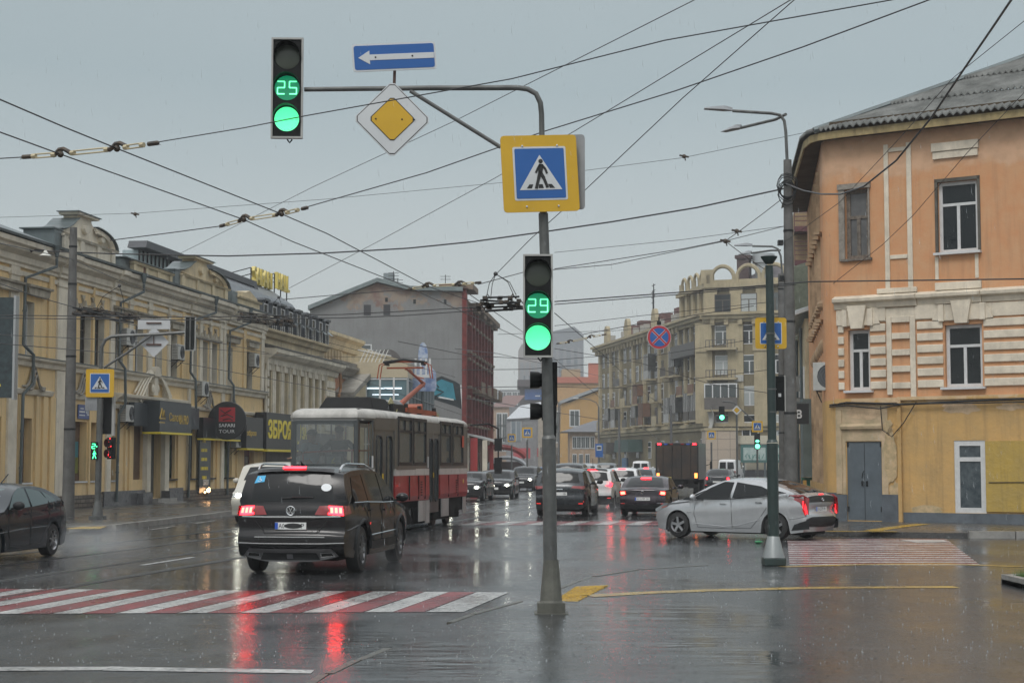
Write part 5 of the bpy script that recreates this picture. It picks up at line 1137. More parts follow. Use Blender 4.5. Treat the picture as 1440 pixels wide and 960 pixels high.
        m=MF(); m.box(u-1.2,u+1.2,-1.2,-.08,z-.2,z); b_=m.build('balcony',GT,r); m=MF(); m.box(u-1.15,u+1.15,-1.18,-1.1,z+.01,z+1.05); m.build('balcony_front',cols[ci],b_)
        if gl:
            m=MF(); m.box(u-1.12,u+1.12,-1.12,-.1,z+1.06,z+h); m.build('glazed_box',mat('glazed_dark',(.05,.055,.05),.15,var=.6,scale=2,spec=.3) if ci!=2 else cols[2],b_); m=MF()
            for k in range(4): m.box(u-1.15+k*.74,u-1.07+k*.74,-1.17,-1.121,z+1.06,z+h)
            m.build('balcony_frame',cols[0] if ci<2 else cols[3],b_)
    m=MF(); m.box(LS-11.4,LS-.8,-1.3,-.08,14.3,14.5); m.box(LS-11.4,LS-.8,-1.25,-1.15,14.5,15.8); m.build('top_balcony',cols[3],r)
    m=MF(); 
    for i in range(26): u=1+i*1.8; m.box(u,u+.5,-.75,-.51,zc-1.2,zc-.5)
    for i in range(10): m.fbox(1,.6+i*1.6,1.1+i*1.6,-.75,-.51,zc-1.2,zc-.5)
    m.build('corbel',GT,r)
    # awnings
    u=SF.u(893); m=MF(); m.prism([(u-4.2,3.4),(u+4.2,3.4),(u+4.0,5.0),(u-3.7,5.0)],-2.0,-.09); m.build('green_awning',mat('green_awning',(.02,.06,.05),.6,var=.2),r)
    u=SF.u(863); m=MF(); m.box(u-1.6,u+1.6,-1.5,-.09,3.2,4.8); m.build('dark_awning',cols[3],r)
    u=SF.u(880); m=MF(); m.box(u-1.4,u+1.4,-.3,-.09,.3,2.6); m.build('blue_door',mat('blue_door',(.03,.12,.25),.5),r)
    for px in (1040,): u=FF.u(px); m=MF(); m.fbox(1,u-.5,u+.5,-.5,-.08,zr[2]-1.9,zr[2]-1.2); m.build('cooling_box',mat('ac_white',(0,0,0)),r)
    for px,py in ((407/3.2+780,300/3.2+340),(489/3.2+780,270/3.2+340)):
        v=P(px,py,222); dx,dy=v.x-SF.base[0],v.y-SF.base[1]; x=dx*SF.d[0]+dy*SF.d[1]; m=MF(); m.tube([(x,2,zc),(x,2,v.z+2.4)],.07,4); [m.tube([(x-.9+k*.1,2,v.z+2.2-k*.7),(x+.9-k*.1,2,v.z+2.2-k*.7)],.05,4) for k in range(3)]; m.build('antenna',TRIM,r)
    # round satellite dish
    u=FF.u(1003); x,y,_=lf(u,-1.1,0); m=MB(); m.lathe([(0,.25),(.9,.1),(1.25,-.15),(1.2,-.1),(0,.3)],16,(x,y,FF.z(1003,589)),'y'); m.build('dish',mat('dish',(.4,.4,.38),.5),r,smooth=True)
    return FF
FF=grand()
def low_pavilion():
    Y=176; x0=P(992,650,Y).x; x1=P(1038,650,Y).x; x2=P(1112,650,Y).x
    zt=P(1000,605,Y).z
    r=thing('tiled_pavilion','low beige tiled pavilion wall in front of the grand corner house','building',(x0,Y,0),R(-3)); TL=brickmat('pink_beige_tile',(.44,.36,.28),(.42,.35,.28),(.24,.2,.17),w=1.3,h=1.1,ms=.03,rough=.35,offset=0)
    m=MB(); m.box(0,x1-x0,0,6,0,zt); m.build('wall',TL,r); m=MB(); m.box(-.1,x1-x0+.1,-.1,6.1,zt+.001,zt+.25); m.build('parapet_cap',GT,r)
    r=thing('kiosk_row','long low pavilion with cream fascia and dark plinth behind the billboards','building',(x1+.1,Y+.8,0),R(-3)); w=x2-x1
    m=MB(); m.box(0,w,0,5,.0,P(1050,616,Y).z); m.build('wall',mat('kiosk_wall',(.34,.29,.22),.6,var=.3),r); m=MB(); m.box(-.1,w,-.3,-.002,P(1050,624,Y).z,P(1050,612,Y).z); m.box(0,w,-.2,-.002,P(1050,660,Y).z,P(1050,651,Y).z); m.build('fascia',mat('fascia_cream',(.5,.46,.36),.6),r); m=MB(); m.box(0,w,-.25,-.002,0,P(1050,661,Y).z); m.build('plinth',mat('dark_plinth',(.07,.07,.075),.6),r)
    for k,(a,b,lb) in enumerate(((1045,1077,'green framed billboard with a pale drawing, left of the pair'),(1091,1112,'green framed billboard with a pale drawing, right of the pair, partly behind the concrete poles'))):
        xa=P(a-3,650,Y-1.5).x; xb=P(b+3,650,Y-1.5).x; z0=P(1050,650,Y-1.5).z; z1=P(1050,625,Y-1.5).z
        r=thing('billboard',lb,'billboard',(xa,Y-1.5,0),0,'green framed billboards'); m=MB(); m.box(0,xb-xa,0,.3,z0,z1); m.build('frame',mat('billboard_green',(.04,.13,.12),.5),r); m=MB(); w=xb-xa; m.box(.25,w-.25,-.04,-.001,z0+.25,z1-.3); m.build('poster',mat('poster_pale',(.42,.5,.47),.4,var=.5,scale=1.5,col2=(.25,.36,.34)),r)
        m=MB(); [m.tube([(.4+(w-.8)*i/8,-.05,z0+.6+.35*math.sin(i*1.7)) for i in range(9)],.03,4)]; [m.box(.5+i*.35,.56+i*.35,-.06,-.041,z0+.4,z0+.8) for i in range(int((w-1)/.35))]; m.build('drawing_line',mat('drawing_green',(.03,.18,.15),.5),r)
        m=MB(); m.box(.2,.4,.05,.25,0,z0); m.box(w-.4,w-.2,.05,.25,0,z0); m.build('post',PIPE,r)
low_pavilion()
# ---- the bend of the street ----
def far_street():
    Y=300
    def wins(r,x0,xs,zs,w,h,Y,fm=PVC,y=-.05):
        for px in xs:
            for py in zs:
                c=P(px,py,Y); m=MB(); m.box(c.x-x0-w,c.x-x0+w,y-.05,y,c.z-h,c.z+h); o=m.build('window',fm,r); m=MB(); m.box(c.x-x0-w*.8,c.x-x0-.06*w,y-.08,y-.051,c.z-h*.85,c.z+h*.85); m.box(c.x-x0+.06*w,c.x-x0+w*.8,y-.08,y-.051,c.z-h*.85,c.z+h*.85); m.build('pane',GLZ2,o)
    # yellow gabled house
    x0=P(786,600,290).x; x1=P(852,600,290).x; q=lambda px,py,Y_=290:(P(px,py,Y_).x-x0,P(px,py,Y_).z)
    r=thing('yellow_house','tall plain yellow house whose blank wall closes the bend of the street','building',(x0,290,0),0); m=MB(); m.prism([(0,0),q(852,660),q(852,545),q(800,566),q(790,566)],0,14); m.build('wall',mat('yellow_render',(.5,.31,.12),.75,var=.25,scale=.2),r)
    m=MB(); a=q(788,568);b=q(853,544); m.beam((a[0],7,a[1]+.3),(b[0],7,b[1]+.3),15,.5,up=(0,0,1)); m.build('roof_edge',mat('pale_roof_edge',(.3,.32,.33),.5),r); wins(r,x0,[808],[588],.9,1.5,290)
    x0=P(784,600,330).x; x1=P(850,600,330).x; r=block('pink_topped_house','yellow house with pink cornice seen above the roofs left of the grand house',x0,x1,330,345,P(800,530,330).z,mat('orange_render',(.52,.33,.16),.75,var=.2))
    m=MB(); z=P(800,530,330).z; m.box(-.3,x1-x0,-.5,0,z-1.2,z); m.build('pink_cornice',mat('pink_trim',(.45,.16,.11),.7),r)
    for px in (838,): c=P(px,527,330); m=MB(); m.box(c.x-x0-1.4,c.x-x0+1.4,1,3,z,z+2.8); m.build('chimney',mat('pink_trim',(0,0,0)),r)
    m=MB(); m.box(1,(x1-x0)*.5,2,10,z,P(800,518,330).z); m.build('attic',mat('tan_attic',(.35,.27,.18),.7),r)
    # hipped low house
    x0=P(797,600,268).x; x1=P(850,600,268).x; q=lambda px,py:(P(px,py,268).x-x0,P(px,py,268).z)
    r=thing('hipped_house','small peach house with a dark hipped roof left of the grand house','building',(x0,268,0),0); ze=q(800,607)[1]
    m=MB(); m.box(.5,x1-x0,0,10,0,ze); m.build('wall',mat('peach_render',(.42,.3,.2),.75,var=.3),r); m=MB(); m.add([(-1,-1,ze),(x1-x0+2,-1,ze),(x1-x0+2,11,ze),(-1,11,ze),(4.6,5,q(840,590)[1]),(x1-x0+2,5,q(840,588)[1])],[(0,1,5,4),(3,0,4),(2,3,4,5),(0,3,2,1)]); m.build('roof',mat('dark_sheet_roof',(.12,.125,.14),.5,var=.3),r); wins(r,x0,[808,814,820,826,833],[622],.35,1.0,268); wins(r,x0,[808,817,826],[645],.35,.8,268)
    # grey glass-roofed house, pinkish house
    x0=P(712,600,300).x; q=lambda px,py:(P(px,py,300).x-x0,P(px,py,300).z)
    r=thing('glass_roofed_house','grey house with a curved white mansard and a wall of glazing','building',(x0,300,0),0); m=MB(); w=q(762,600)[0]; m.box(0,w,0,12,0,q(0,589)[1]); m.build('wall',mat('grey_wall_far',(.27,.27,.28),.6,var=.3),r)
    m=MB(); m.add([(0,-.5,q(0,589)[1]),(w,-.5,q(0,586)[1]),(w,10,q(0,562)[1]),(2.5,8,q(0,568)[1]),(0,12,q(0,589)[1])],[(0,1,2,3),(0,3,4)]); m.build('white_mansard',mat('pale_curved_roof',(.42,.44,.46),.35),r); m=MB(); m.box(.8,q(733,600)[0],-.15,-.01,q(0,620)[1],q(0,592)[1]); m.build('glazing',mat('far_blue_glass',(.13,.17,.2),.15,spec=.7,var=.4,scale=.6,col2=(.22,.25,.27)),r)
    m=MB(); [m.box(.8+i*.9,.9+i*.9,-.2,-.151,q(0,620)[1],q(0,592)[1]) for i in range(4)]; m.build('mullion',PVC,r)
    x0=P(692,600,310).x; r=block('pinkish_house','narrow pinkish house between the red street front and the glass roofed house',x0,P(716,600,310).x,310,322,P(700,572,310).z,mat('pinkish_render',(.42,.3,.22),.75,var=.3)); wins(r,x0,[702,710],[590,607,625],.5,1.3,310)
    m=MB(); z=P(700,572,310).z; m.add([(-.3,-.5,z),(P(716,600,310).x-x0+1,-.5,z),(P(716,600,310).x-x0+3,6,z+2.4),(2.5,6,z+2.4)],[(0,1,2,3)]); m.build('roof',mat('red_brown_roof',(.16,.09,.08),.6),r)
    x0=P(731,600,340).x; r=block('blue_paneled_house','dark roofed house with bright blue attic panels behind the traffic pole',x0,P(765,600,340).x,340,350,P(740,545,340).z,mat('dark_attic_wall',(.1,.095,.1),.6)); c=P(738,552,340); m=MB(); m.box(c.x-x0,P(764,0,340).x-x0,-.3,-.01,P(0,562,340).z,P(0,545,340).z-.3); m.build('blue_panel',mat('blue_facade',(.05,.12,.32),.4,var=.3),r)
    m=MB(); m.box(-.5,P(766,600,340).x-x0,-1,8,P(740,545,340).z+.001,P(740,534,340).z); m.build('roof',mat('dark_attic_roof',(.09,.08,.085),.6),r)
    x0=P(757,600,295).x; r=block('light_strip_house','pale narrow house with lit shop windows behind the traffic pole',x0,P(788,600,295).x,295,308,P(770,572,295).z,mat('pale_strip_wall',(.4,.36,.3),.7,var=.3)); wins(r,x0,[783],[590,610],.5,1.6,295); m=MB(); z=P(770,640,295).z; m.box(.3,P(786,600,295).x-x0,-1.2,-.01,z,z+1.4); m.build('shop_awning',mat('shop_band_far',(.14,.13,.12),.5),r)
    x0=P(736,600,270).x; r=thing('red_shop_sign','red shop sign strip low down on the far left house fronts','sign',(x0-1.6,296,P(735,637,296).z),0); m=MB(); m.box(0,3.0,-.3,0,-.9,.9); m.box(4.2,5.6,-.3,0,-.6,.9); m.build('panel',mat('sign_red_far',(.4,.05,.06),.5),r)
    # far grey blocks and towers
    r=block('grey_block','flat grey far block in the haze left of the traffic pole',P(686,600,520).x,P(735,600,520).x,520,540,P(700,548,520).z,mat('haze_block',(.2,.21,.22),.7,var=.2))
    wins(r,P(686,600,520).x,[692,700,708,716,724,731],[556,567],.8,1.2,520)
    for nm,lb,a,b,top,Y_ in (('high_rise','pale high-rise in the haze, left half behind the green signal',729,770,476,560),('high_rise','tallest glass high-rise fading into the haze right of the green signal',768,821,459,620)):
        x0=P(a,600,Y_).x; x1=P(b,600,Y_).x; r=thing(nm,lb,'tower',(x0,Y_,0),0); zt=P(a,top,Y_).z; m=MB(); w=x1-x0
        m.prism([(0,0),(w,0),(w,zt-3),(w*.75,zt),(w*.1,zt-2),(0,zt-4)],0,30); m.build('wall',mat('tower_wall' if a>760 else 'tower_wall_pale',(.2,.22,.24) if a>760 else (.3,.28,.27),.5,var=.2),r)
        m=MB(); n=int(zt/3)
        for i in range(2,n-3): m.box(w*.12,w*.88,-.3,-.01,i*3,i*3+1.3)
        m.build('window_band',mat('tower_glass',(.13,.16,.19),.2,spec=.7),r)
        m=MB(); [m.box(w*k-.6,w*k+.6,-.5,-.301,0,zt-8) for k in (.12,.3,.5,.7,.88)]; m.build('pier',mat('tower_pier',(.24,.25,.26),.6),r)
    x0=P(640,600,600).x
    # hazy low roofs so the street end is closed
    for i,(a,b,t,Y_,c) in enumerate(((590,700,585,430,(.25,.24,.23)),(700,760,570,420,(.22,.22,.23)),(820,1150,560,420,(.28,.26,.22)))):
        block('far_rooftops',('low grey roofs showing far off behind the left street front','dark low roofs at the far end of the street','pale long block hidden behind the grand house')[i],P(a,600,Y_).x,P(b,600,Y_).x,Y_,Y_+20,P(a,t,Y_).z,mat('far_roof%d'%i,c,.7,var=.3))
far_street()

# ---------------- tram ----------------
GG=mat('tram_grey',(.115,.115,.108),.35,var=.25,scale=2,streak=.35,coat=.3); TRD=mat('tram_red',(.33,.02,.022),.35,var=.25,scale=2,coat=.15,streak=.25); TWH=mat('tram_white',(.55,.53,.5),.35,var=.2,scale=2,streak=.35); TRF=mat('tram_roof',(.5,.485,.45),.5,var=.4,scale=2,streak=.3)
RUB=mat('rubber_seal',(.02,.02,.02),.5); TGL=glassmat('tram_glass',(.46,.5,.5),.8); ORR=mat('orange_red_paint',(.55,.07,.035),.4); PGR=mat('pantograph_orange',(.33,.075,.03),.5,var=.3)
def tram():
    a=Vector((-3.36,40.5)); b=Vector((-1.42,51.5)); d=(b-a).normalized(); ang=math.atan2(d.y,d.x)
    # local x along the side towards the front, local -y = right side faces the camera ; origin at rear-right body corner
    o=thing('tram','red white and grey tram seen from its rear corner, route 6, orange pantograph raised','tram',(a.x,a.y,0),ang)
    Wd=2.62; Ls=11.3; T=-.35; ins=.2; XC=1.0; H=3.1; zf=.62   # tapered ends
    plan=[(-T,ins),(XC,0),(Ls,0),(Ls+1.2,ins+.1),(Ls+1.2,Wd-ins-.1),(Ls,Wd),(XC,Wd),(-T,Wd-ins)]
    def sh(x): return max(0,(2.5-x)/1.5*.24)
    nn=Vector((-d.y,d.x))
    def ux(px):
        lo,hi=-1,14
        for _ in range(40):
            u=(lo+hi)/2; q=a+d*u+nn*sh(u); P0=P(px,640,q.y).x
            if q.x<P0: lo=u
            else: hi=u
        return u
    def panel(m,u0,u1,z0,z1,y=0.0,t=.05): m.box(u0,u1,y,y+t,z0,z1)
    def uz(px,py):
        F=Fr(a.x,a.y,d.x,d.y); return F.uz(px,py)
    Z0=uz(560,705)[1]; zr0=uz(570,668.5)[1]; zw0=uz(570,659)[1]; zt=uz(570,586)[1]
    # right side: windows and doors
    doors=[(ux(526.5),ux(555)),(ux(603),ux(618))]
    wins=[(ux(560.5),ux(579)),(ux(581.5),ux(599)),(ux(619.5),ux(634)),(ux(636.5),ux(651))]
    wz0,wz1=uz(570,652)[1],uz(570,588.5)[1]; dz1=uz(540,604)[1]
    holes=[(u0,u1,wz0,wz1) for u0,u1 in wins]+[(u0,u1,.45,dz1) for u0,u1 in doors]
    m=MB(); m.wall(XC,Ls,wz0-.15,2.95,[(h[0],h[1],max(h[2],wz0-.15),h[3]) for h in holes],0,.06); m.build('side_wall',GG,o)
    m=MB(); g=MB(); w_=MB()
    cuts=[XC]+[x for q in doors for x in q]+[Ls]
    for k in (0,2,4):
        m.mould(cuts[k],cuts[k+1],[(.03,zr0),(-.012,zr0),(-.03,.95),(.01,Z0-.02),(.06,Z0-.02)]); w_.box(cuts[k],cuts[k+1],-.014,.03,zr0+.002,zw0); g.box(cuts[k],cuts[k+1],-.004,.03,zw0+.002,wz0-.148)
    m.build('red_side_panel',TRD,o); w_.build('white_stripe',TWH,o); g.build('grey_band',GG,o)
    for u0,u1 in wins:
        wn=MB(); t=.045; wn.box(u0-t,u0+t,-.015,.02,wz0-t,wz1+t); wn.box(u1-t,u1+t,-.015,.02,wz0-t,wz1+t); wn.box(u0+t,u1-t,-.015,.02,wz0-t,wz0+t); wn.box(u0+t,u1-t,-.015,.02,wz1-t,wz1+t); zs=wz0+(wz1-wz0)*.72; wn.box(u0+t,u1-t,-.012,.02,zs-.03,zs+.03); wn.box((u0+u1)/2-.02,(u0+u1)/2+.02,-.01,.02,zs+.03,wz1-t)
        f=wn.build('window',RUB,o); MB().box(u0,u1,.02,.028,wz0,wz1).build('pane',TGL,f)
    for u0,u1 in doors:
        c=(u0+u1)/2
        for p,q in ((u0+.02,c-.015),(c+.015,u1-.02)):
            dm=MB(); t=.13; dm.wall(p,q,.45,dz1,[(p+t,q-t,.75,dz1-.15)],.02,.03); dm.box(p,q,.052,.06,.45,.72)
            f=dm.build('door',GG,o); ww=MB(); ww.tube([(p+t,.012,.8),(p+t,.012,dz1-.25),(p+t+.08,.012,dz1-.15),(q-t-.08,.012,dz1-.15),(q-t,.012,dz1-.25),(q-t,.012,.85),(q-t-.08,.012,.76),(p+t+.08,.012,.76),(p+t,.012,.85)],.025,5); ww.build('door_seal',RUB,f); MB().box(p+t,q-t,.035,.045,.76,dz1-.15).build('pane',TGL,f)
        h=MB(); h.box(c-.16,c-.1,-.02,.02,1.42,1.56); h.build('door_button',mat('yellow_button',(.6,.4,.03),.4),f)
        h=MB(); h.box(u0-.16,u0-.09,-.02,-.002,1.7,2.0); h.build('door_lamp',PVC,o)
    # other walls
    m=MB(); 
    def vwall(mm,p,q,z0,z1): mm.quad((p[0],p[1],z0),(q[0],q[1],z0),(q[0],q[1],z1),(p[0],p[1],z1))
    # far side with windows as one wall band
    for z0,z1 in ((zw0,wz0),(wz1,2.95)): vwall(m,(Ls,Wd),(XC,Wd),z0,z1)
    for i in range(8):
        x=XC+i*(Ls-XC)/7; vwall(m,(min(Ls,x+.08),Wd),(max(XC,x-.08),Wd),wz0,wz1)
    for p,q in ((plan[2],plan[3]),(plan[3],plan[4]),(plan[4],plan[5])): vwall(m,p,q,zw0,wz0); vwall(m,p,q,wz1,2.95)
    for p in (plan[3],plan[4]): m.box(p[0]-.08,p[0],p[1]-.08,p[1]+.08,wz0,wz1)
    for p,q in ((plan[6],plan[7]),(plan[7],plan[0]),(plan[0],plan[1])): vwall(m,p,q,2.88,2.95); vwall(m,p,q,zw0,zw0+.05)
    m.build('far_wall',GG,o); m=MB(); vwall(m,plan[2],plan[3],Z0,zw0); vwall(m,plan[3],plan[4],Z0,zw0); vwall(m,plan[4],plan[5],Z0,zw0); vwall(m,plan[5],plan[6],Z0,zw0); vwall(m,plan[6],plan[7],Z0,zr0);vwall(m,plan[7],plan[0],Z0,zr0);vwall(m,plan[0],plan[1],Z0,zr0); m.build('end_panel',TRD,o)
    m=MB(); vwall(m,plan[6],plan[7],zr0,zw0);vwall(m,plan[7],plan[0],zr0,zw0);vwall(m,plan[0],plan[1],zr0,zw0); m.build('end_stripe',TWH,o)
    # rear frame and glass
    zl,zu=zw0+.06,2.87
    m=MB()
    r0,r1=plan[0],plan[7]
    m.box(-T-.0,-T+.1,r0[1]-.02,r0[1]+.14,zl,zu); m.box(-T,-T+.1,r1[1]-.12,r1[1]+.04,zl,zu); m.box(-T,-T+.08,r0[1],r1[1],zu-.1,zu+.02); m.box(-T,-T+.08,r0[1],r1[1],zl-.04,zl+.08)
    m.beam((XC,.05,zl),(XC,.05,zu),.12,.1); m.beam((XC,Wd-.05,zl),(XC,Wd-.05,zu),.12,.1); m.build('rear_frame',mat('rear_frame_grey',(.035,.042,.045),.3,coat=.4),o,bevel=.02)
    m=MB(); m.quad((-T-.0,r1[1]-.12,zl),(-T,r0[1]+.14,zl),(-T,r0[1]+.14,zu-.08),(-T,r1[1]-.12,zu-.08)); m.build('rear_window',TGL,o)
    m=MB(); m.quad((-T+.1,r0[1]-.03,zl),(XC-.05,.02,zl),(XC-.05,.02,zu-.08),(-T+.1,r0[1]-.03,zu-.08)); m.quad((XC-.05,Wd-.02,zl),(-T+.1,Wd-ins+.01,zl),(-T+.1,Wd-ins+.01,zu-.08),(XC-.05,Wd-.02,zu-.08)); m.build('corner_window',TGL,o)
    # roof
    m=MB(); n=len(plan); ctr=(Ls/2,Wd/2)
    rings=[]
    for s,z in ((1.012,2.93),(1.015,2.99),(.99,3.06),(.93,3.12),(.8,3.17)):
        rings.append([(ctr[0]+(p[0]-ctr[0])*(1-(1-s)*.25),ctr[1]+(p[1]-ctr[1])*s,z-(.06 if abs(p[0]-ctr[0])>Ls/2+.5 else 0)) for p in plan])
    vs=[v for r in rings for v in r]; m.add(vs,[(i*n+k,i*n+(k+1)%n,(i+1)*n+(k+1)%n,(i+1)*n+k) for i in range(len(rings)-1) for k in range(n)]+[tuple(range((len(rings)-1)*n,len(rings)*n)),tuple(range(n))[::-1]])
    m.build('roof',TRF,o,smooth=True)
    m=MB(); m.vprism([(p[0]*.985+.05,.04+(p[1])*.968) for p in plan],.42,.8); m.build('floor',UND,o)
    m=MB(); m.box(.5,Ls+.8,.1,Wd-.1,2.86,2.9); m.box(XC+.1,Ls,Wd-.14,Wd-.05,.8,1.35); m.build('interior_lining',mat('tram_interior',(.25,.25,.23),.6),o)
    for u in (1.5,2.6,3.7,5.6,6.7,7.8,9.2): 
        m=MB(); m.box(u,u+.42,1.55,2.35,1.15,1.22); m.box(u,u+.06,1.55,2.35,1.22,1.75); m.build('seat',mat('tram_seat',(.16,.04,.035),.5),o)
    m=MB(); 
    zr=2.12; m.tube([(-T+.18,r0[1]+.15,zr+.02),(-T+.18,r1[1]-.1,zr-.04)],.028,6); m.tube([(-T+.2,r0[1]+.28,.9),(-T+.2,r0[1]+.28,zr)],.03,6); m.tube([(-T+.2,r1[1]-.3,.9),(-T+.2,r1[1]-.3,zr)],.03,6); m.tube([(-T+.18,r0[1]+.15,zr),(1.5,.12,zr+.03)],.025,6); m.tube([(1.4,.15,.8),(1.4,.15,2.8)],.028,6)
    for u in (2,5,8): m.tube([(u,.6,.8),(u,.6,2.85)],.02,6)
    m.build('handrail',ORR,o)
    # route number
    m=MB(); m.box(-T+.06,-T+.1,.72,1.34,1.62,2.04); q=m.build('route_box',mat('route_box',(.12,.13,.13),.5),o); m=MB(); m.box(-T+.045,-T+.058,.79,1.27,1.66,1.99); m.build('route_plate',mat('route_plate',(.32,.34,.33),.4),q)
    vs,fs=textmesh('6',.17,.26,.004,.02); m=MB(); m.add([(-T+.04+b_,1.03-a_,1.83+c_) for a_,b_,c_ in vs],fs); m.build('route_number',mat('route_yellow',(.8,.74,.35),.4),q)
    # roof gear
    m=MB(); m.add([(1.5,.5,3.14),(5.2,.5,3.14),(5.2,2.1,3.14),(1.5,2.1,3.14),(1.8,.7,3.52),(4.9,.7,3.52),(4.9,1.9,3.52),(1.8,1.9,3.52)],[(4,5,6,7),(0,1,5,4),(1,2,6,5),(2,3,7,6),(3,0,4,7)]); 
    for v in m.v: pass
    m.v=[(x+.6 if x<2 else x-1.0,y,z) for x,y,z in m.v]; m.build('roof_box',mat('roof_box_black',(.012,.012,.012),.6,var=.3,spec=.15),o,bevel=.03)
    m=MB(); m.box(.6,5,.3,2.3,3.12,3.16); m.build('roof_walkway',TRIM,o)
    m=MB(); m.beam((4.3,.5,3.17),(4.1,.64,3.5),.3,.03,up=(0,1,0)); m.build('warning_panel',mat('faded_yellow_white',(.5,.46,.22),.5,var=.7,scale=8,col2=(.1,.1,.09)),o)
    m=MB()
    for i in range(7): m.sphere((4.6+i*.24,.75+(i%2)*.3,3.24+.06*((i*7)%3)),.22,8,(.9,1.2,.9-.06*i))
    m.build('tarpaulin',mat('grey_tarpaulin',(.13,.14,.15),.35,var=.5,scale=6),o,smooth=True)
    pu=6.6
    m=MB(); m.box(pu-1.3,pu+2.4,.45,.6,3.22,3.34); m.box(pu-1.3,pu+2.4,1.9,2.05,3.22,3.34)
    for u in (pu-1.2,pu+.6,pu+2.3): m.box(u,u+.15,.45,2.05,3.2,3.32)
    m.tube([(pu+.8,.5,3.42),(pu+.8,2.0,3.42)],.09,8); m.build('pantograph_base',PGR,o)
    m=MB()
    for u in (pu-1.2,pu+.4,pu+2.3):
        for y in (.5,2.0): m.cyl((u,y,3.12),(u,y,3.22),.07); m.cyl((u,y,3.34),(u,y,3.44),.06)
    m.box(pu-2.6,pu-1.2,.5,1.6,3.15,3.4); m.build('insulator',TRIM,o)
    # arm: knee and head located from the photograph in the plane of the tram axis
    axis=a+Vector((-d.y,d.x))*1.25; FA=Fr(axis.x,axis.y,d.x,d.y)
    kn=FA.uz(596,539); 
    bx=FA.uz(581,572)
    head=FA.uz(572,506)   # approximate centre of the head
    kz=kn[1]; hz=uz(600,500)[1]
    m=MB(); m.tube([(pu+.8,1.25,3.42),(kn[0],1.25,kz)],[.085,.06],8); 
    hc=(head[0]-.2,1.25,FA.uz(548,512)[1]+.1)
    m.tube([(kn[0],1.25,kz),(hc[0],1.25,hc[2]-.1)],[.042,.028],8); m.tube([(kn[0]+.1,1.25,kz-.1),(hc[0]+.6,1.25,(kz+hc[2])/2+.1),(hc[0],1.25,hc[2]-.15)],.018,5)
    m.tube([(kn[0],1.25,kz+.15),(kn[0]-.0,1.45,kz+.2),(kn[0]-.0,1.6,kz+.3)],.02,5)
    m.build('pantograph_arm',PGR,o,smooth=True)
    m=MB(); 
    for dx in (-.16,.16): m.tube([(hc[0]+dx,1.25-.8,hc[2]-.42),(hc[0]+dx,1.25-.74,hc[2]-.02),(hc[0]+dx,1.25-.5,hc[2]+.08),(hc[0]+dx,1.25+.5,hc[2]+.08),(hc[0]+dx,1.25+.74,hc[2]-.02),(hc[0]+dx,1.25+.8,hc[2]-.42)],.018,6)
    h=m.build('pantograph_head',PGR,o,smooth=True); m=MB(); [m.tube([(hc[0]+dx,1.25-.62,hc[2]+.06),(hc[0]+dx,1.25,hc[2]+.135),(hc[0]+dx,1.25+.62,hc[2]+.06)],.04,6) for dx in (-.16,.16)]; m.beam((hc[0]-.2,.7,hc[2]),(hc[0]+.2,.7,hc[2]),.06); m.beam((hc[0]-.2,1.8,hc[2]),(hc[0]+.2,1.8,hc[2]),.06); m.build('collector_strip',TRIM,h)
    m=MB(); m.tube([(hc[0],.7,hc[2]-.1),(hc[0],1.8,hc[2]-.1)],.03,6); m.build('head_axle',PGR,h)
    # underframe, bogie and skirts
    m=MB(); m.box(.6,Ls-.2,.2,Wd-.2,.2,.75); m.box(1.2,4.2,.06,.2,.2,.62); m.box(4.6,6.4,.1,.2,.18,.62); m.box(7,10,.1,.2,.22,.62); m.box(.6,Ls,Wd-.08,Wd-.05,.3,1.2); m.build('underframe',UND,o)
    for u in (2.0,3.9,8.2,10.1):
        for y in (.4,2.0):
            m=MB(); m.lathe([(0,-.06),(.34,-.06),(.36,-.03),(.36,.06),(0,.06)],20,(u,y,.36),'y'); m.build('wheel',mat('wheel_steel',(.05,.045,.04),.5,.5),o,smooth=True)
    for u0,u1,z in ((ux(589),ux(598),.25),(ux(598.5),ux(604),.18),(ux(621),ux(631),.3),(ux(651),ux(655),.3)):
        m=MB(); m.box(u0,u1,-.005,.02,z,Z0-.03); m.build('wheel_skirt',mat('skirt_white',(.42,.41,.4),.4,streak=.5,var=.3),o)
    for u in (ux(575),ux(588),ux(597),ux(630),ux(643)):
        m=MB(); m.box(u,u+.012,-.035,-.0,Z0+.02,zr0-.01); m.build('panel_seam',SEAM,o)
    m=MB(); put_text(m,'04',ux(650),zr0-.22,-.035,.14,.14,.004); m.build('fleet_number',mat('yellow_button',(0,0,0)),o)
    for u in (5.0,9.6):
        m=MB(); [m.box(u,u+.16,-.04,-.02,.95+i*.07,.98+i*.07) for i in range(6)]; m.build('vent_slats',RUB,o)
    # front mirror arm
    m=MB(); m.tube([(Ls+.6,.0,3.0),(Ls+1.0,-.5,3.05),(Ls+1.3,-.75,2.9),(Ls+1.3,-.75,2.4)],.03,6); m.box(Ls+1.22,Ls+1.38,-.86,-.64,2.2,2.6); m.box(Ls+1.22,Ls+1.38,-.86,-.64,1.5,2.0); m.tube([(Ls+1.3,-.75,2.3),(Ls+1.3,-.75,1.9)],.025,6); m.build('mirror',TRIM,o)
    m=MB(); m.box(10.55,10.8,-.02,-.01,wz0+.5,wz0+.85); m.build('orange_sign',ORR,o)
    for ch in o.children_recursive:
        if ch.type=='MESH':
            for v in ch.data.vertices:
                t=sh(v.co.x)
                if t: v.co.y+=t*(1-2*v.co.y/Wd)
    c=Vector((d.x,d.y)); n_=Vector((-d.y,d.x))
    return lambda u,y,z: Vector((a.x+d.x*u+n_.x*y,a.y+d.y*u+n_.y*y,z))
TP=tram()
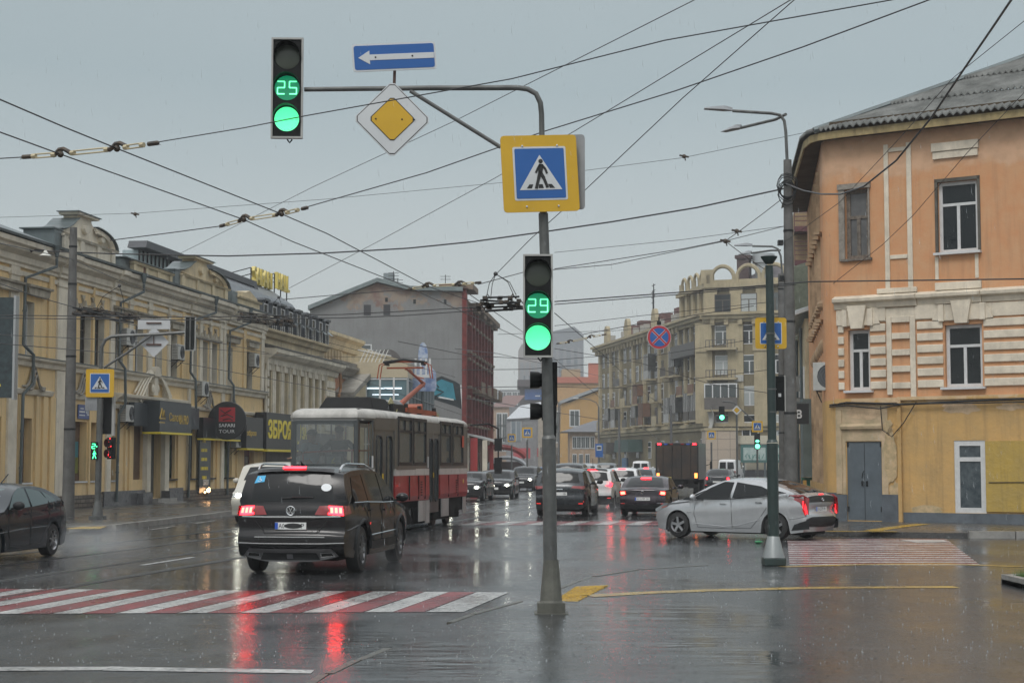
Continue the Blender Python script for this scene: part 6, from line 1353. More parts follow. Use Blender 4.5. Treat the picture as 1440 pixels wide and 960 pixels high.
# passengers: one continuous skinned body each, clothes over it
def skin(name,joints,bones,m,parent=None,loc=(0,0,0),rz=0,sub=2):
    me=bpy.data.meshes.new(name); me.from_pydata([j[0] for j in joints],bones,[]); me.materials.append(m)
    o=bpy.data.objects.new(name,me); COL.objects.link(o); o.location=loc; o.rotation_euler=(0,0,rz)
    s=o.modifiers.new('skin','SKIN'); s.use_smooth_shade=True
    for i,j in enumerate(joints): me.skin_vertices[0].data[i].radius=j[1]; me.skin_vertices[0].data[i].use_root=(i==0)
    b=o.modifiers.new('sub','SUBSURF'); b.levels=sub; b.render_levels=sub
    if parent: o.parent=parent; o.location=(0,0,0); o.rotation_euler=(0,0,0)
    return o
SKN=mat('skin',(.42,.24,.17),.55)
def person(label,p,rz,shirt,trousers,hair,arms,bag=None):
    # facing local -y when rz=0 ; feet at z=0
    J=[((0,0,.96),(.16,.12)),((0,0,1.12),(.14,.11)),((0,0,1.36),(.17,.12)),((0,0,1.48),(.06,.06)),((0,-.01,1.58),(.072,.085)),((0,-.01,1.70),(.085,.1)),((0,-.01,1.78),(.05,.06)),
       ((.17,0,1.42),(.065,.06)),((-.17,0,1.42),(.065,.06)),((.10,0,.9),(.085,.085)),((-.10,0,.9),(.085,.085)),((.11,0,.5),(.06,.06)),((-.11,0,.5),(.06,.06)),((.12,.01,.08),(.04,.045)),((-.12,.01,.08),(.04,.045)),((.13,-.16,.03),(.04,.03)),((-.13,-.16,.03),(.04,.03))]
    B=[(0,1),(1,2),(2,3),(3,4),(4,5),(5,6),(2,7),(2,8),(0,9),(0,10),(9,11),(10,12),(11,13),(12,14),(13,15),(14,16)]
    for s_,(el,hd) in zip((1,-1),arms):
        k=len(J); J+=[(el,(.045,.045)),(hd,(.03,.03)),((hd[0],hd[1]-.07,hd[2]-.02),(.035,.02))]; B+=[(7 if s_>0 else 8,k),(k,k+1),(k+1,k+2)]
        for f in range(4): J.append(((hd[0]+(f-1.5)*.02,hd[1]-.15,hd[2]-.03),(.009,.009))); B.append((k+2,k+3+f))
        J.append(((hd[0]-s_*.05,hd[1]-.08,hd[2]),(.01,.01))); B.append((k+1,k+7))
    o=skin('person',J,B,SKN,None,tuple(p),rz); o.scale=(1.22,1.3,1.0); tag(o,label,'person',None)
    sj=[((0,0,.92),(.175,.135)),((0,0,1.12),(.158,.128)),((0,0,1.35),(.188,.138)),((0,0,1.44),(.09,.08)),((.175,0,1.42),(.083,.075)),((-.175,0,1.42),(.083,.075)),(tuple(Vector((.17,0,1.42)).lerp(Vector(arms[0][0]),.85)),(.065,.062)),(tuple(Vector((-.17,0,1.42)).lerp(Vector(arms[1][0]),.85)),(.065,.062))]
    skin('shirt',sj,[(0,1),(1,2),(2,3),(2,4),(2,5),(4,6),(5,7)],shirt,o)
    tj=[((0,0,.98),(.17,.13)),((.10,0,.88),(.105,.105)),((-.10,0,.88),(.105,.105)),((.11,0,.5),(.08,.08)),((-.11,0,.5),(.08,.08)),((.12,.01,.1),(.06,.065)),((-.12,.01,.1),(.06,.065))]
    skin('trousers',tj,[(0,1),(0,2),(1,3),(2,4),(3,5),(4,6)],trousers,o)
    m=MB(); m.sphere((0,.015,1.735),.108,12,(.9,1.05,.85)); m.build('hair',hair,o,smooth=True)
    m=MB(); [m.sphere((s_*.035,-.105,1.70),.012,6) for s_ in (1,-1)]; m.build('eyes',INK,o); m=MB(); m.prism([(-.015,1.66),(.015,1.66),(0,1.70)],-.125,-.09); m.build('nose',SKN,o)
    return o
A0=math.atan2(11,1.94)
p=TP(.85,1.8,.8); person('passenger in a pale blue top leaning at the tram rear window, left of the other',(p.x,p.y,.84),A0+R(60)+math.pi/2,mat('pale_blue_cloth',(.5,.6,.66),.8,var=.2),mat('white_trousers',(.4,.42,.44),.8),mat('dark_hair',(.02,.017,.015),.6),[((.36,.02,1.2),(.3,-.2,1.12)),((-.34,.05,1.2),(-.3,-.2,1.2))])
p=TP(.9,1.1,.8); person('passenger in a black t-shirt with elbows out, standing at the tram rear window',(p.x,p.y,.92),A0+math.pi/2,mat('black_cloth',(.02,.02,.022),.8),mat('dark_trousers',(.03,.03,.035),.8),mat('brown_hair',(.12,.05,.03),.6),[((.42,.05,1.15),(.3,-.15,1.22)),((-.42,.05,1.15),(-.3,-.15,1.22))])
# ---------------- vehicles ----------------
def paint(name,c,rough=.28,metal=.3,coat=.5): return mat('paint_'+name,c,rough,metal,var=.12,scale=3,coat=coat,spec=.4)
def catmull(pts,k):
    out=[]; n=len(pts)
    for i in range(n-1):
        p0=pts[max(i-1,0)];p1=pts[i];p2=pts[i+1];p3=pts[min(i+2,n-1)]
        for j in range(k):
            t=j/k; out.append(tuple(.5*((2*p1[a])+(-p0[a]+p2[a])*t+(2*p0[a]-5*p1[a]+4*p2[a]-p3[a])*t*t+(-p0[a]+3*p1[a]-3*p2[a]+p3[a])*t**3) for a in (0,1)))
    out.append(tuple(pts[-1])); return out
class Car:
    """top: outline points (x,z) nose -> tail; x forward"""
    def __init__(s,name,label,cat,loc,head,L,Wd,H,top,belt,wheels,wr,body,zb=.22,ds=.07,group=None,tumble=.22,cr=.07,taper=.1,clad=None,rim=RIMM,spokes=10,archr=.05,lean=0):
        s.L,s.hw,s.H,s.zb,s.cr,s.tumble,s.taper=L,Wd/2,H,zb,cr,tumble,taper; s.beltp=belt; s.wheels=wheels; s.wr=wr; s.ar=wr+archr; s.body=body
        s.root=thing(name,label,cat,(loc[0],loc[1],0),head,group); s.head=head; s.fine=ds<.1
        T=catmull(top,6)
        # resample
        d=[0]
        for a,b in zip(T,T[1:]): d.append(d[-1]+math.dist(a,b))
        n=int(d[-1]/ds)
        # extra stations at the wheel arches
        S_=[d[-1]*i/n for i in range(n+1)]
        out=[];j=0
        for q in S_:
            while j<len(d)-2 and d[j+1]<q: j+=1
            t=(q-d[j])/max(1e-9,d[j+1]-d[j]); out.append((T[j][0]+(T[j+1][0]-T[j][0])*t,T[j][1]+(T[j+1][1]-T[j][1])*t))
        s.T=out; s.make_body(clad)
        for x in wheels:
            for sd in (1,-1): s.wheel(x,sd,rim,spokes)
    def belt(s,x):
        b=s.beltp
        if x>=b[0][0]: return b[0][1]
        for (x0,z0),(x1,z1) in zip(b,b[1:]):
            if x<=x0 and x>=x1: return z0+(z1-z0)*(x0-x)/(x0-x1+1e-9)
        return b[-1][1]
    def Wy(s,x,z):
        e=min(1,abs(x)/(s.L/2)); w=s.hw*(1-s.taper*e**5-.03*e*e)
        b=s.belt(x)
        if z>b: w*=1-s.tumble*((z-b)/max(.2,s.H-b))**1.1
        else:
            t=(b-z)/b; w*=1-.10*max(0,t-.55)**1*1.2 - .015*math.sin(min(1,t*2)*math.pi)*0
            w-=.05*(1-min(1,(b-z)/.26))**2; w-=.012*math.exp(-((b-z-.42)/.07)**2)
        return w
    def nrm(s,i):
        a=s.T[max(0,i-1)];b=s.T[min(len(s.T)-1,i+1)]; dx,dz=b[0]-a[0],b[1]-a[1]; l=math.hypot(dx,dz) or 1
        return (dz/l,-dx/l) if False else (-(-dz)/l*1, -dx/l)
    def make_body(s,clad):
        NS=12;NT=8; rows=[];m=len(s.T)
        for i,(x,z) in enumerate(s.T):
            nx,nz=s.nrm(i); Tx,Tz=x-nx*s.cr,z-nz*s.cr
            bx=max(-s.L/2+.16,min(s.L/2-.16,x)); bz=s.zb
            e=abs(bx)/(s.L/2); bz+=.06*max(0,e-.8)/.2
            for w in s.wheels:
                q=s.ar**2-(bx-w)**2
                if q>0: bz=max(bz,s.wr+math.sqrt(q))
            bz=min(bz,Tz-.02)
            side=[]
            for k in range(NS):
                t=k/(NS-1); X=bx+(Tx-bx)*t; Z=bz+(Tz-bz)*t; side.append((X,s.Wy(X,Z),Z))
            Wt=side[-1][1]; row=[(a,-b,c) for a,b,c in side]
            for k in range(1,NT):
                f=-1+2*k/NT; o=s.cr*(1-abs(f)**3); row.append((Tx+nx*o,f*Wt,Tz+nz*o))
            row+=[(a,b,c) for a,b,c in reversed(side)]
            rows.append(row)
        n=len(rows[0]); mb=MB(); vs=[p for r in rows for p in r]; fs=[]
        for i in range(m-1):
            for k in range(n-1): fs.append((i*n+k,i*n+k+1,(i+1)*n+k+1,(i+1)*n+k))
        for i in range(m-1): fs.append((i*n+n-1,i*n,(i+1)*n,(i+1)*n+n-1))
        fs.append(tuple(range(n))[::-1]); fs.append(tuple(range((m-1)*n,m*n)))
        mb.add(vs,fs)
        if clad:   # dark lower cladding: faces below a height
            mb.m=[1 if max(vs[j][2] for j in f)<clad and len(f)==4 else 0 for f in fs]
        o=mb.build('body',[s.body,TRIM],s.root,smooth=50)
        bm=bmesh.new(); bm.from_mesh(o.data); bmesh.ops.recalc_face_normals(bm,faces=bm.faces); bm.to_mesh(o.data); bm.free()
        mb=MB(); hw=s.hw-.27; mb.box(-s.L/2+.3,s.L/2-.3,-hw,hw,s.zb-.04,s.wr+.25); mb.build('underbody',UND,s.root)
    def wheel(s,x,sd,rim,spokes):
        r=s.wr; w=.21; yo=s.hw-.035; n=28 if s.fine else 16
        mb=MB(); mb.lathe([(r*.62,0),(r*.68,-.01),(r*.93,-.012),(r*.985,-.035),(r,-.06),(r,-w+.04),(r*.97,-w),(r*.6,-w)],n,(0,0,0),'y')
        mb.lathe([(0,-.1),(r*.64,-.09)],n,(0,0,0),'y')
        if sd<0: mb.v=[(a,-b,c) for a,b,c in mb.v]; mb.f=[f[::-1] for f in mb.f]
        t=mb.build('wheel',TYRE,s.root,smooth=True); t.location=(x,yo*sd,r)
        mb=MB(); mb.lathe([(r*.56,-.05),(r*.63,-.015),(r*.66,-.004),(r*.66,-.05)],n,(0,0,0),'y'); mb.lathe([(0,-.02),(r*.13,-.022),(r*.15,-.05)],10,(0,0,0),'y')
        for k in range(spokes):
            a=2*math.pi*k/spokes+.2; a2=a+(.16 if spokes>=8 else .0)
            mb.beam((math.cos(a)*r*.1,-.03,math.sin(a)*r*.1),(math.cos(a2)*r*.61,-.022,math.sin(a2)*r*.61),.028 if spokes>6 else .06,.03,up=(0,1,0))
        if sd<0: mb.v=[(a,-b,c) for a,b,c in mb.v]; mb.f=[f[::-1] for f in mb.f]
        mb.build('rim',rim,t,smooth=True)
    # --- patches lying on the body surface ---
    def _tess(s,poly,md):
        bm=bmesh.new(); vs=[bm.verts.new((a,b,0)) for a,b in poly]
        for t in geometry.tessellate_polygon([[Vector((a,b,0)) for a,b in poly]]):
            try: bm.faces.new([vs[i] for i in t])
            except ValueError: pass
        for _ in range(3):
            es=[e for e in bm.edges if e.calc_length()>md]
            if not es: break
            bmesh.ops.subdivide_edges(bm,edges=es,cuts=1); bmesh.ops.triangulate(bm,faces=bm.faces)
        bm.verts.index_update(); V=[(v.co.x,v.co.y) for v in bm.verts]; F=[[v.index for v in f.verts] for f in bm.faces]; bm.free(); return V,F
    def side(s,name,poly,m,off=.008,sides=(1,-1),parent=None,md=.22,thick=0):
        o=None
        for sd in sides:
            V,F=s._tess(poly,md); mb=MB(); F=[f if ((V[f[1]][0]-V[f[0]][0])*(V[f[2]][1]-V[f[0]][1])-(V[f[1]][1]-V[f[0]][1])*(V[f[2]][0]-V[f[0]][0]))*(-sd)>0 else f[::-1] for f in F]
            mb.add([(x,sd*(s.Wy(x,z)+off),z) for x,z in V],F)
            o=mb.build(name,m,parent or s.root,smooth=True)
        return o
    def prof(s,z,end):
        T=s.T; rng=range(len(T)-1) if end>0 else range(len(T)-2,-1,-1)
        best=None
        for i in rng:
            a,b=T[i],T[i+1]
            if (a[0]+b[0])*end<0: continue
            if (a[1]-z)*(b[1]-z)<=0 and a[1]!=b[1]:
                t=(z-a[1])/(b[1]-a[1]); nx,nz=s.nrm(i); return a[0]+(b[0]-a[0])*t,nx,nz
        i=max(range(len(T)),key=lambda i:T[i][1]) if z>1 else (0 if end>0 else len(T)-1)
        nx,nz=s.nrm(i); return T[i][0],nx,nz
    def endpt(s,y,z,end,off):
        x,nx,nz=s.prof(z,end); Wt=s.Wy(x,z); f=min(1,abs(y)/Wt); o=-s.cr*f**3+off
        return (x+nx*o,y,z+nz*o)
    def end(s,name,poly,m,end=-1,off=.008,parent=None,md=.2,mirror=False):
        o=None
        for sg in ((1,-1) if mirror else (1,)):
            V,F=s._tess([(a*sg,b) for a,b in poly],md); mb=MB()
            F=[f if ((V[f[1]][0]-V[f[0]][0])*(V[f[2]][1]-V[f[0]][1])-(V[f[1]][1]-V[f[0]][1])*(V[f[2]][0]-V[f[0]][0]))*end>0 else f[::-1] for f in F]
            mb.add([s.endpt(y,z,end,off) for y,z in V],F)
            o=mb.build(name,m,parent or s.root,smooth=True)
        return o
    def line(s,pts,r=.006,sides=(1,-1),off=.002,m=SEAM,name='panel_gap',parent=None):
        for sd in sides:
            P_=[]
            for (a,b),(c,d) in zip(pts,pts[1:]):
                n=max(1,int(math.hypot(c-a,d-b)/.15))
                P_+=[(a+(c-a)*i/n,b+(d-b)*i/n) for i in range(n)]
            P_.append(pts[-1]); mb=MB(); mb.tube([(x,sd*(s.Wy(x,z)+off),z) for x,z in P_],r,4); mb.build(name,m,parent or s.root)
    def endline(s,pts,r,m,end=-1,off=.01,name='chrome_strip'):
        mb=MB(); P_=[]
        for (a,b),(c,d) in zip(pts,pts[1:]):
            n=max(1,int(math.hypot(c-a,d-b)/.12)); P_+=[(a+(c-a)*i/n,b+(d-b)*i/n) for i in range(n)]
        P_.append(pts[-1]); mb.tube([s.endpt(y,z,end,off) for y,z in P_],r,5); return mb.build(name,m,s.root,smooth=True)
    def mirror(s,x,z,m=None,big=1):
        for sd in (1,-1):
            y=s.Wy(x,z); mb=MB(); mb.sphere((x,sd*(y+.14),z+.06),.12*big,10,(.55,1.0,.68)); mb.beam((x,sd*(y-.02),z-.01),(x,sd*(y+.1),z+.03),.05,.04)
            mb.build('mirror',m or s.body,s.root,smooth=True)
    def handle(s,x,z,m=None):
        for sd in (1,-1):
            mb=MB(); y=s.Wy(x,z)+.018; mb.beam((x-.09,sd*y,z),(x+.09,sd*y,z+.005),.022,.025); mb.build('handle',m or s.body,s.root)
    def plate(s,z,txt=None,blur=False,y=0,end=-1,w=.52,h=.112,off=.03,m=None):
        x,nx,nz=s.prof(z,end); x+=end*(-s.cr*0)+off*end
        mb=MB(); mb.box(x-.006,x+.006,y-w/2,y+w/2,z-h/2,z+h/2); p=mb.build('number_plate',m or PLT,s.root)
        if s.fine or txt:
            d=end; mb=MB(); yl=y+w/2*(-end)*-1
            mb=MB(); a=(y+w/2) if end<0 else (y-w/2); b=a-.05 if end<0 else a+.05; mb.box(x+end*.006,x+end*.009,a,b,z-h/2+.004,z+h/2-.004); mb.build('blue_band',PLB,p)
            def tx(t,yc,ww,hh=.075):
                vs,fs=textmesh(t,ww,hh,.002); mb=MB(); mb.add([(x+end*.009,yc+(-a_ if end<0 else a_),z+c_) for a_,b_,c_ in vs],fs); mb.build('plate_text',INK,p)
            if txt: 
                sgn=-1 if end<0 else 1
                for t,yc,ww in txt: tx(t,y+sgn*yc,ww)
            if blur:
                mb=MB(); mb.sphere((x+end*.008,y-.045,z),.16,10,(.02,1,.28)); mb.build('dark_smear',INK,p)
        return p
def W2(px,py): v=G(px,py); return v.x,v.y
PH=R(80)   # heading of the main road, away from the camera
# ---- black SUV, hero ----
def suv():
    L,Wd,H=5.04,1.98,1.76
    top=[(2.46,.42),(2.50,.62),(2.46,.86),(2.34,1.0),(1.9,1.10),(1.25,1.17),(1.05,1.22),(.55,1.52),(.25,1.66),(-.1,1.73),(-.8,1.76),(-1.7,1.745),(-2.12,1.70),(-2.24,1.66),(-2.36,1.42),(-2.43,1.14),(-2.46,1.05),(-2.47,.92),(-2.46,.72),(-2.52,.66),(-2.52,.45),(-2.44,.32)]
    hd=R(81.8); rx,ry=W2(507,804); c,s_=math.cos(hd),math.sin(hd); lx,ly=-1.44,-.92
    loc=(rx-(c*lx-s_*ly),ry-(s_*lx+c*ly))
    B=paint('black',(.005,.005,.006),.22,0,.12)
    k=Car('suv','big black SUV seen from behind with lit red tail lights, crossing toward the tram','car',loc,hd,L,Wd,H,top,[(2.5,.95),(1.2,1.1),(-1,1.14),(-2.5,1.17)],(1.54,-1.44),.385,B,zb=.27,ds=.05,tumble=.17,cr=.06,taper=.09,rim=mat('dark_alloy',(.3,.3,.31),.3,.9),spokes=10,archr=.07)
    k.side('rear_quarter_window',[(-1.22,1.18),(-1.95,1.18),(-2.03,1.3),(-1.9,1.58),(-1.3,1.62)],CGL)
    k.side('rear_door_window',[(-.12,1.15),(-1.17,1.175),(-1.25,1.625),(-.2,1.64)],CGL)
    k.side('front_door_window',[(1.0,1.14),(-.04,1.145),(-.12,1.64),(.18,1.6),(.62,1.4)],CGL)
    k.line([(1.0,1.125),(-.1,1.135),(-1.2,1.165),(-2.0,1.17)],.012,m=CHR,name='window_trim')
    k.line([(.95,1.12),(.95,.55),(.8,.42),(-.1,.4),(-.12,1.13)]); k.line([(-.14,1.13),(-.14,.42),(-.7,.42),(-1.02,.75),(-1.2,.95),(-1.22,1.15)])
    k.line([(-2.3,.72),(-1.9,.77),(-1.4,.83)],.01,m=B,name='body_crease'); k.line([(1.1,.62),(-1.0,.6)],.012,m=CHR,name='sill_strip')
    k.side('cladding',[(1.05,.36),(1.05,.5),(-.95,.5),(-.95,.36)],TRIM,.012)
    for wx in k.wheels:
        k.line([(wx+math.cos(a)*(k.ar+.03),k.wr+math.sin(a)*(k.ar+.03)) for a in [math.pi*i/14 for i in range(15)]],.035,m=TRIM,name='wheel_arch',off=-.01)
    k.handle(.12,1.0); k.handle(-.95,1.02); k.mirror(.95,1.14)
    # rear
    k.end('rear_window',[(-.70,1.19),(.70,1.19),(.66,1.42),(.60,1.63),(-.60,1.63),(-.66,1.42)],CGL)
    k.end('spoiler',[(-.66,1.655),(.66,1.655),(.64,1.70),(-.64,1.70)],B,off=.05)
    k.end('brake_light',[(-.19,1.668),(.19,1.668),(.19,1.69),(-.19,1.69)],TLON,off=.075)
    t=k.end('tail_light',[(.40,.98),(.90,.96),(.90,1.13),(.74,1.14),(.47,1.12)],TLR,off=.016,mirror=True)
    k.side('tail_light_wrap',[(-2.15,1.0),(-2.5,.97),(-2.47,1.13),(-2.2,1.12)],TLR,.016)
    for sg in (1,-1):
        for j in range(3):
            y0=.66+j*.07; k.end('lit_segment',[(sg*y0,1.01),(sg*(y0+.045),1.01),(sg*(y0+.035),1.10),(sg*(y0-.01),1.10)],TLHOT,off=.024)
        k.end('lit_glow',[(sg*.62,.985),(sg*.87,.975),(sg*.87,1.12),(sg*.62,1.125)],TLON,off=.019)
    k.endline([(-.82,.955),(-.4,.945),(.4,.945),(.82,.955)],.02,CHR,off=.012)
    k.endline([(-.58,.62),(0,.615),(.58,.62)],.014,CHR,off=.03); k.endline([(-.9,.53),(-.5,.52),(.5,.52),(.9,.53)],.012,CHR,off=.03)
    k.end('diffuser',[(-.80,.30),(-.68,.44),(.68,.44),(.80,.30),(.4,.24),(-.4,.24)],mat('dark_silver',(.13,.13,.135),.35,.7),off=.025)
    k.end('tow_panel',[(-.5,.27),(-.44,.38),(.44,.38),(.5,.27)],TRIM,off=.035)
    k.end('tow_cover',[(-.05,.30),(.05,.30),(.05,.37),(-.05,.37)],mat('grey_plastic',(.1,.1,.11),.5),off=.045)
    k.end('exhaust_trim',[(.5,.31),(.74,.31),(.71,.38),(.5,.38)],CHR,off=.034,mirror=True); k.end('exhaust_opening',[(.52,.325),(.71,.325),(.69,.365),(.52,.365)],INK,off=.04,mirror=True)
    k.endline([(-.36,.72),(-.3,.56)],.004,SEAM,name='panel_gap'); k.endline([(-.6,.88),(-.42,.68),(.42,.68),(.6,.88)],.007,SEAM,off=.004,name='tailgate_gap')
    k.plate(.80,[('A0',-.15,.1),('P',.2,.05)],True,off=.012)
    # round emblem
    x,_,_=k.prof(1.045,-1); x-=.02; mb=MB()
    ring=[(x,math.cos(a)*.07,1.045+math.sin(a)*.07) for a in [2*math.pi*i/20 for i in range(21)]]; mb.tube(ring,.008,5)
    for a,b in (((-.03,.058),(0,.0)),((0,.0),(.03,.058)),((-.06,.03),(-.03,-.05)),((-.03,-.05),(0,-.005)),((0,-.005),(.03,-.05)),((.03,-.05),(.06,.03))): mb.beam((x,a[0],1.045+a[1]),(x,b[0],1.045+b[1]),.012,.01)
    mb.build('emblem',CHR,k.root)
    BL=mat('sticker_blue',(.05,.4,.7),.4); WS=mat('sticker_white',(.75,.78,.8),.4)
    st=k.end('blue_sticker',[(.49,1.51),(.66,1.49),(.62,1.61),(.48,1.61)],BL,off=.016); mb=MB()
    q=lambda y,z:k.endpt(y,z,-1,.022)
    mb.tube([q(.57,1.585),q(.575,1.55),q(.55,1.545),q(.54,1.525)],.006,4); mb.tube([q(.575+.03*math.cos(a),1.535+.022*math.sin(a)) for a in [i*.6+1.6 for i in range(8)]],.005,4); mb.build('wheelchair_symbol',WS,st)
    k.end('oval_sticker',[(-.56+.085*math.cos(a),1.42+.062*math.sin(a)) for a in [2*math.pi*i/14 for i in range(14)]],WS,off=.016)
    mb=MB(); mb.tube([k.endpt(.0,1.24,-1,.03),k.endpt(-.3,1.255,-1,.035),k.endpt(.0,1.25,-1,.04)],.012,5); mb.tube([k.endpt(.16,1.24,-1,.028),k.endpt(-.36,1.25,-1,.028)],.012,5); mb.build('wiper',TRIM,k.root)
    for sg in (1,-1):
        mb=MB(); mb.tube([(.45,sg*.68,1.60),(.3,sg*.7,1.69),(-.4,sg*.71,1.79),(-1.6,sg*.71,1.80),(-1.85,sg*.70,1.77),(-1.98,sg*.69,1.70)],.02,6); mb.build('roof_rail',CHR,k.root,smooth=True)
    mb=MB(); mb.tube([(-1.75,0,1.74),(-1.8,0,1.80),(-1.92,0,1.85)],[.035,.02,.006],6); mb.build('antenna',TRIM,k.root,smooth=True)
    k.side('door_reflector',[(-1.05,.78),(-1.0,.78),(-1.0,.82),(-1.05,.82)],FOGR,.012)
    k.end('windscreen',[(-.72,1.23),(.72,1.23),(.6,1.62),(-.6,1.62)],CGL,end=1)
suv()
# ---- silver liftback ----
def liftback():
    L,Wd,H=4.3,1.76,1.47
    top=[(2.22,.35),(2.27,.5),(2.22,.66),(2.1,.76),(1.6,.92),(1.15,1.02),(.5,1.34),(.1,1.45),(-.35,1.475),(-.9,1.43),(-1.5,1.28),(-2.0,1.12),(-2.13,1.09),(-2.2,1.05),(-2.22,.85),(-2.16,.72),(-2.24,.62),(-2.25,.45),(-2.16,.3)]
    top=[(x if abs(x)<1.5 else math.copysign(1.5+(abs(x)-1.5)*.84,x),z) for x,z in top]
    fx,fy=W2(955,755.5); rx,ry=W2(1091,759.5)
    hd=math.atan2(fy-ry,fx-rx); hd=math.atan2(1.7,-2.2)
    c,s_=math.cos(hd),math.sin(hd); w0=(-1.30,.82)   # near side = left wheel (y>0)
    loc=(rx-(c*w0[0]-s_*w0[1]),ry-(s_*w0[0]+c*w0[1]))
    B=paint('silver',(.52,.53,.54),.25,.6)
    k=Car('liftback','silver liftback car turning across the wet junction beside the green post','car',loc,hd,L,Wd,H,top,[(2.2,.75),(1,.9),(-.8,1.0),(-2.3,1.04)],(1.40,-1.30),.315,B,zb=.17,ds=.05,tumble=.24,cr=.06,taper=.13,spokes=5,archr=.045)
    k.side('front_door_window',[(.98,.94),(-.08,.98),(-.14,1.36),(.12,1.375),(.5,1.22)],CGL)
    k.side('rear_door_window',[(-.16,.985),(-1.0,1.04),(-1.25,1.13),(-.9,1.27),(-.22,1.365)],CGL)
    k.side('quarter_window',[(-1.06,1.055),(-1.54,1.13),(-1.3,1.18),(-1.22,1.16)],CGL)
    k.side('front_quarter_window',[(1.25,.935),(1.03,.935),(.6,1.17)],CGL)
    k.line([(1.35,.92),(.98,.925),(-.1,.965),(-1.0,1.025),(-1.58,1.12)],.009,m=TRIM,name='window_trim')
    k.line([(.88,.9),(.92,.6),(.82,.27),(-.15,.25),(-.12,.97)],.005); k.line([(-.17,.27),(-.65,.27),(-.92,.55),(-1.08,.75),(-1.0,1.0)],.005)
    k.line([(.9,.36),(.1,.3),(-.3,.33),(-.9,.48)],.008,m=B,name='body_crease')
    k.handle(.1,.84,CHR); k.handle(-.88,.88,CHR); k.mirror(.86,.93)
    k.end('rear_glass',[(-.66,1.13),(.66,1.13),(.58,1.40),(-.58,1.40)],CGL,md=.15,off=.006)
    k.end('glass_strip',[(-.68,.9),(.68,.9),(.66,1.05),(-.66,1.05)],INK,off=.012)
    k.end('brake_light',[(-.12,1.062),(.12,1.062),(.12,1.082),(-.12,1.082)],mat('dim_tail_light',(.5,.02,.03),.3,emit=(1,.02,.03),es=2.2),off=.02)
    k.side('tail_light',[(-2.14,.60),(-1.92,.9),(-1.63,1.02),(-1.67,1.07),(-2,1.08),(-2.14,1.0)],TLR,.014)
    k.side('lit_segment',[(-2.12,.62),(-2,.78),(-1.99,.93),(-2.04,.93),(-2.09,.8)],mat('dim_tail_light',(.5,.02,.03),.3,emit=(1,.02,.03),es=2.2),.02)
    k.end('tail_light_rear',[(.70,.64),(.83,.60),(.83,1.04),(.7,1.06)],TLR,off=.014,mirror=True); k.end('lit_segment_rear',[(.73,.66),(.80,.64),(.80,.82),(.74,.84)],mat('dim_tail_light',(.5,.02,.03),.3,emit=(1,.02,.03),es=2.2),off=.02,mirror=True)
    k.end('bumper_insert',[(-.72,.32),(-.78,.5),(-.55,.56),(.55,.56),(.78,.5),(.72,.32)],TRIM,off=.014)
    k.side('bumper_side_insert',[(-2.14,.28),(-1.71,.24),(-1.79,.38),(-2.14,.5)],TRIM,.012)
    k.plate(.74,[('KA',-.14,.09),('2270',.0,.16),('PH',.16,.08)],off=.012); k.line([(-2.09,.58),(-1.84,.52),(-1.67,.5)],.005)
    k.side('head_light',[(2.09,.62),(2.12,.69),(1.84,.82),(1.68,.84),(1.75,.76)],HLOFF,.012); k.side('turn_signal',[(1.92,.71),(1.84,.775),(1.7,.81),(1.75,.75)],mat('amber_red',(.4,.06,.02),.25),.016)
    k.end('windscreen',[(-.66,1.06),(.66,1.06),(.56,1.40),(-.56,1.40)],CGL,end=1); k.end('grille',[(-.6,.3),(.6,.3),(.5,.45),(-.5,.45)],TRIM,end=1)
    x,nx,nz=k.prof(.88,-1); mb=MB(); mb.tube([(x-.015,.055*math.cos(a),.96+.035*math.sin(a)) for a in [2*math.pi*i/16 for i in range(17)]],.006,4); mb.tube([(x-.015,.02*math.cos(a),.965+.03*math.sin(a)) for a in [2*math.pi*i/12 for i in range(13)]],.005,4); mb.build('emblem',CHR,k.root)
    k.side('badge',[(1.0,.62),(1.12,.62),(1.12,.64),(1.0,.64)],CHR,.01,sides=(1,))
liftback()
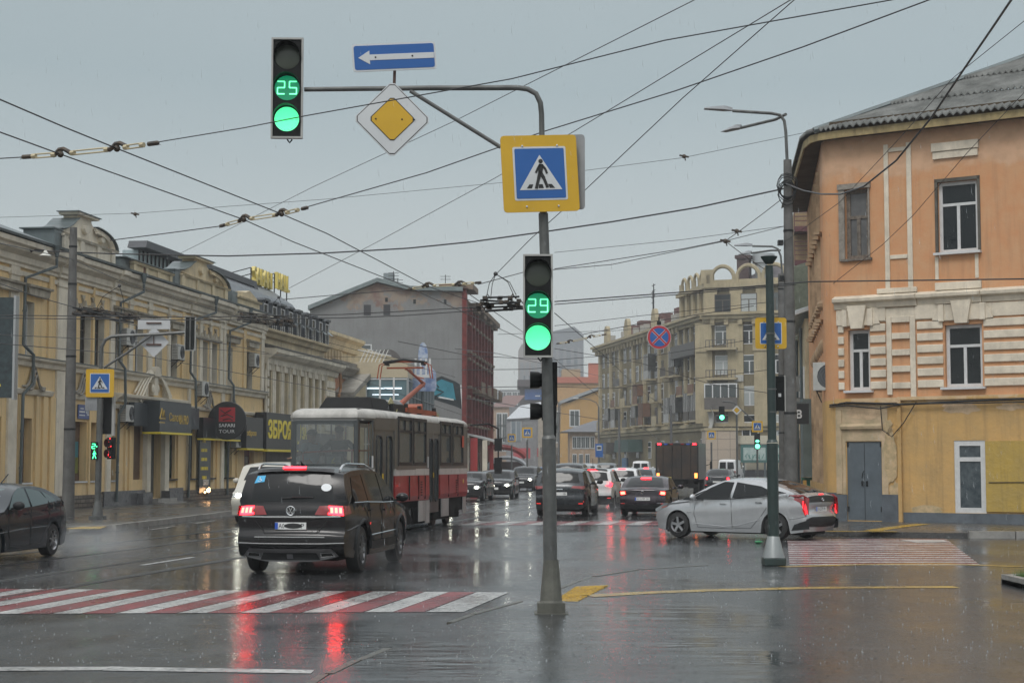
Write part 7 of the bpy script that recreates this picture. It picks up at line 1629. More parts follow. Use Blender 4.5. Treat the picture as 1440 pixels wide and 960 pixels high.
# ---- dark hatch, left ----
def hatch():
    L,Wd,H=4.34,1.80,1.44
    top=[(2.1,.35),(2.16,.5),(2.1,.7),(1.95,.82),(1.5,.93),(1.05,1.0),(.45,1.31),(.1,1.41),(-.4,1.44),(-1.0,1.40),(-1.5,1.27),(-1.88,1.10),(-2.0,1.0),(-2.08,.85),(-2.12,.65),(-2.16,.5),(-2.1,.3)]
    rx,ry=W2(74,781); hd=R(-97.5); c,s_=math.cos(hd),math.sin(hd); w0=(-1.3,.85)
    loc=(rx-(c*w0[0]-s_*w0[1]),ry-(s_*w0[0]+c*w0[1]))
    B=paint('dark_slate',(.014,.021,.028),.25,0,.3)
    k=Car('hatchback','dark slate hatchback leaving at the left edge, throwing up spray','car',loc,hd,L,Wd,H,top,[(2.2,.8),(1,.92),(-1.2,1.0),(-2.2,1.03)],(1.34,-1.30),.32,B,zb=.19,ds=.05,tumble=.24,taper=.1,spokes=7)
    g=mat('pale_car_glass',(.06,.09,.09),.06,spec=.8)
    k.side('front_door_window',[(.85,.96),(-.1,.99),(-.1,1.34),(.15,1.35),(.45,1.24)],g); k.side('rear_door_window',[(-.18,.99),(-.95,1.04),(-1.0,1.1),(-.75,1.28),(-.18,1.345)],g); k.side('quarter_window',[(-1.03,1.05),(-1.4,1.08),(-1.25,1.17),(-.84,1.28)],g)
    k.line([(.82,.93),(.85,.6),(.75,.28),(-.13,.27),(-.14,.98)],.006); k.line([(-.16,.28),(-.6,.28),(-.95,.6),(-1.05,.8),(-.98,1.03)],.006); k.line([(1.6,.52),(.3,.58),(-.9,.6)],.008,m=B,name='body_crease')
    k.handle(.02,.86); k.handle(-.83,.9); k.mirror(.72,.97,TRIM); k.side('mirror_lamp',[(.62,.95),(.75,.95),(.75,.96),(.62,.96)],CHR,.15)
    k.end('windscreen',[(-.68,1.03),(.68,1.03),(.56,1.36),(-.56,1.36)],g,end=1); k.end('rear_window',[(-.6,1.08),(.6,1.08),(.5,1.34),(-.5,1.34)],CGL)
    k.end('tail_light',[(.6,.95),(.8,.8),(.8,1.08),(.66,1.12)],TLR,mirror=True); k.end('head_light',[(.45,.62),(.84,.66),(.84,.78),(.5,.74)],HLOFF,end=1,mirror=True)
    mb=MB(); mb.tube([(-.1,.3,1.44),(-.4,.3,1.6)],.012,5); mb.build('antenna',TRIM,k.root); 
hatch()
# ---- generic builders for the queue ----
SUVTOP=lambda L,H:[(L*.488,.42),(L*.497,.6),(L*.49,.84),(L*.45,.97),(L*.3,1.06),(L*.2,H*.69),(L*.09,H*.89),(L*.02,H*.97),(-L*.12,H),(-L*.3,H*.985),(-L*.41,H*.95),(-L*.44,H*.9),(-L*.468,H*.74),(-L*.478,H*.66),(-L*.49,H*.58),(-L*.488,H*.46),(-L*.498,H*.38),(-L*.49,.3)]
SEDTOP=lambda L,H:[(L*.488,.35),(L*.497,.52),(L*.487,.68),(L*.45,.77),(L*.32,.88),(L*.22,H*.66),(L*.1,H*.9),(L*.04,H*.975),(-L*.08,H),(-L*.2,H*.97),(-L*.3,H*.84),(-L*.37,H*.715),(-L*.45,H*.70),(-L*.482,H*.66),(-L*.487,H*.52),(-L*.495,H*.42),(-L*.495,H*.32),(-L*.485,.25)]
VANTOP=lambda L,H:[(L*.48,.42),(L*.495,.62),(L*.485,.85),(L*.42,1.0),(L*.34,1.12),(L*.22,H*.9),(L*.16,H*.97),(0,H),(-L*.4,H),(-L*.475,H*.97),(-L*.488,H*.86),(-L*.492,H*.6),(-L*.495,H*.35),(-L*.49,.3)]
def queue_car(name,label,cat,px,py,kind,B,L=4.5,Wd=1.82,H=1.65,hd=None,rear=True,lit=True,plate=None,lights=None,ds=.09,Y=None,clad=None,glass=None,group='cars in the traffic queue',front=False,brake=True,bpos=None):
    hd=PH+R(2) if hd is None else hd
    if Y is None: x,y=W2(px,py)
    else: v=P(px,650,Y); x,y=v.x,Y
    # x,y is where the end nearest to the camera stands
    if bpos: x,y=bpos
    cx,cy=(x+math.cos(hd)*L/2,y+math.sin(hd)*L/2) if not front else (x-math.cos(hd)*L/2,y-math.sin(hd)*L/2)
    top={'suv':SUVTOP,'sedan':SEDTOP,'van':VANTOP}[kind](L,H); b0=H*(.64 if kind!='van' else .56)
    k=Car(name,label,cat,(cx,cy),hd,L,Wd,H,top,[(L/2,b0*.85),(L*.2,b0*.94),(-L/2,b0*1.02)],(L*.3,-L*.29),.34 if kind!='sedan' else .32,B,zb=.22 if kind!='sedan' else .18,ds=ds,tumble=.2 if kind!='van' else .12,cr=.07,taper=.1 if kind!='van' else .05,clad=clad,group=group,spokes=7)
    g=glass or CGL; w=Wd/2; zt=H*.93
    if kind=='suv':
        rw=[(-w*.74,H*.70),(w*.74,H*.70),(w*.66,H*.9),(-w*.66,H*.9)]; zl,zh=H*.56,H*.64
        k.side('side_window',[(L*.17,H*.655),(-L*.04,H*.665),(-L*.06,H*.92),(L*.03,H*.915)],g); k.side('rear_side_window',[(-L*.055,H*.665),(-L*.33,H*.69),(-L*.36,H*.75),(-L*.3,H*.89),(-L*.07,H*.92)],g)
    elif kind=='sedan':
        rw=[(-w*.76,H*.73),(w*.76,H*.73),(w*.62,H*.95),(-w*.62,H*.95)]; zl,zh=H*.53,H*.64
        k.side('side_window',[(L*.17,H*.655),(-L*.04,H*.665),(-L*.04,H*.91),(L*.08,H*.88)],g); k.side('rear_side_window',[(-L*.055,H*.665),(-L*.27,H*.71),(-L*.2,H*.88),(-L*.055,H*.91)],g)
    else:
        rw=None; zl,zh=H*.36,H*.5
        k.end('rear_window',[(-w*.78,H*.58),(-w*.08,H*.58),(-w*.08,H*.88),(-w*.72,H*.88)],g,off=.012,mirror=True)
        k.side('side_window',[(L*.27,H*.6),(L*.1,H*.6),(L*.1,H*.88),(L*.19,H*.88)],g)
    if rw: k.end('rear_window',rw,g,off=.01)
    k.end('windscreen',[(-w*.76,H*.71),(w*.76,H*.71),(w*.64,H*.92),(-w*.64,H*.92)],g,end=1,off=.01)
    if rear:
        lm=TLON if lit else TLR
        if lights=='wide': k.end('tail_light',[(w*.42,zl+.05),(w*.88,zl+.02),(w*.93,zh),(w*.5,zh-.01)],TLR,mirror=True,off=.014); 
        elif lights=='tall': k.end('tail_light',[(w*.62,zl+.04),(w*.86,zl-.02),(w*.95,zh),(w*.8,zh+.05),(w*.78,zl+.07)],lm,mirror=True,off=.014)
        else: k.end('tail_light',[(w*.6,zl),(w*.9,zl-.02),(w*.93,zh),(w*.66,zh)],TLR,mirror=True,off=.014)
        if lit and lights!='tall': k.end('lit_segment',[(w*.68,zl+.02),(w*.86,zl+.01),(w*.88,zh-.03),(w*.7,zh-.03)],TLON if ds>.08 else TLHOT,mirror=True,off=.02)
        k.side('tail_light_wrap',[(-L*.44,zl+.03),(-L*.49,zl),(-L*.48,zh),(-L*.45,zh-.02)],lm if lights=='tall' else TLR,.012)
        if lit and brake: k.end('brake_light',[(-w*.2,H*.935 if kind!='sedan' else H*.9),(w*.2,H*.935 if kind!='sedan' else H*.9),(w*.2,H*.955 if kind!='sedan' else H*.925),(-w*.2,H*.955 if kind!='sedan' else H*.925)],TLON,off=.03)
        k.end('bumper',[(-w*.85,.26),(w*.85,.26),(w*.85,.42),(-w*.85,.42)],TRIM,off=.012)
        k.end('glowing_reflector',[(w*.7,.43),(w*.86,.43),(w*.86,.46),(w*.7,.46)],FOGR,off=.02,mirror=True)
    hl=HLON if front else HLOFF
    k.end('head_light',[(w*.5,H*.42),(w*.9,H*.44),(w*.9,H*.5),(w*.55,H*.5)],HLOFF,end=1,mirror=True,off=.012)
    if front:
        for sg in (1,-1):
            mb=MB(); p=k.endpt(sg*w*.7,H*.46,1,.03); mb.sphere(p,.075,8,(.5,1.25,.9)); mb.build('lit_lamp',HLON,k.root,smooth=True)
    k.end('grille',[(-w*.4,H*.3),(w*.4,H*.3),(w*.45,H*.4),(-w*.45,H*.4)],TRIM,end=1,off=.014)
    if front: k.plate(H*.345,end=1,off=.03,m=PLT)
    k.mirror(L*.19,H*.66,TRIM if clad else None)
    if plate is not False and rear: k.plate(H*.47 if kind=='suv' else (H*.43 if kind=='sedan' else H*.3),plate)
    return k
DG=paint('dark_grey',(.035,.04,.045),.25,.5); WHI=paint('white',(.68,.69,.69),.3,0); NAV=paint('dark_plum_grey',(.035,.026,.034),.25,.4); SLV=paint('pale_silver',(.4,.42,.43),.3,.6); BLU=paint('blue',(.02,.07,.18),.3,.3); BLK=paint('soot',(.02,.021,.024),.25,.3)
k=queue_car('suv','dark grey SUV with unlit swept tail lights directly behind the traffic light pole','car',0,0,'suv',DG,4.55,1.86,1.66,ds=.07,lit=False,lights='wide',plate=[('XB',.17,.08)],clad=.42,bpos=(1.62,57.4),hd=PH+R(.5))
k.end('chrome_wing',[(.0,.0)]*0 or [(-.12,.92),(.12,.92),(.1,.95),(-.1,.95)],CHR,off=.02); k.endline([(-.5,.88),(-.36,.74),(.36,.74),(.5,.88)],.008,SEAM,name='tailgate_gap')
k.side('rear_lamp_low',[(-2.2,.5),(-2.26,.5),(-2.26,.54),(-2.2,.54)],FOGR)
k=queue_car('crossover','white crossover with red boomerang tail lights beside the dark grey SUV','car',0,0,'suv',WHI,4.35,1.8,1.64,ds=.08,lights='tall',clad=.55,bpos=(3.15,66.8),hd=PH+R(1),plate=False)
mb=MB(); mb.box(-2.17,-2.14,-.27,.27,.84,.94); mb.build('number_plate',mat('dim_plate',(.45,.46,.45),.4),k.root); k.end('spoiler',[(-.62,1.53),(.62,1.53),(.6,1.585),(-.6,1.585)],TRIM,off=.04)
mb=MB(); mb.tube([(-1.4,0,1.62),(-1.55,0,2.0)],.01,4); mb.build('antenna',TRIM,k.root)
k=queue_car('sedan','dark plum-grey saloon with bright brake lights between the white crossover and the silver liftback','car',0,0,'sedan',NAV,4.6,1.78,1.39,ds=.06,plate=[('AX',-.14,.09),('1197',.01,.15),('CH',.17,.08)],bpos=(4.5,57.9),hd=PH+R(-1.5))
k.end('trunk_strip',[(-.5,.86),(.5,.86),(.48,.885),(-.48,.885)],TRIM,off=.02); k.end('bumper_chrome',[(.5,.44),(.84,.44),(.84,.465),(.5,.465)],CHR,off=.025,mirror=True)
mb=MB(); x,_,_=k.prof(.83,-1); mb.tube([(x-.02,.05*math.cos(a),.82+.05*math.sin(a)) for a in [2*math.pi*i/14 for i in range(15)]],.008,4); mb.build('emblem',CHR,k.root)
queue_car('crossover','farther white crossover, just right of the nearer white one with boomerang lights','car',0,0,'suv',WHI,4.3,1.8,1.62,ds=.12,Y=84,bpos=(5.55,85),plate=False)
queue_car('sedan','pale blue-grey saloon in the queue left of the black box truck','car',0,0,'sedan',paint('pale_blue_grey',(.12,.16,.18),.3,.4),4.5,1.78,1.5,ds=.14,bpos=(8.2,106),plate=False,lit=False)
queue_car('sedan','whitish estate seen in the gap between the pale saloon and the box truck','car',0,0,'suv',SLV,4.4,1.75,1.55,ds=.16,bpos=(9.9,124),plate=False)
queue_car('suv','dark SUV roof showing above the grey SUV, further up the queue','car',0,0,'suv',BLK,4.6,1.88,1.86,ds=.14,bpos=(2.9,88),plate=False,brake=False,lit=False)
queue_car('suv','pale silver SUV far up the queue left of the road centre','car',0,0,'suv',SLV,4.6,1.85,1.85,ds=.16,bpos=(4.9,112),plate=False,brake=False,lit=False)
queue_car('suv','grey SUV far up the queue behind the two white crossovers','car',0,0,'suv',paint('mid_grey',(.12,.14,.15),.3,.4),4.6,1.85,1.9,ds=.16,bpos=(7.0,126),plate=False,brake=False,lit=False)
queue_car('sedan','black saloon with chrome strip right of the box truck','car',0,0,'sedan',BLK,4.8,1.82,1.5,ds=.1,bpos=(13.2,108),lit=True,brake=False,hd=PH+R(-4),plate=None,group=None)
queue_car('van','white delivery van with two rear windows parked before the green billboards','van',0,0,'van',WHI,4.6,1.85,2.25,ds=.16,bpos=(21.0,164),lit=False,hd=PH+R(-8),group=None,plate=False)
queue_car('van','white van far up the road left of the box truck','van',0,0,'van',WHI,4.8,1.85,2.1,ds=.18,bpos=(12.9,168),lit=False,group=None,plate=False)
queue_car('hatchback','dark oncoming hatchback with both headlights shining, front of the oncoming pair','car',0,0,'suv',BLK,4.4,2.05,1.5,hd=PH+R(184),front=True,rear=False,bpos=(-.98,88),ds=.08,group='oncoming cars with headlights on')
queue_car('suv','oncoming dark SUV with a pale roof, half hidden behind the front oncoming hatchback','car',0,0,'suv',BLK,4.6,1.85,1.66,hd=PH+R(180),front=True,rear=False,bpos=(.55,112),ds=.12,group='oncoming cars with headlights on')
queue_car('hatchback','dark oncoming car with headlights on emerging past the front of the tram','car',0,0,'suv',BLK,4.2,1.85,1.45,hd=PH+R(181),front=True,rear=False,bpos=(-2.35,81),ds=.1,group='oncoming cars with headlights on')
queue_car('sedan','blue car seen from its side behind the oncoming pair','car',0,0,'suv',BLU,4.3,1.75,1.6,hd=R(12),rear=False,bpos=(1.2,128),ds=.14,group=None)
queue_car('minibus','cream white minibus with a roof pod, between the black SUV and the shop fronts','van',0,0,'van',paint('cream',(.5,.48,.42),.35,0),4.8,1.9,1.86,hd=PH+R(186),front=True,rear=False,bpos=(-7.6,50.5),ds=.09,group=None)
# roof pod for the minibus
# ---- box truck ----
def truck():
    hd=PH+R(-1); v=P(952,650,90.5); r=thing('box_truck','tall black box truck with mud-brown doors and small amber roof lamps','truck',(v.x,90.5,0),hd-math.pi/2)
    m=MB(); m.box(-1.16,1.16,0,5.2,.95,2.95); m.build('cargo_box',mat('truck_box',(.012,.012,.013),.35,var=.3),r,bevel=.02)
    m=MB(); m.box(-1.08,-.01,-.03,0,1.0,2.78); m.box(.01,1.08,-.03,0,1.0,2.78); d=m.build('rear_door',mat('muddy_door',(.014,.013,.013),.5,var=1,scale=.8,col2=(.06,.036,.022)),r)
    m=MB()
    for x in (-.75,-.25,.25,.75): m.tube([(x,-.045,1.0),(x,-.045,2.76)],.018,5)
    m.build('door_bar',TRIM,d)
    for x,mt in ((-.95,1),(.95,1),(-.6,0),(.6,0),(-.3,2),(.3,2)):
        m=MB(); m.box(x-.09,x+.09,-.05,-.02,2.83,2.9); m.build('roof_lamp',[PLB,TLON,TLR][mt],r)
    for x in (-1.02,1.02):
        m=MB(); m.box(x-.07,x+.07,-.06,0,1.05,1.3); m.build('tail_light',mat('amber_light_on',(1,.3,.05),.3,emit=(1,.25,.05),es=5),r)
    m=MB(); m.box(-1.05,1.05,.0,.1,.55,.72); m.box(-.9,-.6,-.02,.4,.5,.95); m.box(.6,.9,-.02,.4,.5,.95); m.box(-.4,.4,.1,5,.6,.95); m.build('chassis',UND,r)
    m=MB(); m.box(-.68,-.3,-.07,-.035,.88,1.06); m.box(-.68,-.3,-.07,-.035,1.06,1.1); m.build('number_plate',mat('plate_yellow',(.6,.5,.1),.4),r)
    for x in (-.95,.95):
        for y in (1.0,4.6):
            m=MB(); m.lathe([(.15,-.13),(.4,-.13),(.42,-.08),(.42,.1),(.4,.14),(.15,.14)],18,(0,0,0),'x'); o=m.build('wheel',TYRE,r,smooth=True); o.location=(x,y,.42)
    m=MB(); m.box(-1.05,1.05,5.3,6.9,.6,2.3); m.build('cab',mat('truck_cab',(.05,.05,.06),.3),r,bevel=.08)
    for sx in (-1,1):
        m=MB(); m.box(sx*1.3,sx*1.42,6.3,6.38,1.5,1.95); m.beam((sx*1.05,6.3,1.7),(sx*1.34,6.34,1.8),.04); m.build('mirror',TRIM,r)
truck()
# ---------------- poles, lights and signs ----------------
GALV=mat('galvanised_pole',(.14,.145,.14),.45,.3,var=.5,scale=3,streak=.4); PGRN=mat('dark_green_pole',(.025,.045,.042),.4,var=.4,scale=3); CPOL=mat('concrete_pole',(.15,.148,.142),.7,var=.4,scale=2,streak=.5,bump=.2)
SBK=mat('signal_black',(.008,.009,.009),.5,spec=.2); SRIM=mat('signal_frame',(.42,.42,.4),.4,var=.3); LGRN=mat('green_led',(.1,1,.5),.3,emit=(.08,1,.36),es=2.2); LGRC=mat('green_led_core',(.5,1,.8),.3,emit=(.13,1,.46),es=1.3); LRED=mat('red_led',(1,.05,.05),.3,emit=(1,.03,.04),es=4); GDIM=mat('green_lens',(.01,.12,.06),.3,emit=(.0,.5,.22),es=.35); DLENS=mat('unlit_lens',(.05,.06,.045),.3)
SB=mat('sign_blue',(.02,.11,.36),.3,var=.1); SW=mat('sign_white',(.6,.62,.63),.35,var=.12); SY=mat('sign_yellow_edge',(.62,.37,.02),.35,var=.12); SR=mat('sign_red_paint',(.42,.03,.04),.35); SBACK=mat('sign_back',(.33,.34,.35),.45,.4,var=.3,streak=.3)
SEG={'0':'abcdef','1':'bc','2':'abged','5':'afgcd','9':'abcdfg','6':'afgedc'}
def digit(m,ch,x,z,w,h,y,t=.014):
    S_={'a':((-w,h),(w,h)),'b':((w,h),(w,0)),'c':((w,0),(w,-h)),'d':((-w,-h),(w,-h)),'e':((-w,-h),(-w,0)),'f':((-w,0),(-w,h)),'g':((-w,0),(w,0))}
    for s_ in SEG[ch]:
        (a,b),(c,d)=S_[s_]; n=5 if a==c else 6; m.beam((x+a*.86,y,z+b*.9),(x+c*.86,y,z+d*.9),t,.012,up=(0,1,0))
def signal(label,p,rz,H=1.22,Wd=.36,txt='29',rim=True,group=None,lean=0):
    r=thing('traffic_light',label,'traffic light',tuple(p),rz,group); r.rotation_euler=(0,lean,rz)
    m=MB(); m.box(-Wd/2+.02,Wd/2-.02,-.02,.14,-H/2+.02,H/2-.02); m.build('housing',SBK,r,bevel=.01)
    m=MB(); t=.022
    for x in (-Wd/2,Wd/2-t): m.box(x,x+t,-.04,.02,-H/2,H/2)
    for z in (-H/2,H/2-t): m.box(-Wd/2+t,Wd/2-t,-.04,.02,z,z+t)
    m.build('frame',SRIM,r)
    q=H/3*.93; R_=.152
    for k,z in enumerate((q,0,-q)):
        m=MB(); n=20
        vs=[];fs=[]
        for i in range(n+1):
            t=math.pi*(-.08+1.16*i/n); 
            for (rr,y) in ((R_+.012,-.02),(R_+.012,-.02-.17*(.35+.65*max(0,math.sin(t)))),): vs.append((rr*math.cos(t),y,z+rr*math.sin(t)))
        fs=[(2*i,2*i+1,2*i+3,2*i+2) for i in range(n)]; m.add(vs,fs); v=m.build('visor',SBK,r)
        if k==0: m=MB(); m.lathe([(0,-.035),(R_*.8,-.03),(R_,-.022)],20,(0,0,z),'y'); m.build('unlit_lens',DLENS,r,smooth=True)
        elif k==1:
            m=MB(); m.lathe([(0,-.026),(R_,-.024)],20,(0,0,z),'y'); l=m.build('counter_lens',GDIM,r)
            m=MB(); digit(m,txt[0],-.072,z,.05,.085,-.035); digit(m,txt[1],.072,z,.05,.085,-.035); m.build('counter_digits',LGRC,l)
        else:
            m=MB(); m.lathe([(0,-.026),(R_,-.024)],20,(0,0,z),'y'); l=m.build('green_lens',GDIM,r); m=MB(); 
            for j in range(1,10):
                rr=R_*j/9.6; cnt=max(6,int(2*math.pi*rr/.0165))
                for i in range(cnt):
                    a=2*math.pi*i/cnt; x,y_=rr*math.cos(a),rr*math.sin(a); s_=.0048; m.box(x-s_,x+s_,-.034,-.027,z+y_-s_,z+y_+s_)
            m.build('led_dots',LGRC,l)
            m=MB(); m.lathe([(0,-.0262),(R_*.97,-.0262)],20,(0,0,z),'y'); m.build('led_glow',mat('green_glow',(.05,.9,.4),.3,emit=(.0,.4,.14),es=.3),l)
    m=MB(); m.box(-.06,.06,.14,.3,-.05,.05); m.tube([(0,.05,-H/2),(.03,.05,-H/2-.04),(.06,.05,-H/2)],.01,4); m.build('bracket',TRIM,r)
    return r
def pedestrian_man(m,s,y,flip=1,cx=0,cz=0):
    q=lambda a,b:(cx+flip*a*s,y,cz+b*s)
    m.sphere(q(.02,.40),.055*s,10,(1,.12,1)); t=.078*s
    for a,b,w in (((.03,.33),(.0,.14),1.7),((.0,.16),(-.05,-.02),1.3),((-.05,-.02),(-.12,-.26),1.15),((.0,.14),(.08,-.02),1.3),((.08,-.02),(.16,-.24),1.1),((.04,.31),(.13,.2),.9),((.13,.2),(.16,.1),.8),((.0,.31),(-.07,.2),.9),((-.07,.2),(-.11,.12),.8)): 
        A_=q(*a);B_=q(*b); m.beam(A_,B_,t*w*.8,.008,up=(0,1,0))
def crossing_sign(label,p,rz,S=.9,yellow=True,lean=0,group='yellow framed crossing signs',flip=1,detail=1):
    r=thing('crossing_sign',label,'road sign',tuple(p),rz,group); r.rotation_euler=(0,lean,rz); h=S/2
    def rbox(m,h,y0,y1,rad=.05): m.prism([(sx*(h-rad)+rad*math.cos(a),sz*(h-rad)+rad*math.sin(a)) for sx,sz,a0 in ((1,1,0),(-1,1,90),(-1,-1,180),(1,-1,270)) for a in (R(a0),R(a0+45),R(a0+90))],y0,y1)
    m=MB(); rbox(m,h,-.004,.015,.04); b=m.build('panel',SY,r)
    i=.70*h; m=MB(); rbox(m,i,-.008,-.0045,.02); m.build('white_border',SW,b); i*=.93; m=MB(); rbox(m,i,-.012,-.0085,.015); m.build('blue_field',SB,b)
    m=MB(); m.prism([(-i*.86,-i*.66),(i*.86,-i*.66),(0,i*.74)],-.016,-.0125); m.build('white_triangle',SW,b)
    m=MB(); s=i*1.66; pedestrian_man(m,s,-.019,flip,0,-i*.18)
    for x in (-.48,-.0,.46): m.prism([(x*i-.10*i,-i*.60),(x*i+.11*i,-i*.60),(x*i*.8+.07*i,-i*.44),(x*i*.8-.08*i,-i*.44)],-.019,-.0165)
    m.build('walking_figure',INK,b)
    if detail: m=MB(); [m.lathe([(0,-.02),(.012,-.018),(.014,-.005)],8,(x,0,z),'y') for x,z in ((-.22*S,.36*S),(.24*S,.36*S),(-.2*S,-.43*S),(.22*S,-.43*S))]; m.build('bolt',CHR,b)
    m=MB(); m.box(-h*.5,h*.5,.016,.04,.12,.15); m.box(-h*.5,h*.5,.016,.04,-.15,-.12); m.box(-.03,.03,.04,.09,-.16,.16); m.build('clamp',GALV,r)
    return r
def base_cone(m,r,top=.36,w=.2,bt=.16): 
    m.box(-w,w,-w,w,0,bt); m.lathe([(w*.85,bt),(w*.8,bt+.02),(r*1.05,bt+top),(r,bt+top)],14)
# main post, mast arm
YP=20.1; b=G(775,865); PX,PY=b.x,b.y
root=thing('traffic_light_pole','leaning grey pole with a curved mast arm carrying lights and signs over the road','pole',(PX,PY,.03))
def LP_(px,py,Y=PY): v=P(px,py,Y); return (v.x-PX,v.y-PY,v.z-.03)
lean=[LP_(775,840),LP_(773,700),LP_(770,560),LP_(769,500)]
m=MB(); m.tube([LP_(774.5,838),LP_(771.8,617)],.083,16); m.build('lower_shaft',GALV,root,smooth=True)
m=MB(); m.tube([LP_(771.8,617),LP_(771.5,612)],[.09,.07],16); m.tube([LP_(771.5,612),LP_(769,500),LP_(766,360),LP_(764,300)],[.068,.066,.06,.058],14); m.tube([LP_(764,300),LP_(762,190),LP_(761.5,160),LP_(760,145),LP_(754,132),LP_(742,125.5),LP_(728,123.5)],[.045,.034,.033,.033,.033,.033,.033],10); m.build('upper_shaft',GALV,root,smooth=True)
m=MB(); base_cone(m,.085,.5,.165,.13); m.box(-.2,.2,-.2,.2,-.02,.012); m.build('base',mat('painted_base',(.12,.12,.1),.5,var=.5,scale=4),root)
m=MB(); m.tube([LP_(728,123.5),LP_(600,124),LP_(428,126)],[.033,.031,.028],10); m.tube([LP_(704,207),LP_(577,128)],.025,8); m.build('mast_arm',GALV,root,smooth=True)
m=MB(); m.tube([LP_(555,100),LP_(554,130)],.018,6); m.build('sign_rod',mat('rusty_rod',(.1,.06,.05),.7),root)
def at(px,py,Y=PY): return P(px,py,Y)
p=at(404,124.5,PY-.08); signal('traffic light counting 25 over a lit green lamp, at the mast arm end',p,R(2),1.235,.385,'25',group='green traffic lights showing a countdown')
p=at(756.5,430,PY-.2); signal('traffic light counting 29 over a lit green lamp, on the grey pole',p,R(0),1.235,.355,'29',group='green traffic lights showing a countdown')
# arrow plate
p=at(554.5,80,PY-.06); r=thing('arrow_sign','blue one-way plate with a white arrow pointing left above the mast arm','road sign',tuple(p),0); r.rotation_euler=(0,R(-4.3),R(8)); m=MB()
w,h=.50,.16; rb=lambda m,w,h,y0,y1,rad: m.prism([(sx*(w-rad)+rad*math.cos(a),sz*(h-rad)+rad*math.sin(a)) for sx,sz,a0 in ((1,1,0),(-1,1,90),(-1,-1,180),(1,-1,270)) for a in (R(a0),R(a0+45),R(a0+90))],y0,y1)
rb(m,w+.01,h+.01,-.004,.012,.03); pn=m.build('panel',SW,r); m=MB(); rb(m,w-.012,h-.012,-.008,-.0045,.025); m.build('blue_field',SB,pn)
m=MB(); m.prism([(-.44,0),(-.30,.085),(-.30,.035),(.485,.035),(.485,-.035),(-.30,-.035),(-.30,-.085)],-.012,-.0085); m.build('white_arrow',SW,pn); m=MB(); [m.lathe([(0,-.02),(.01,-.018),(.012,-.01)],8,(x,0,0),'y') for x in (-.23,.22)]; m.build('bolt',TRIM,pn)
def diamond(label,p,S,rz=0,lean=0,group='yellow priority road diamonds'):
    r=thing('priority_sign',label,'road sign',tuple(p),rz,group); r.rotation_euler=(0,lean,rz)
    dm=lambda m,s,y0,y1,rad=.08: m.prism([pt for sx,sz in ((1,0),(0,1),(-1,0),(0,-1)) for pt in ((sx*s-(sx+sz*0)*rad*.5+( -sz)*rad*.5*0+ (rad*.5 if sx==0 and sz>0 else 0)*1+(-rad*.5 if sx==0 and sz<0 else 0), sz*s-sz*rad*.5+(-rad*.5 if sz==0 and sx>0 else 0)+(rad*.5 if sz==0 and sx<0 else 0)),(sx*s-sx*rad*.5+(-rad*.5 if sx==0 and sz>0 else 0)+(rad*.5 if sx==0 and sz<0 else 0), sz*s-sz*rad*.5+(rad*.5 if sz==0 and sx>0 else 0)+(-rad*.5 if sz==0 and sx<0 else 0)))],y0,y1)
    m=MB(); dm(m,S,-.004,.012,S*.14); b_=m.build('panel',SW,r); m=MB(); dm(m,S*.965,-.006,-.0045,S*.13); m.build('black_border',INK,b_); m=MB(); dm(m,S*.94,-.009,-.0065,S*.13); m.build('white_field',SW,b_)
    m=MB(); dm(m,S*.60,-.0115,-.0095,S*.1); m.build('black_edge',INK,b_); m=MB(); dm(m,S*.57,-.0145,-.012,S*.1); m.build('yellow_field',SY,b_); m=MB(); [m.lathe([(0,-.024),(.009,-.022),(.011,-.014)],8,(x,0,0),'y') for x in (-.2*S/.48,.12*S/.48,.27*S/.48)]; m.build('bolt',TRIM,b_)
    return r
p=at(551.5,168,PY-.1); diamond('big yellow and white priority diamond on the mast arm under the arrow plate',p,.475,R(6),R(0))
p=at(759.5,244,PY-.16); crossing_sign('big yellow edged pedestrian crossing sign on the grey pole between the two lights',p,R(10),.93,lean=R(-3))
p=at(772,243,PY+.1); r=thing('road_sign','bare grey back of a second sign just behind the big crossing sign','road sign',tuple(p),R(-14)); r.rotation_euler=(0,R(0),R(-10)); m=MB(); rb(m,.44,.46,0,.02,.04); m.build('panel',SBACK,r)
# side-on signal heads lower on the grey pole
p=at(757,556,PY+.2); r=thing('pedestrian_light','black pedestrian light seen from the side, left of the grey pole shaft','traffic light',tuple(p),R(90)); 
m=MB(); m.box(-.12,.12,-.06,.12,-.32,.32)
m.v=[(x,y-.1,z) for x,y,z in m.v]; m.box(-.05,.05,-.3,-.02,-.22,.04)
for z in (.16,-.16):
    k=MB(); k.tube([(0,0,z),(0,.2,z)],.0,3) if 0 else None
m.v=[]; m.f=[]; m.m=[]
for z in (.19,-.19): m.lathe([(.08,-.04),(.1,0),(.105,.1)],14,(0,0,z),'y'); m.lathe([(0,-.04),(.08,-.04)],14,(0,0,z),'y')
m.build('visor',SBK,r,smooth=True)
m=MB(); m.box(-.08,.08,-.13,-.041,-.3,.3); m.build('housing',SBK,r)
p=at(779.5,558,PY+.12); r=thing('traffic_light','dark signal head seen edge-on, hugging the right side of the grey pole','traffic light',tuple(p),0); m=MB(); m.box(-.025,.035,-.1,.1,-.1,.42); m.box(-.02,.025,-.1,.08,-.44,-.1); m.box(-.03,.02,-.04,.04,-.5,-.44); m.build('housing',SBK,r,bevel=.01); m=MB(); m.box(-.034,-.026,-.1,.1,-.12,.44); m.build('frame',SRIM,r)
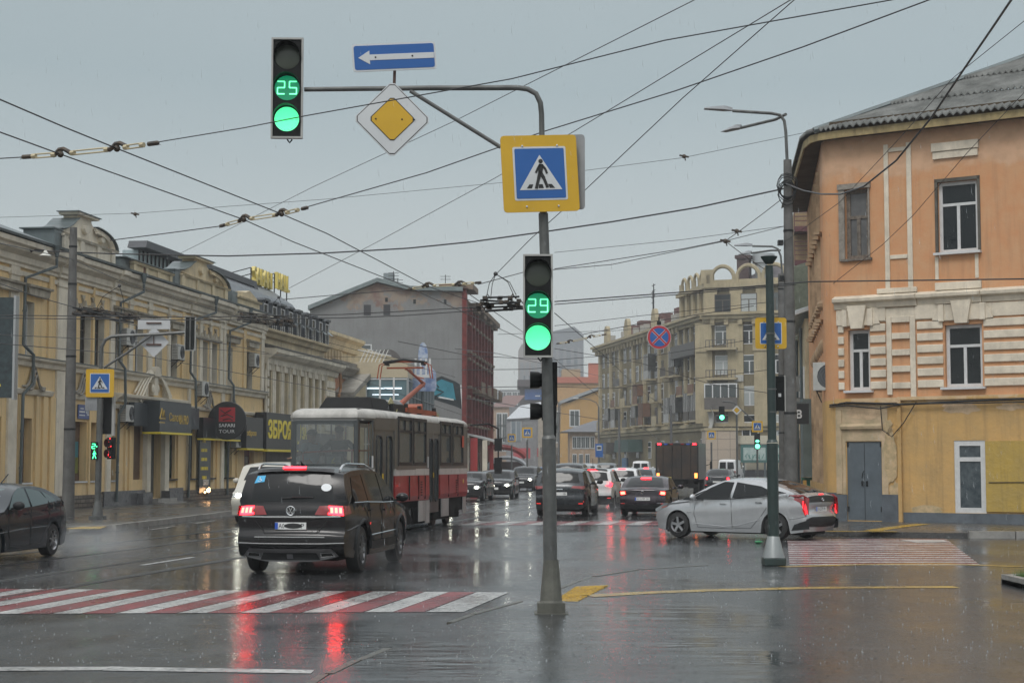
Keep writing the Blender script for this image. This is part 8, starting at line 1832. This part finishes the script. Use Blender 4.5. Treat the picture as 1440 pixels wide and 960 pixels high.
# green post on the right with crossing sign and signal back
b=G(1088,797); root=thing('green_pole','dark green round pole with a flared cap on the pavement edge, right of the junction','pole',(b.x,b.y,.03))
LG=lambda px,py:(P(px,py,b.y).x-b.x,0,P(px,py,b.y).z-.03)
m=MB(); m.tube([LG(1088,775),LG(1086,623)],.10,16); m.tube([LG(1086,622),LG(1085.8,618)],[.105,.08],16); m.tube([LG(1085.8,618),LG(1084,500),LG(1082,385),LG(1081.5,373)],[.078,.076,.07,.07],14); m.lathe([(.07,0),(.14,.1),(.15,.13),(0,.13)],14,LG(1081.5,371)); m.build('shaft',PGRN,root,smooth=True)
m=MB(); m.lathe([(.2,.14),(.19,.17),(.105,.5),(.1,.51)],16); m.build('cone',mat('white_cone',(.28,.3,.3),.35,.3,var=.3),root,smooth=True); m=MB(); m.box(-.19,.19,-.19,.19,0,.14); m.build('base',PGRN,root,bevel=.02)
m=MB(); [m.cyl(LG(x,y),(LG(x,y-2)),.085) for x,y in ((1085,548),(1083,470),(1086,580))]; m.build('clamp_band',GALV,root)
p=P(1084,468.5,b.y+.2); crossing_sign('yellow edged crossing sign behind the dark green pole, its figure split by the pole',p,R(-2),.555)
p=P(1096,553,b.y+.25); r=thing('signal_back','black back of a traffic light attached behind the dark green pole','traffic light',tuple(p),0); m=MB(); m.box(-.1,.09,0,.14,-.31,.31); m.build('housing',SBK,r,bevel=.01); m=MB(); m.box(-.02,.03,-.012,-.001,-.06,-.0); m.build('white_label',PVC,r); m=MB(); m.box(.092,.11,-.01,.16,-.32,.32); m.build('frame',SRIM,r)
# concrete lamp columns
def lamp_head(m,p,d,L_=.8):
    p=Vector(p); d=Vector(d).normalized(); n=Vector((-d.y,d.x,0)); w=.16
    a,b_,c=p,p+d*L_*.3,p+d*L_
    m.add([a-n*.05,a+n*.05,b_+n*w,c+n*w*.7,c-n*w*.7,b_-n*w,a+Vector((0,0,.1)),b_+Vector((0,0,.14)),c+Vector((0,0,.05))],[(0,5,4,3,2,1),(0,6,7,5),(1,2,7,6),(5,7,8,4),(2,3,8,7),(3,4,8)])
def concrete_pole(label,base,H,r0,r1,arms,group='concrete street poles',top=None):
    root=thing('street_lamp',label,'lamp post',(base[0],base[1],.1),0,group)
    m=MB(); m.tube([(0,0,0),(0,0,H*.55),(0,0,H)],[r0,(r0+r1)/2,r1],16); m.build('column',CPOL,root,smooth=True)
    m=MB(); [m.cyl((0,0,H*t),(0,0,H*t+.06),r1*1.12+(r0-r1)*(1-t)) for t in (.3,.55,.8,.93)]; m.build('band',TRIM,root)
    for pts in arms:
        m=MB(); m.tube(pts,.045,8); a=m.build('lamp_arm',GALV,root,smooth=True); m=MB(); lamp_head(m,pts[-1],Vector(pts[-1])-Vector(pts[-2])); m.build('lamp_head',mat('lamp_head',(.2,.21,.22),.4),a)
    return root
Y=47; b0=P(1112,600,Y); c=lambda px,py:(P(px,py,Y).x-b0.x,0,P(px,py,Y).z-.1)
mk=concrete_pole('thick concrete pole beside the orange corner building, with two lamp arms high up',(b0.x,Y),c(0,225)[2],.2,.115,[[c(1107,228),c(1105,185),c(1103,170),c(1097,162),c(1085,159.5),c(1030,156)],[(c(1105,168)[0],0,c(0,161)[2]),(c(1097,165)[0],.8,c(0,160)[2]),(c(1056,168)[0],2.0,c(0,160)[2])]])
m=MB(); rr=random.Random(5)
for i in range(7): rad=.18+rr.random()*.12; z0=c(0,268)[2]+rr.uniform(-.15,.15); m.tube([(rad*math.cos(a)+rr.uniform(-.02,.02)-.05,-.16-.03*i*.3,z0+rad*1.2*math.sin(a)) for a in [2*math.pi*k/12 for k in range(13)]],.013,4)
m.build('cable_coil',TRIM,mk)
m=MB(); m.box(-.3,-.16,-.1,.1,c(0,345)[2],c(0,338)[2]); m.box(-.28,-.16,-.1,.1,c(0,395)[2],c(0,388)[2]); m.build('junction_box',TRIM,mk)
Y2=74; b0=P(1101,600,Y2); c=lambda px,py:(P(px,py,Y2).x-b0.x,0,P(px,py,Y2).z-.1)
concrete_pole('slimmer concrete pole standing just left of and behind the thick one, lamps at balcony height',(b0.x,Y2),c(0,385)[2],.2,.14,[[c(1100,386),c(1098,360),c(1094,350),c(1086,346.5),c(1058,346)],[c(1097,352),(c(1090,350)[0],1,c(0,348)[2]),(c(1066,352)[0],2,c(0,348)[2])]])
Y3=53; b0=P(97,600,Y3); c=lambda px,py:(P(px,py,Y3).x-b0.x,0,P(px,py,Y3).z-.1)
concrete_pole('tall concrete pole in front of the ornate yellow building at the left',(P(98,600,Y3).x,Y3),c(0,320)[2],.2,.115,[])
for px,py,Yt,lb in ((842,600,225,'slim lamp post before the grand house, nearest the bus stop sign'),(786,612,240,'slim dark pole by the yellow house at the bend'),(944,565,150,'dark pole rising behind the box truck'),(871,640,190,'dark pole between the green and dark awnings')):
    b1=P(px,640,Yt); H=P(px,{842:572,786:568,944:570,871:575}[px],Yt).z; root=thing('street_lamp',lb,'lamp post',(b1.x,Yt,0),0,'slim street poles'); m=MB(); m.tube([(0,0,0),(0,0,H)],[.16,.1],8); m.build('column',mat('dark_pole',(.09,.09,.09),.6),root,smooth=True)
    if px in (842,786): m=MB(); m.tube([(0,0,H),(-.3,0,H+.6),(-1.2,0,H+1.0),(-2.8,0,H+1.2)],.07,6); m.build('lamp_arm',GALV,root); m=MB(); m.box(-3.4,-2.7,-.15,.15,H+1.1,H+1.25); m.build('lamp_head',PVC,root)
# left crossing assembly
b=G(137,735); YL=b.y; root=thing('traffic_light_pole','thin grey pole on the left pavement with curved mast arm seen from behind','pole',(b.x,YL,.12)); ll=lambda px,py:(P(px,py,YL).x-b.x,0,P(px,py,YL).z-.12)
m=MB(); m.tube([ll(137,727),ll(139,640),ll(141,560)],.10,10); m.tube([ll(141,560),ll(142,500),ll(143,488),ll(148,478),ll(156,473.5),ll(168,472)],.055,8); m.tube([ll(168,472),ll(220,470),ll(272,466.5)],.05,8); m.tube([ll(146,517),ll(180,495),ll(215,470)],.04,6); m.build('shaft',GALV,root,smooth=True)
m=MB(); base_cone(m,.1,.45,.22,.1); m.build('base',GALV,root)
p=P(140.5,538.5,YL-.1); crossing_sign('yellow edged crossing sign on the thin pole before the yellow building',p,R(2),.86,detail=0)
p=P(127.5,568,YL); 
r=thing('road_sign','small white plate on the thin left pole just under its crossing sign','road sign',tuple(P(131,567,YL-.05)),0); MB().box(-.25,.15,0,.02,-.22,.2).build('panel',SBACK,r)
p=P(149.5,585,YL+.2); r=thing('signal_back','dark back of a tall traffic light on the thin left pole','traffic light',tuple(p),0); m=MB(); m.box(-.18,.17,0,.15,-.55,.6); m.build('housing',SBK,r); m=MB(); m.box(.172,.24,-.02,.17,-.6,.62); m.build('frame',SRIM,r)
p=P(132.5,633.5,YL-.15); r=thing('pedestrian_light','small light showing a green 2 and a green walking figure','traffic light',tuple(p),0); m=MB(); m.box(-.105,.105,0,.12,-.27,.27); m.build('housing',SBK,r); m=MB(); digit(m,'2',-.02,.14,.055,.075,-.012,.026); m.box(.06,.09,-.015,-.002,.11,.15); m.build('digit',LGRN,r); m=MB(); pedestrian_man(m,.36,-.012,1,0,-.15); m.build('walking_figure',LGRN,r); m=MB(); [m.tube([(-.1,-.0,z+.09),(-.08,-.1,z+.11),(.08,-.1,z+.11),(.1,0,z+.09)],.012,4) for z in (.14,-.14)]; m.build('visor',SBK,r)
p=P(154,630,YL-.15); r=thing('pedestrian_light','small light with red symbols seen half from the side, right of the green one','traffic light',tuple(p),R(-40)); m=MB(); m.box(-.13,.13,0,.14,-.33,.33); m.build('housing',SBK,r); m=MB(); digit(m,'2',.02,-.18,.055,.09,-.012,.03); m.build('digit',LRED,r); m=MB(); pedestrian_man(m,.4,-.012,1,.02,.14); m.build('standing_figure',LRED,r)
m=MB(); [m.lathe([(.13,-.12),(.12,0)],12,(0,0,z),'y') for z in (.16,-.16)]; m.build('visor',SBK,r)
r=thing('road_sign','white diamond sign seen from behind on the left mast arm','road sign',tuple(P(216.5,481,YL+.1)),0); m=MB(); s_=.47; m.prism([(s_,0),(0,s_),(-s_,0),(0,-s_)],0,.02); m.build('panel',mat('white_back',(.5,.51,.52),.45,var=.15),r); m=MB(); m.box(-.23,.23,-.04,-.002,-.1,-.05); m.box(-.015,.015,-.05,-.041,-.1,.25); m.build('clamp',mat('rusty_rod',(0,0,0)),r)
r=thing('road_sign','white rectangular sign back above the white diamond on the left mast arm','road sign',tuple(P(216.5,456,YL+.1)),0); m=MB(); m.box(-.5,.5,0,.02,-.15,.17); m.build('panel',mat('white_back',(0,0,0)),r); m=MB(); m.box(-.23,.23,-.04,-.002,.02,.06); m.build('clamp',mat('rusty_rod',(0,0,0)),r)
r=thing('signal_back','dark back of the traffic light hanging at the end of the left mast arm','traffic light',tuple(P(268,468.5,YL)),0); m=MB(); m.box(-.14,.14,-.06,.12,-.52,.5); m.build('housing',SBK,r); m=MB(); [m.box(x,x+.02,-.1,.02,-.54,.52) for x in (-.165,.145)]; m.box(-.16,.16,-.08,.02,-.54,-.52); m.build('frame',SRIM,r); m=MB(); m.box(-.02,.02,-.09,-.061,-.5,.48); m.build('seam',GALV,r)
# no stopping sign on its wire
def round_sign(label,px,py,Y,rad):
    r=thing('no_stopping_sign',label,'road sign',tuple(P(px,py,Y)),0); n=32
    m=MB(); m.lathe([(0,-.004),(rad*1.03,-.004),(rad*1.03,.02),(0,.02)],n,(0,0,0),'y'); b_=m.build('disc',SW,r)
    m=MB(); m.lathe([(0,-.008),(rad,-.008),(rad,-.005)],n,(0,0,0),'y'); m.build('red_disc',SR,b_); m=MB(); m.lathe([(0,-.012),(rad*.8,-.012),(rad*.8,-.009)],n,(0,0,0),'y'); m.build('blue_disc',SB,b_)
    for nm,w,y,mt in (('white_cross_edge',.21,-.014,SW),('red_cross',.15,-.018,SR)):
        m=MB(); c_=rad*.8*.7071
        for s_ in (1,-1): m.beam((-c_,y-(.002 if s_>0 else 0),-s_*c_),(c_,y-(.002 if s_>0 else 0),s_*c_),rad*w,.003,up=(0,1,0))
        m.build(nm,mt,b_)
    m=MB(); m.tube([(0,.03,rad),(0,.03,rad+.25)],.02,5); m.box(-.06,.06,0,.06,rad+.02,rad+.12); m.build('hanger',TRIM,r)
round_sign('round blue and red no stopping sign hanging in the air before the grand house',927,474,48,.335)
# far signals and signs
def far_post(label,px,Y,ztop,x0=0):
    b1=P(px,640,Y); root=thing('sign_post',label,'post',(b1.x,Y,0),0,'thin sign posts'); m=MB(); m.tube([(0,0,0),(0,0,ztop)],.07,6); m.build('post',GALV,root); return root
def far_signal(label,px,py,Y,H,two=False):
    r=thing('traffic_light',label,'traffic light',tuple(P(px,py,Y)),0,'far green traffic lights'); m=MB(); m.box(-.2,.2,0,.15,-H/2,H/2); m.build('housing',SBK,r)
    for z in ((-H*.33,) if not two else (-H*.33,0)): m=MB(); m.sphere((0,-.05,z),.17 if z else .13,10,(1,.4,1 if z else .7)); m.build('green_lens',mat('far_green',(.1,1,.5),.3,emit=(.12,1,.5),es=4),r)
far_signal('far green light hanging left of the small priority diamond',1015,580.5,118,.95)
far_signal('far green light with two lit lamps under a small crossing sign',1065,620,118,1.1,True)
diamond('small far yellow priority diamond on a thin post before the grand house',P(1036,576.5,118),.36,0,0)
for px,py,Y,Sz,lb in ((1065,599.5,118,.78,'small far crossing sign right of the small priority diamond'),(1000.5,611.5,130,.66,'small far crossing sign at the edge of the beige tiled wall'),(741.5,608,120,.74,'far crossing sign just left of the grey pole, the larger of a pair'),(719.5,615.5,150,.72,'far crossing sign further left of the grey pole, the smaller of a pair')):
    crossing_sign(lb,P(px,py,Y),0,Sz,detail=0); far_post({1065:'crooked thin post under the two-lamp far green light',1000.5:'thin post of the crossing sign at the beige tiled wall',741.5:'post of the larger crossing sign left of the grey pole',719.5:'post of the smaller crossing sign left of the grey pole'}[px],px,Y+.15,P(px,py+10,Y).z)
r=far_post('post carrying the small priority diamond and the mast arm of the far light',1036.5,118.2,P(1036,575,118).z+.0); m=MB(); z=P(1036,569,118).z; m.tube([(0,0,z-.4),(-.1,0,z+.1),(-.4,0,z+.2),(-1.0,0,z+.25)],.05,6); m.tube([(.2,0,z-.2),(1.3,0,z-1.2)],.05,6); m.build('mast_arm',GALV,r)
r=thing('triangle_sign_back','small grey triangular sign back above the far crossing sign pair','road sign',tuple(P(741.5,596,120.2)),0); m=MB(); m.prism([(-.42,-.2),(.42,-.2),(0,.35)],0,.02); m.build('panel',SBACK,r)
r=thing('bus_stop_sign','small blue bus stop sign low before the hipped house','road sign',tuple(P(842.5,633,175)),0); m=MB(); m.box(-.4,.4,0,.05,-.7,.7); b_=m.build('panel',SB,r); m=MB(); m.box(-.25,.25,-.02,-.002,.0,.5); m.build('white_field',SW,b_); m=MB(); m.box(-.18,.18,-.03,-.021,.12,.38); m.build('bus_symbol',INK,b_)
r=thing('litter','small green piece of litter lying on the wet road beside the dark green pole','litter',tuple(G(1066,763.5)),R(20)); m=MB(); m.sphere((0,0,.03),.09,8,(1,.6,.4)); m.build('wrapper',mat('litter_green',(.03,.2,.08),.5),r,smooth=True)
# ---------------- overhead wires ----------------
WIR=mat('wire_black',(.02,.02,.022),.5); WIN=mat('insulator_cream',(.55,.47,.3),.5,var=.3); RUST=mat('rusty_fitting',(.025,.025,.025),.6,var=.6,scale=10,col2=(.09,.06,.035))
def HZ(px,py,z): return G(px,py,z)   # point on the ray at height z
def wire(label,pts,r=.012,name='overhead_wire',cat='wire',group='overhead wires',m=None):
    pts=[Vector(p) for p in pts]; o=pts[0]; root=None; P_=[]
    for a,b in zip(pts,pts[1:]):
        n=6 if len(pts)<4 else 3
        P_+=[a.lerp(b,i/n) for i in range(n)]
    P_.append(pts[-1])
    if len(pts)==2:
        L_=(pts[1]-pts[0]).length
        P_=[p-Vector((0,0,L_*.006*math.sin(math.pi*i/(len(P_)-1)))) for i,p in enumerate(P_)]
    mb=MB(); mb.tube([p-o for p in P_],r*.85,5); w=mb.build(name,m or WIR,None,smooth=True); w.location=o; tag(w,label,cat,group); return w
zt=5.75
cw=[('upper of two contact wires from the top left corner to the switch gear',[(-40,123),(93,180),(164.5,209),(396,301),(460,328.5),(600,402),(690,432)],.011),
('lower of two contact wires from the left edge to the switch gear',[(-40,168),(0,186),(85,217),(343,309),(412,340),(575,404),(735,477)],.011)]
for lb,pp_,r in cw: wire(lb,[HZ(x,y,zt) for x,y in pp_],r)
D=lambda pts,Y0,Y1:[P(x,y,Y0+(Y1-Y0)*i/(len(pts)-1)) for i,(x,y) in enumerate(pts)]
wire('span wire carrying the first row of cream insulators, rising to the upper right',[HZ(-20,225,zt+.02),HZ(0,223,zt+.02),HZ(34,221,zt+.02)],.009)
a=HZ(220,200,zt+.02); 
wire('span wire from the first insulators past the green light to the top edge',D([(222,200),(343,180),(430,163),(720,111),(935,57),(1255,0),(1310,-12)],a.y,14.5),.008)
b1=HZ(310,318,zt+.02); wire('span wire running left from the second row of cream insulators',D([(155,338),(235,328),(310,318)],28,b1.y),.01)
b2=HZ(432,291,zt+.02); wire('span wire from the second insulators behind the crossing sign to the top edge',D([(432,291),(600,243),(765,185),(950,128),(1130,66),(1307,0),(1340,-14)],b2.y,16),.01)
c1=HZ(575,407,zt+.02); wire('thin span wire between the mansard roof and the third row of insulators',D([(398,421),(480,414),(575,407)],44,c1.y),.012)
wire('span wire rising from the third row of insulators toward the tall concrete pole',D([(672,400),(735,383),(860,372),(1015,340),(1103,318)],35,47),.011)
wire('heavy black cable across the whole view from yellow gable to concrete pole',D([(-10,350),(162,357),(320,360),(455,356),(575,349),(664,340),(765,326),(860,312),(980,292),(1104,265)],58,47),.028)
wire('long diagonal stay wire from the glass attic up to the top edge',D([(246,360),(345,311),(440,263),(640,170),(735,122),(977,0),(1000,-12)],72,20),.011)
wire('stay wire from the mansard sign to the top edge, left of two there',D([(407,405),(531,340),(697,250),(807,185),(1112,0),(1130,-11)],85,20),.014)
wire('steep stay wire from the switch gear to the top edge, right of two',D([(700,383),(745,337),(822,268),(960,138),(1117,0),(1130,-12)],36,18),.009)
wire('thin high wire crossing faintly between the crossing sign and the corner building',D([(-10,306),(190,300),(460,280),(705,257),(822,240),(960,222),(1145,184)],60,48),.009)
wire('stay wire below the thick pole coil ending at a small clamp over the grand house',D([(780,355),(960,337),(1103,318)],50,47),.009)
wire('stay wire ending at the small black clamp left of the second lamp post',D([(780,378),(960,350),(1020,338)],50,45),.014)
wire('short stay wire from the coil of cables down to the small black clamp',D([(1098,281),(1020,339)],47,45),.013)
wire('long stay wire from the small black clamp down behind the green pole',D([(1020,339),(1084,384)],45,50),.012)
wire('upper of two thick parallel contact wires running right past the concrete pole',D([(780,424),(955,411),(1140,396),(1300,394),(1450,392)],42,33),.018)
wire('lower of two thick parallel contact wires running right past the concrete pole',D([(780,428),(955,414),(1120,400)],42,38),.014)
wire('upper of two contact wires crossing before the grey gable wall',D([(-10,443),(270,446),(480,442),(560,438),(650,433),(735,430)],42,40),.014)
wire('lower of two contact wires crossing before the grey gable wall',D([(-10,447),(270,450),(480,447),(560,444),(650,438),(735,433)],43,41),.014)
wire('heavy grey cable swooping from the pole coil up to the top right corner',D([(1104,258),(1130,268),(1155,273),(1183,273),(1215,262),(1260,226),(1310,165),(1355,98),(1395,40),(1426,-6)],47,26),.026,m=mat('grey_cable',(.05,.052,.055),.5))
wire('thin wire running up across the corrugated roof to the right edge',D([(1097,345),(1180,285),(1260,200),(1340,110),(1450,22)],46,30),.009)
wire('thin diagonal wire over the orange wall between its two upper windows',D([(1170,400),(1240,345),(1284,303),(1360,215),(1450,120)],50,38),.010)
for i,(pts,Y0,Y1,r,lb) in enumerate((
 ([(-10,470),(160,478),(400,500),(655,505)],44,90,.012,'thin wire sagging low across the ornate facade below the sign backs'),
 ([(-10,482),(200,500),(420,540),(560,570)],44,80,.014,'wire sloping down from the left pole toward the tram roof'),
 ([(-10,340),(100,364),(180,400),(420,470),(640,530)],40,90,.014,'long wire falling from the yellow gable down to the tram'),
 ([(110,440),(250,470),(420,505),(700,600)],46,120,.018,'contact wire leading from the left switch gear down the street'),
 ([(560,480),(660,500),(780,506),(850,500)],60,80,.016,'cross wire between the grey gable house and the grand house'),
 ([(650,520),(740,519),(860,510),(1100,470)],60,80,.016,'cross wire just above the far crossing signs'),
 ([(640,545),(760,543),(860,546),(1080,520)],80,100,.02,'low cross wire before the yellow house'),
 ([(655,410),(740,470),(845,560),(930,620)],60,180,.02,'contact wire falling from the switch gear toward the box truck'),
 ([(780,440),(850,500),(900,548),(960,590)],60,150,.02,'contact wire falling right of the green signal toward the grand facade'),
 ([(780,458),(900,444),(1080,425)],48,46,.01,'thin wire passing just over the no stopping sign'),
 ([(700,470),(860,465),(1000,455),(1100,440)],70,80,.012,'cross wire over the roofs of the grand long facade'),
 ([(780,490),(900,510),(1000,540),(1130,560)],70,60,.014,'slack wire falling across the grand facade to the right'),
 ([(655,560),(700,566),(770,578),(860,592)],100,160,.03,'slack wire low at the bend of the street'),
 ([(820,470),(900,455),(1060,430)],50,47,.013,'short wire between the insulators and the green pole'),
 ([(640,490),(700,497),(780,515),(850,530)],90,140,.022,'thin wire at the bend in front of the pale high-rise'),
 ([(-10,395),(105,432)],42,48,.015,'short feeder wire left of the tall concrete pole'))):
    wire(lb,D(pts,Y0,Y1),r)
# insulated crossings
def insul(label,p0,k1,k2,p3,group='insulated wire crossings'):
    r=thing('wire_crossing',label,'wire fitting',tuple(p0),0,group); L_=[Vector(p)-Vector(p0) for p in (p0,k1,k2,p3)]
    for a,b in ((L_[0],L_[1]),(L_[1],L_[2]),(L_[2],L_[3])):
        d=(b-a); m=MB(); s_=a+d*.3 if a is L_[0] else a+d*.22; e=b-d*.18
        if b is L_[3]: e=a+d*.62
        for dz in (-.024,.024): m.tube([s_+Vector((0,0,dz)),e+Vector((0,0,dz))],.011,5)
        m.tube([s_-d.normalized()*.03,s_+d.normalized()*.03],.034,6); m.tube([e-d.normalized()*.03,e+d.normalized()*.03],.034,6)
        m.build('insulator_rod',WIN,r)
    for c,d in ((L_[1],(L_[2]-L_[1]).normalized()),(L_[2],(L_[2]-L_[1]).normalized())):
        m=MB(); m.tube([c-d*.13+Vector((0,0,-.01)),c-d*.07+Vector((0,0,.02)),c-d*.02+Vector((0,0,.06)),c+d*.05+Vector((0,0,.065)),c+d*.12+Vector((0,0,.03)),c+d*.17+Vector((0,0,-.0))],.03,6); m.sphere(c+Vector((0,0,0)),.045,8); m.build('cross_fitting',RUST,r,smooth=True)
    for a,b in ((L_[0],L_[1]),(L_[3],L_[2])):
        m=MB(); d=(b-a).normalized(); m.tube([a-d*.02,a+d*.0,a+d*.16],[.01,.03,.03],6); m.tube([a,a-d*.04+Vector((.0,0,-.03))],.005,4); m.build('end_clamp',RUST,r,smooth=True)
insul('first row of cream insulators, at the upper left over the ornate building',HZ(32,221,zt),HZ(85,217,zt),HZ(164.5,209,zt),HZ(222,201,zt))
insul('second row of cream insulators, left of the priority diamond',HZ(310,318,zt),HZ(343,309,zt),HZ(396,301,zt),HZ(432,292,zt))
insul('third row of insulators, above the grey gable wall',HZ(574,407,zt),HZ(601,402,zt),HZ(646,400,zt),HZ(676,397,zt))
insul('fourth row of insulators, in the sky right of the green signal',P(783,483,60),P(800,481,60),P(830,474,60),P(852,470,60))
# switch gear clusters
def gear(label,px,py,Y,w,h,tilt,seed):
    rr=random.Random(seed); o=P(px,py,Y); r=thing('switch_gear',label,'wire fitting',tuple(o),0,'overhead switch gear'); s_=Y/FPX
    m=MB(); sl=math.tan(tilt)
    for k in range(5): z=(k-2)*h*s_*.2; m.tube([(-w*s_/2+rr.random()*.2,rr.uniform(-.4,.4),z-sl*-w*s_/2*-1*-1),(w*s_/2-rr.random()*.2,rr.uniform(-.4,.4),z+sl*w*s_/2*-1)],.022,5)
    m.build('contact_bar',TRIM,r); m=MB()
    for k in range(26):
        t=rr.uniform(-.48,.48); x=t*w*s_; z=-sl*x+rr.uniform(-.5,.5)*h*s_*.8; m.box(x-.05,x+.05,-.05+rr.uniform(-.3,.3),.05,z-.03,z+.04); 
        if k%3==0: m.tube([(x,0,z),(x+.05,0,z+.1),(x+.13,0,z)],.014,4)
    m.build('rusty_fitting',RUST,r); return r
gear('tangle of trolley switch gear just left of the green signal head',703,427,36,66,22,R(0),2)
gear('tangle of trolley switch gear left of the tall concrete pole top',150,443,44,92,14,R(8),4)
gear('tangle of trolley switch gear before the slate mansard',374,449,52,84,16,R(6),6)
for lb,top,feet in (('looped hanger wires from the stay above the switch gear by the green signal',(697,385),((684,418),(690,420),(722,414),(726,415))),('hanger wires over the left switch gear',(168,402),((134,437),(175,440))),('hanger wires over the switch gear before the mansard',(392,418),((380,440),(398,444)))):
    Yh={697:36,168:44,392:52}[top[0]]; a=P(*top,Yh); r=thing('hanger_wires',lb,'wire',tuple(a),0,'hanger wires'); m=MB()
    for f in feet: 
        b=P(*f,Yh); mid=a.lerp(b,.5)+Vector(((b.x-a.x)*.18,0,.05)); m.tube([(0,0,0),tuple(mid-a),tuple(b-a)],.008,4)
    m.sphere((0,0,0),.05,6); m.build('hanger',WIR,r)
# clamps that dot the wires
rr=random.Random(9)
for px,py,Y,lb in ((1020,339,45,'small black clamp where the stays meet, left of the second lamp post'),(962,220,50,'tiny clamp on the high thin wire'),(190,301,57,'tiny clamp with a loose end on the thin wire beside the yellow gable'),(1036,325,46,'tiny clamp just above the black stay clamp')):
    a=P(px,py,Y); r=thing('wire_clamp',lb,'wire fitting',tuple(a),0,'wire clamps'); m=MB(); m.beam((-.14,0,.03),(.14,0,-.02),.05); m.beam((.02,0,.0),(.04,0,-.13),.03); m.sphere((0,0,0),.07,6); m.build('clamp',RUST,r)
# ---------------- rain and damp air ----------------
def rain():
    rr=random.Random(21); m=MB()
    # splashes on the wet ground: tiny crowns of water
    for i in range(3600):
        t=rr.random(); y=15+55*t**1.5; x=rr.uniform(-.33,.33)*y; s_=rr.uniform(.4,1.2)*.0036*(1+y/22); h=s_*rr.uniform(1.2,3.2)
        m.add([(x-s_,y,.032),(x+s_,y,.032),(x+s_*.4,y,.032+h),(x-s_*.4,y,.032+h),(x,y-s_,.032),(x,y+s_,.032),(x,y+s_*.3,.032+h*.8),(x,y-s_*.3,.032+h*.8)],[(0,1,2,3),(4,5,6,7)])
    for i in range(2600):  # flat dark flecks painted as the dark reflections in raindrop rings
        t=rr.random(); y=12+45*t**1.9; x=rr.uniform(-.33,.33)*y; s_=rr.uniform(.5,1.4)*.009*(1+y/60); m.k=1; m.add([(x-s_*1.6,y,.036),(x,y-s_*1.3,.036),(x+s_*1.6,y,.036),(x,y+s_*1.3,.036)],[(0,1,2,3)])
    o=m.build('rain_splashes',[mat('splash_water',(.55,.58,.6),.2,alpha=.42),mat('dark_ring_reflection',(.012,.013,.014),.5,spec=.1,alpha=.6)]); tag(o,'small white splashes of raindrops all over the wet road','rain',kind='stuff')
    m=MB()
    for i in range(2400):
        y=7+45*rr.random()**1.3; x=rr.uniform(-.32,.32)*y; z=rr.uniform(0.1,1.8+.3*y); L_=.03+.03*rr.random(); r_=.0007+.00003*y
        m.add([(x,y,z+L_),(x-r_,y,z+L_*.3),(x,y-r_,z+L_*.3),(x+r_,y,z+L_*.3),(x,y+r_,z+L_*.3),(x+L_*.12,y,z)],[(0,1,2),(0,2,3),(0,3,4),(0,4,1),(5,2,1),(5,3,2),(5,4,3),(5,1,4)])
    o=m.build('raindrops',mat('rain_water',(.75,.8,.82),.1,alpha=.3)); tag(o,'fine raindrops falling through the whole street','rain',kind='stuff')
rain()
def spray(label,p,sx,sy,h,den):
    m=MB(); m.sphere((0,0,0),1,16,(sx,sy,h)); o=m.build('tyre_spray',[bpy.data.materials.new('spray_mist')],None,smooth=True); o.location=p; tag(o,label,'spray',None,'stuff')
    mt=o.data.materials[0]; mt.use_nodes=True; nt=mt.node_tree; nt.nodes.remove(nt.nodes['Principled BSDF']); v=nt.nodes.new('ShaderNodeVolumePrincipled'); v.inputs['Color'].default_value=(.9,.92,.94,1); v.inputs['Anisotropy'].default_value=.2
    tc=nt.nodes.new('ShaderNodeTexCoord'); ln=nt.nodes.new('ShaderNodeVectorMath'); ln.operation='LENGTH'; mp=nt.nodes.new('ShaderNodeMapping'); mp.inputs['Scale'].default_value=(1/sx,1/sy,1/h); nt.links.new(tc.outputs['Object'],mp.inputs[0]); nt.links.new(mp.outputs[0],ln.inputs[0])
    r=nt.nodes.new('ShaderNodeMapRange'); r.inputs[1].default_value=.2; r.inputs[2].default_value=1; r.inputs[3].default_value=den; r.inputs[4].default_value=0; nt.links.new(ln.outputs['Value'],r.inputs[0]); nt.links.new(r.outputs[0],v.inputs['Density']); nt.links.new(v.outputs[0],nt.nodes['Material Output'].inputs['Volume'])
g=G(105,776); spray('low white spray thrown up behind the dark hatchback at the left',(g.x+.3,g.y+.3,.15),1.3,2.2,.5,.35)
g=G(497,800); spray('faint spray at the rear wheels of the black SUV',(g.x-.2,g.y+.2,.12),1.3,1.0,.38,.22)
g=G(785,722); spray('faint spray behind the dark grey SUV and its neighbours',(g.x+1.2,g.y-.2,.15),3.0,1.6,.5,.16)
m=MB(); m.box(-260,260,-50,760,-1.2,56); o=m.build('haze',[bpy.data.materials.new('haze_air')]); tag(o,'thin grey rainy haze filling the street air','haze',None,'stuff')
mt=o.data.materials[0]; mt.use_nodes=True; nt=mt.node_tree; nt.nodes.remove(nt.nodes['Principled BSDF']); v=nt.nodes.new('ShaderNodeVolumePrincipled'); v.inputs['Color'].default_value=(.95,.975,1,1); v.inputs['Density'].default_value=.0006; v.inputs['Anisotropy'].default_value=0; nt.links.new(v.outputs[0],nt.nodes['Material Output'].inputs['Volume'])
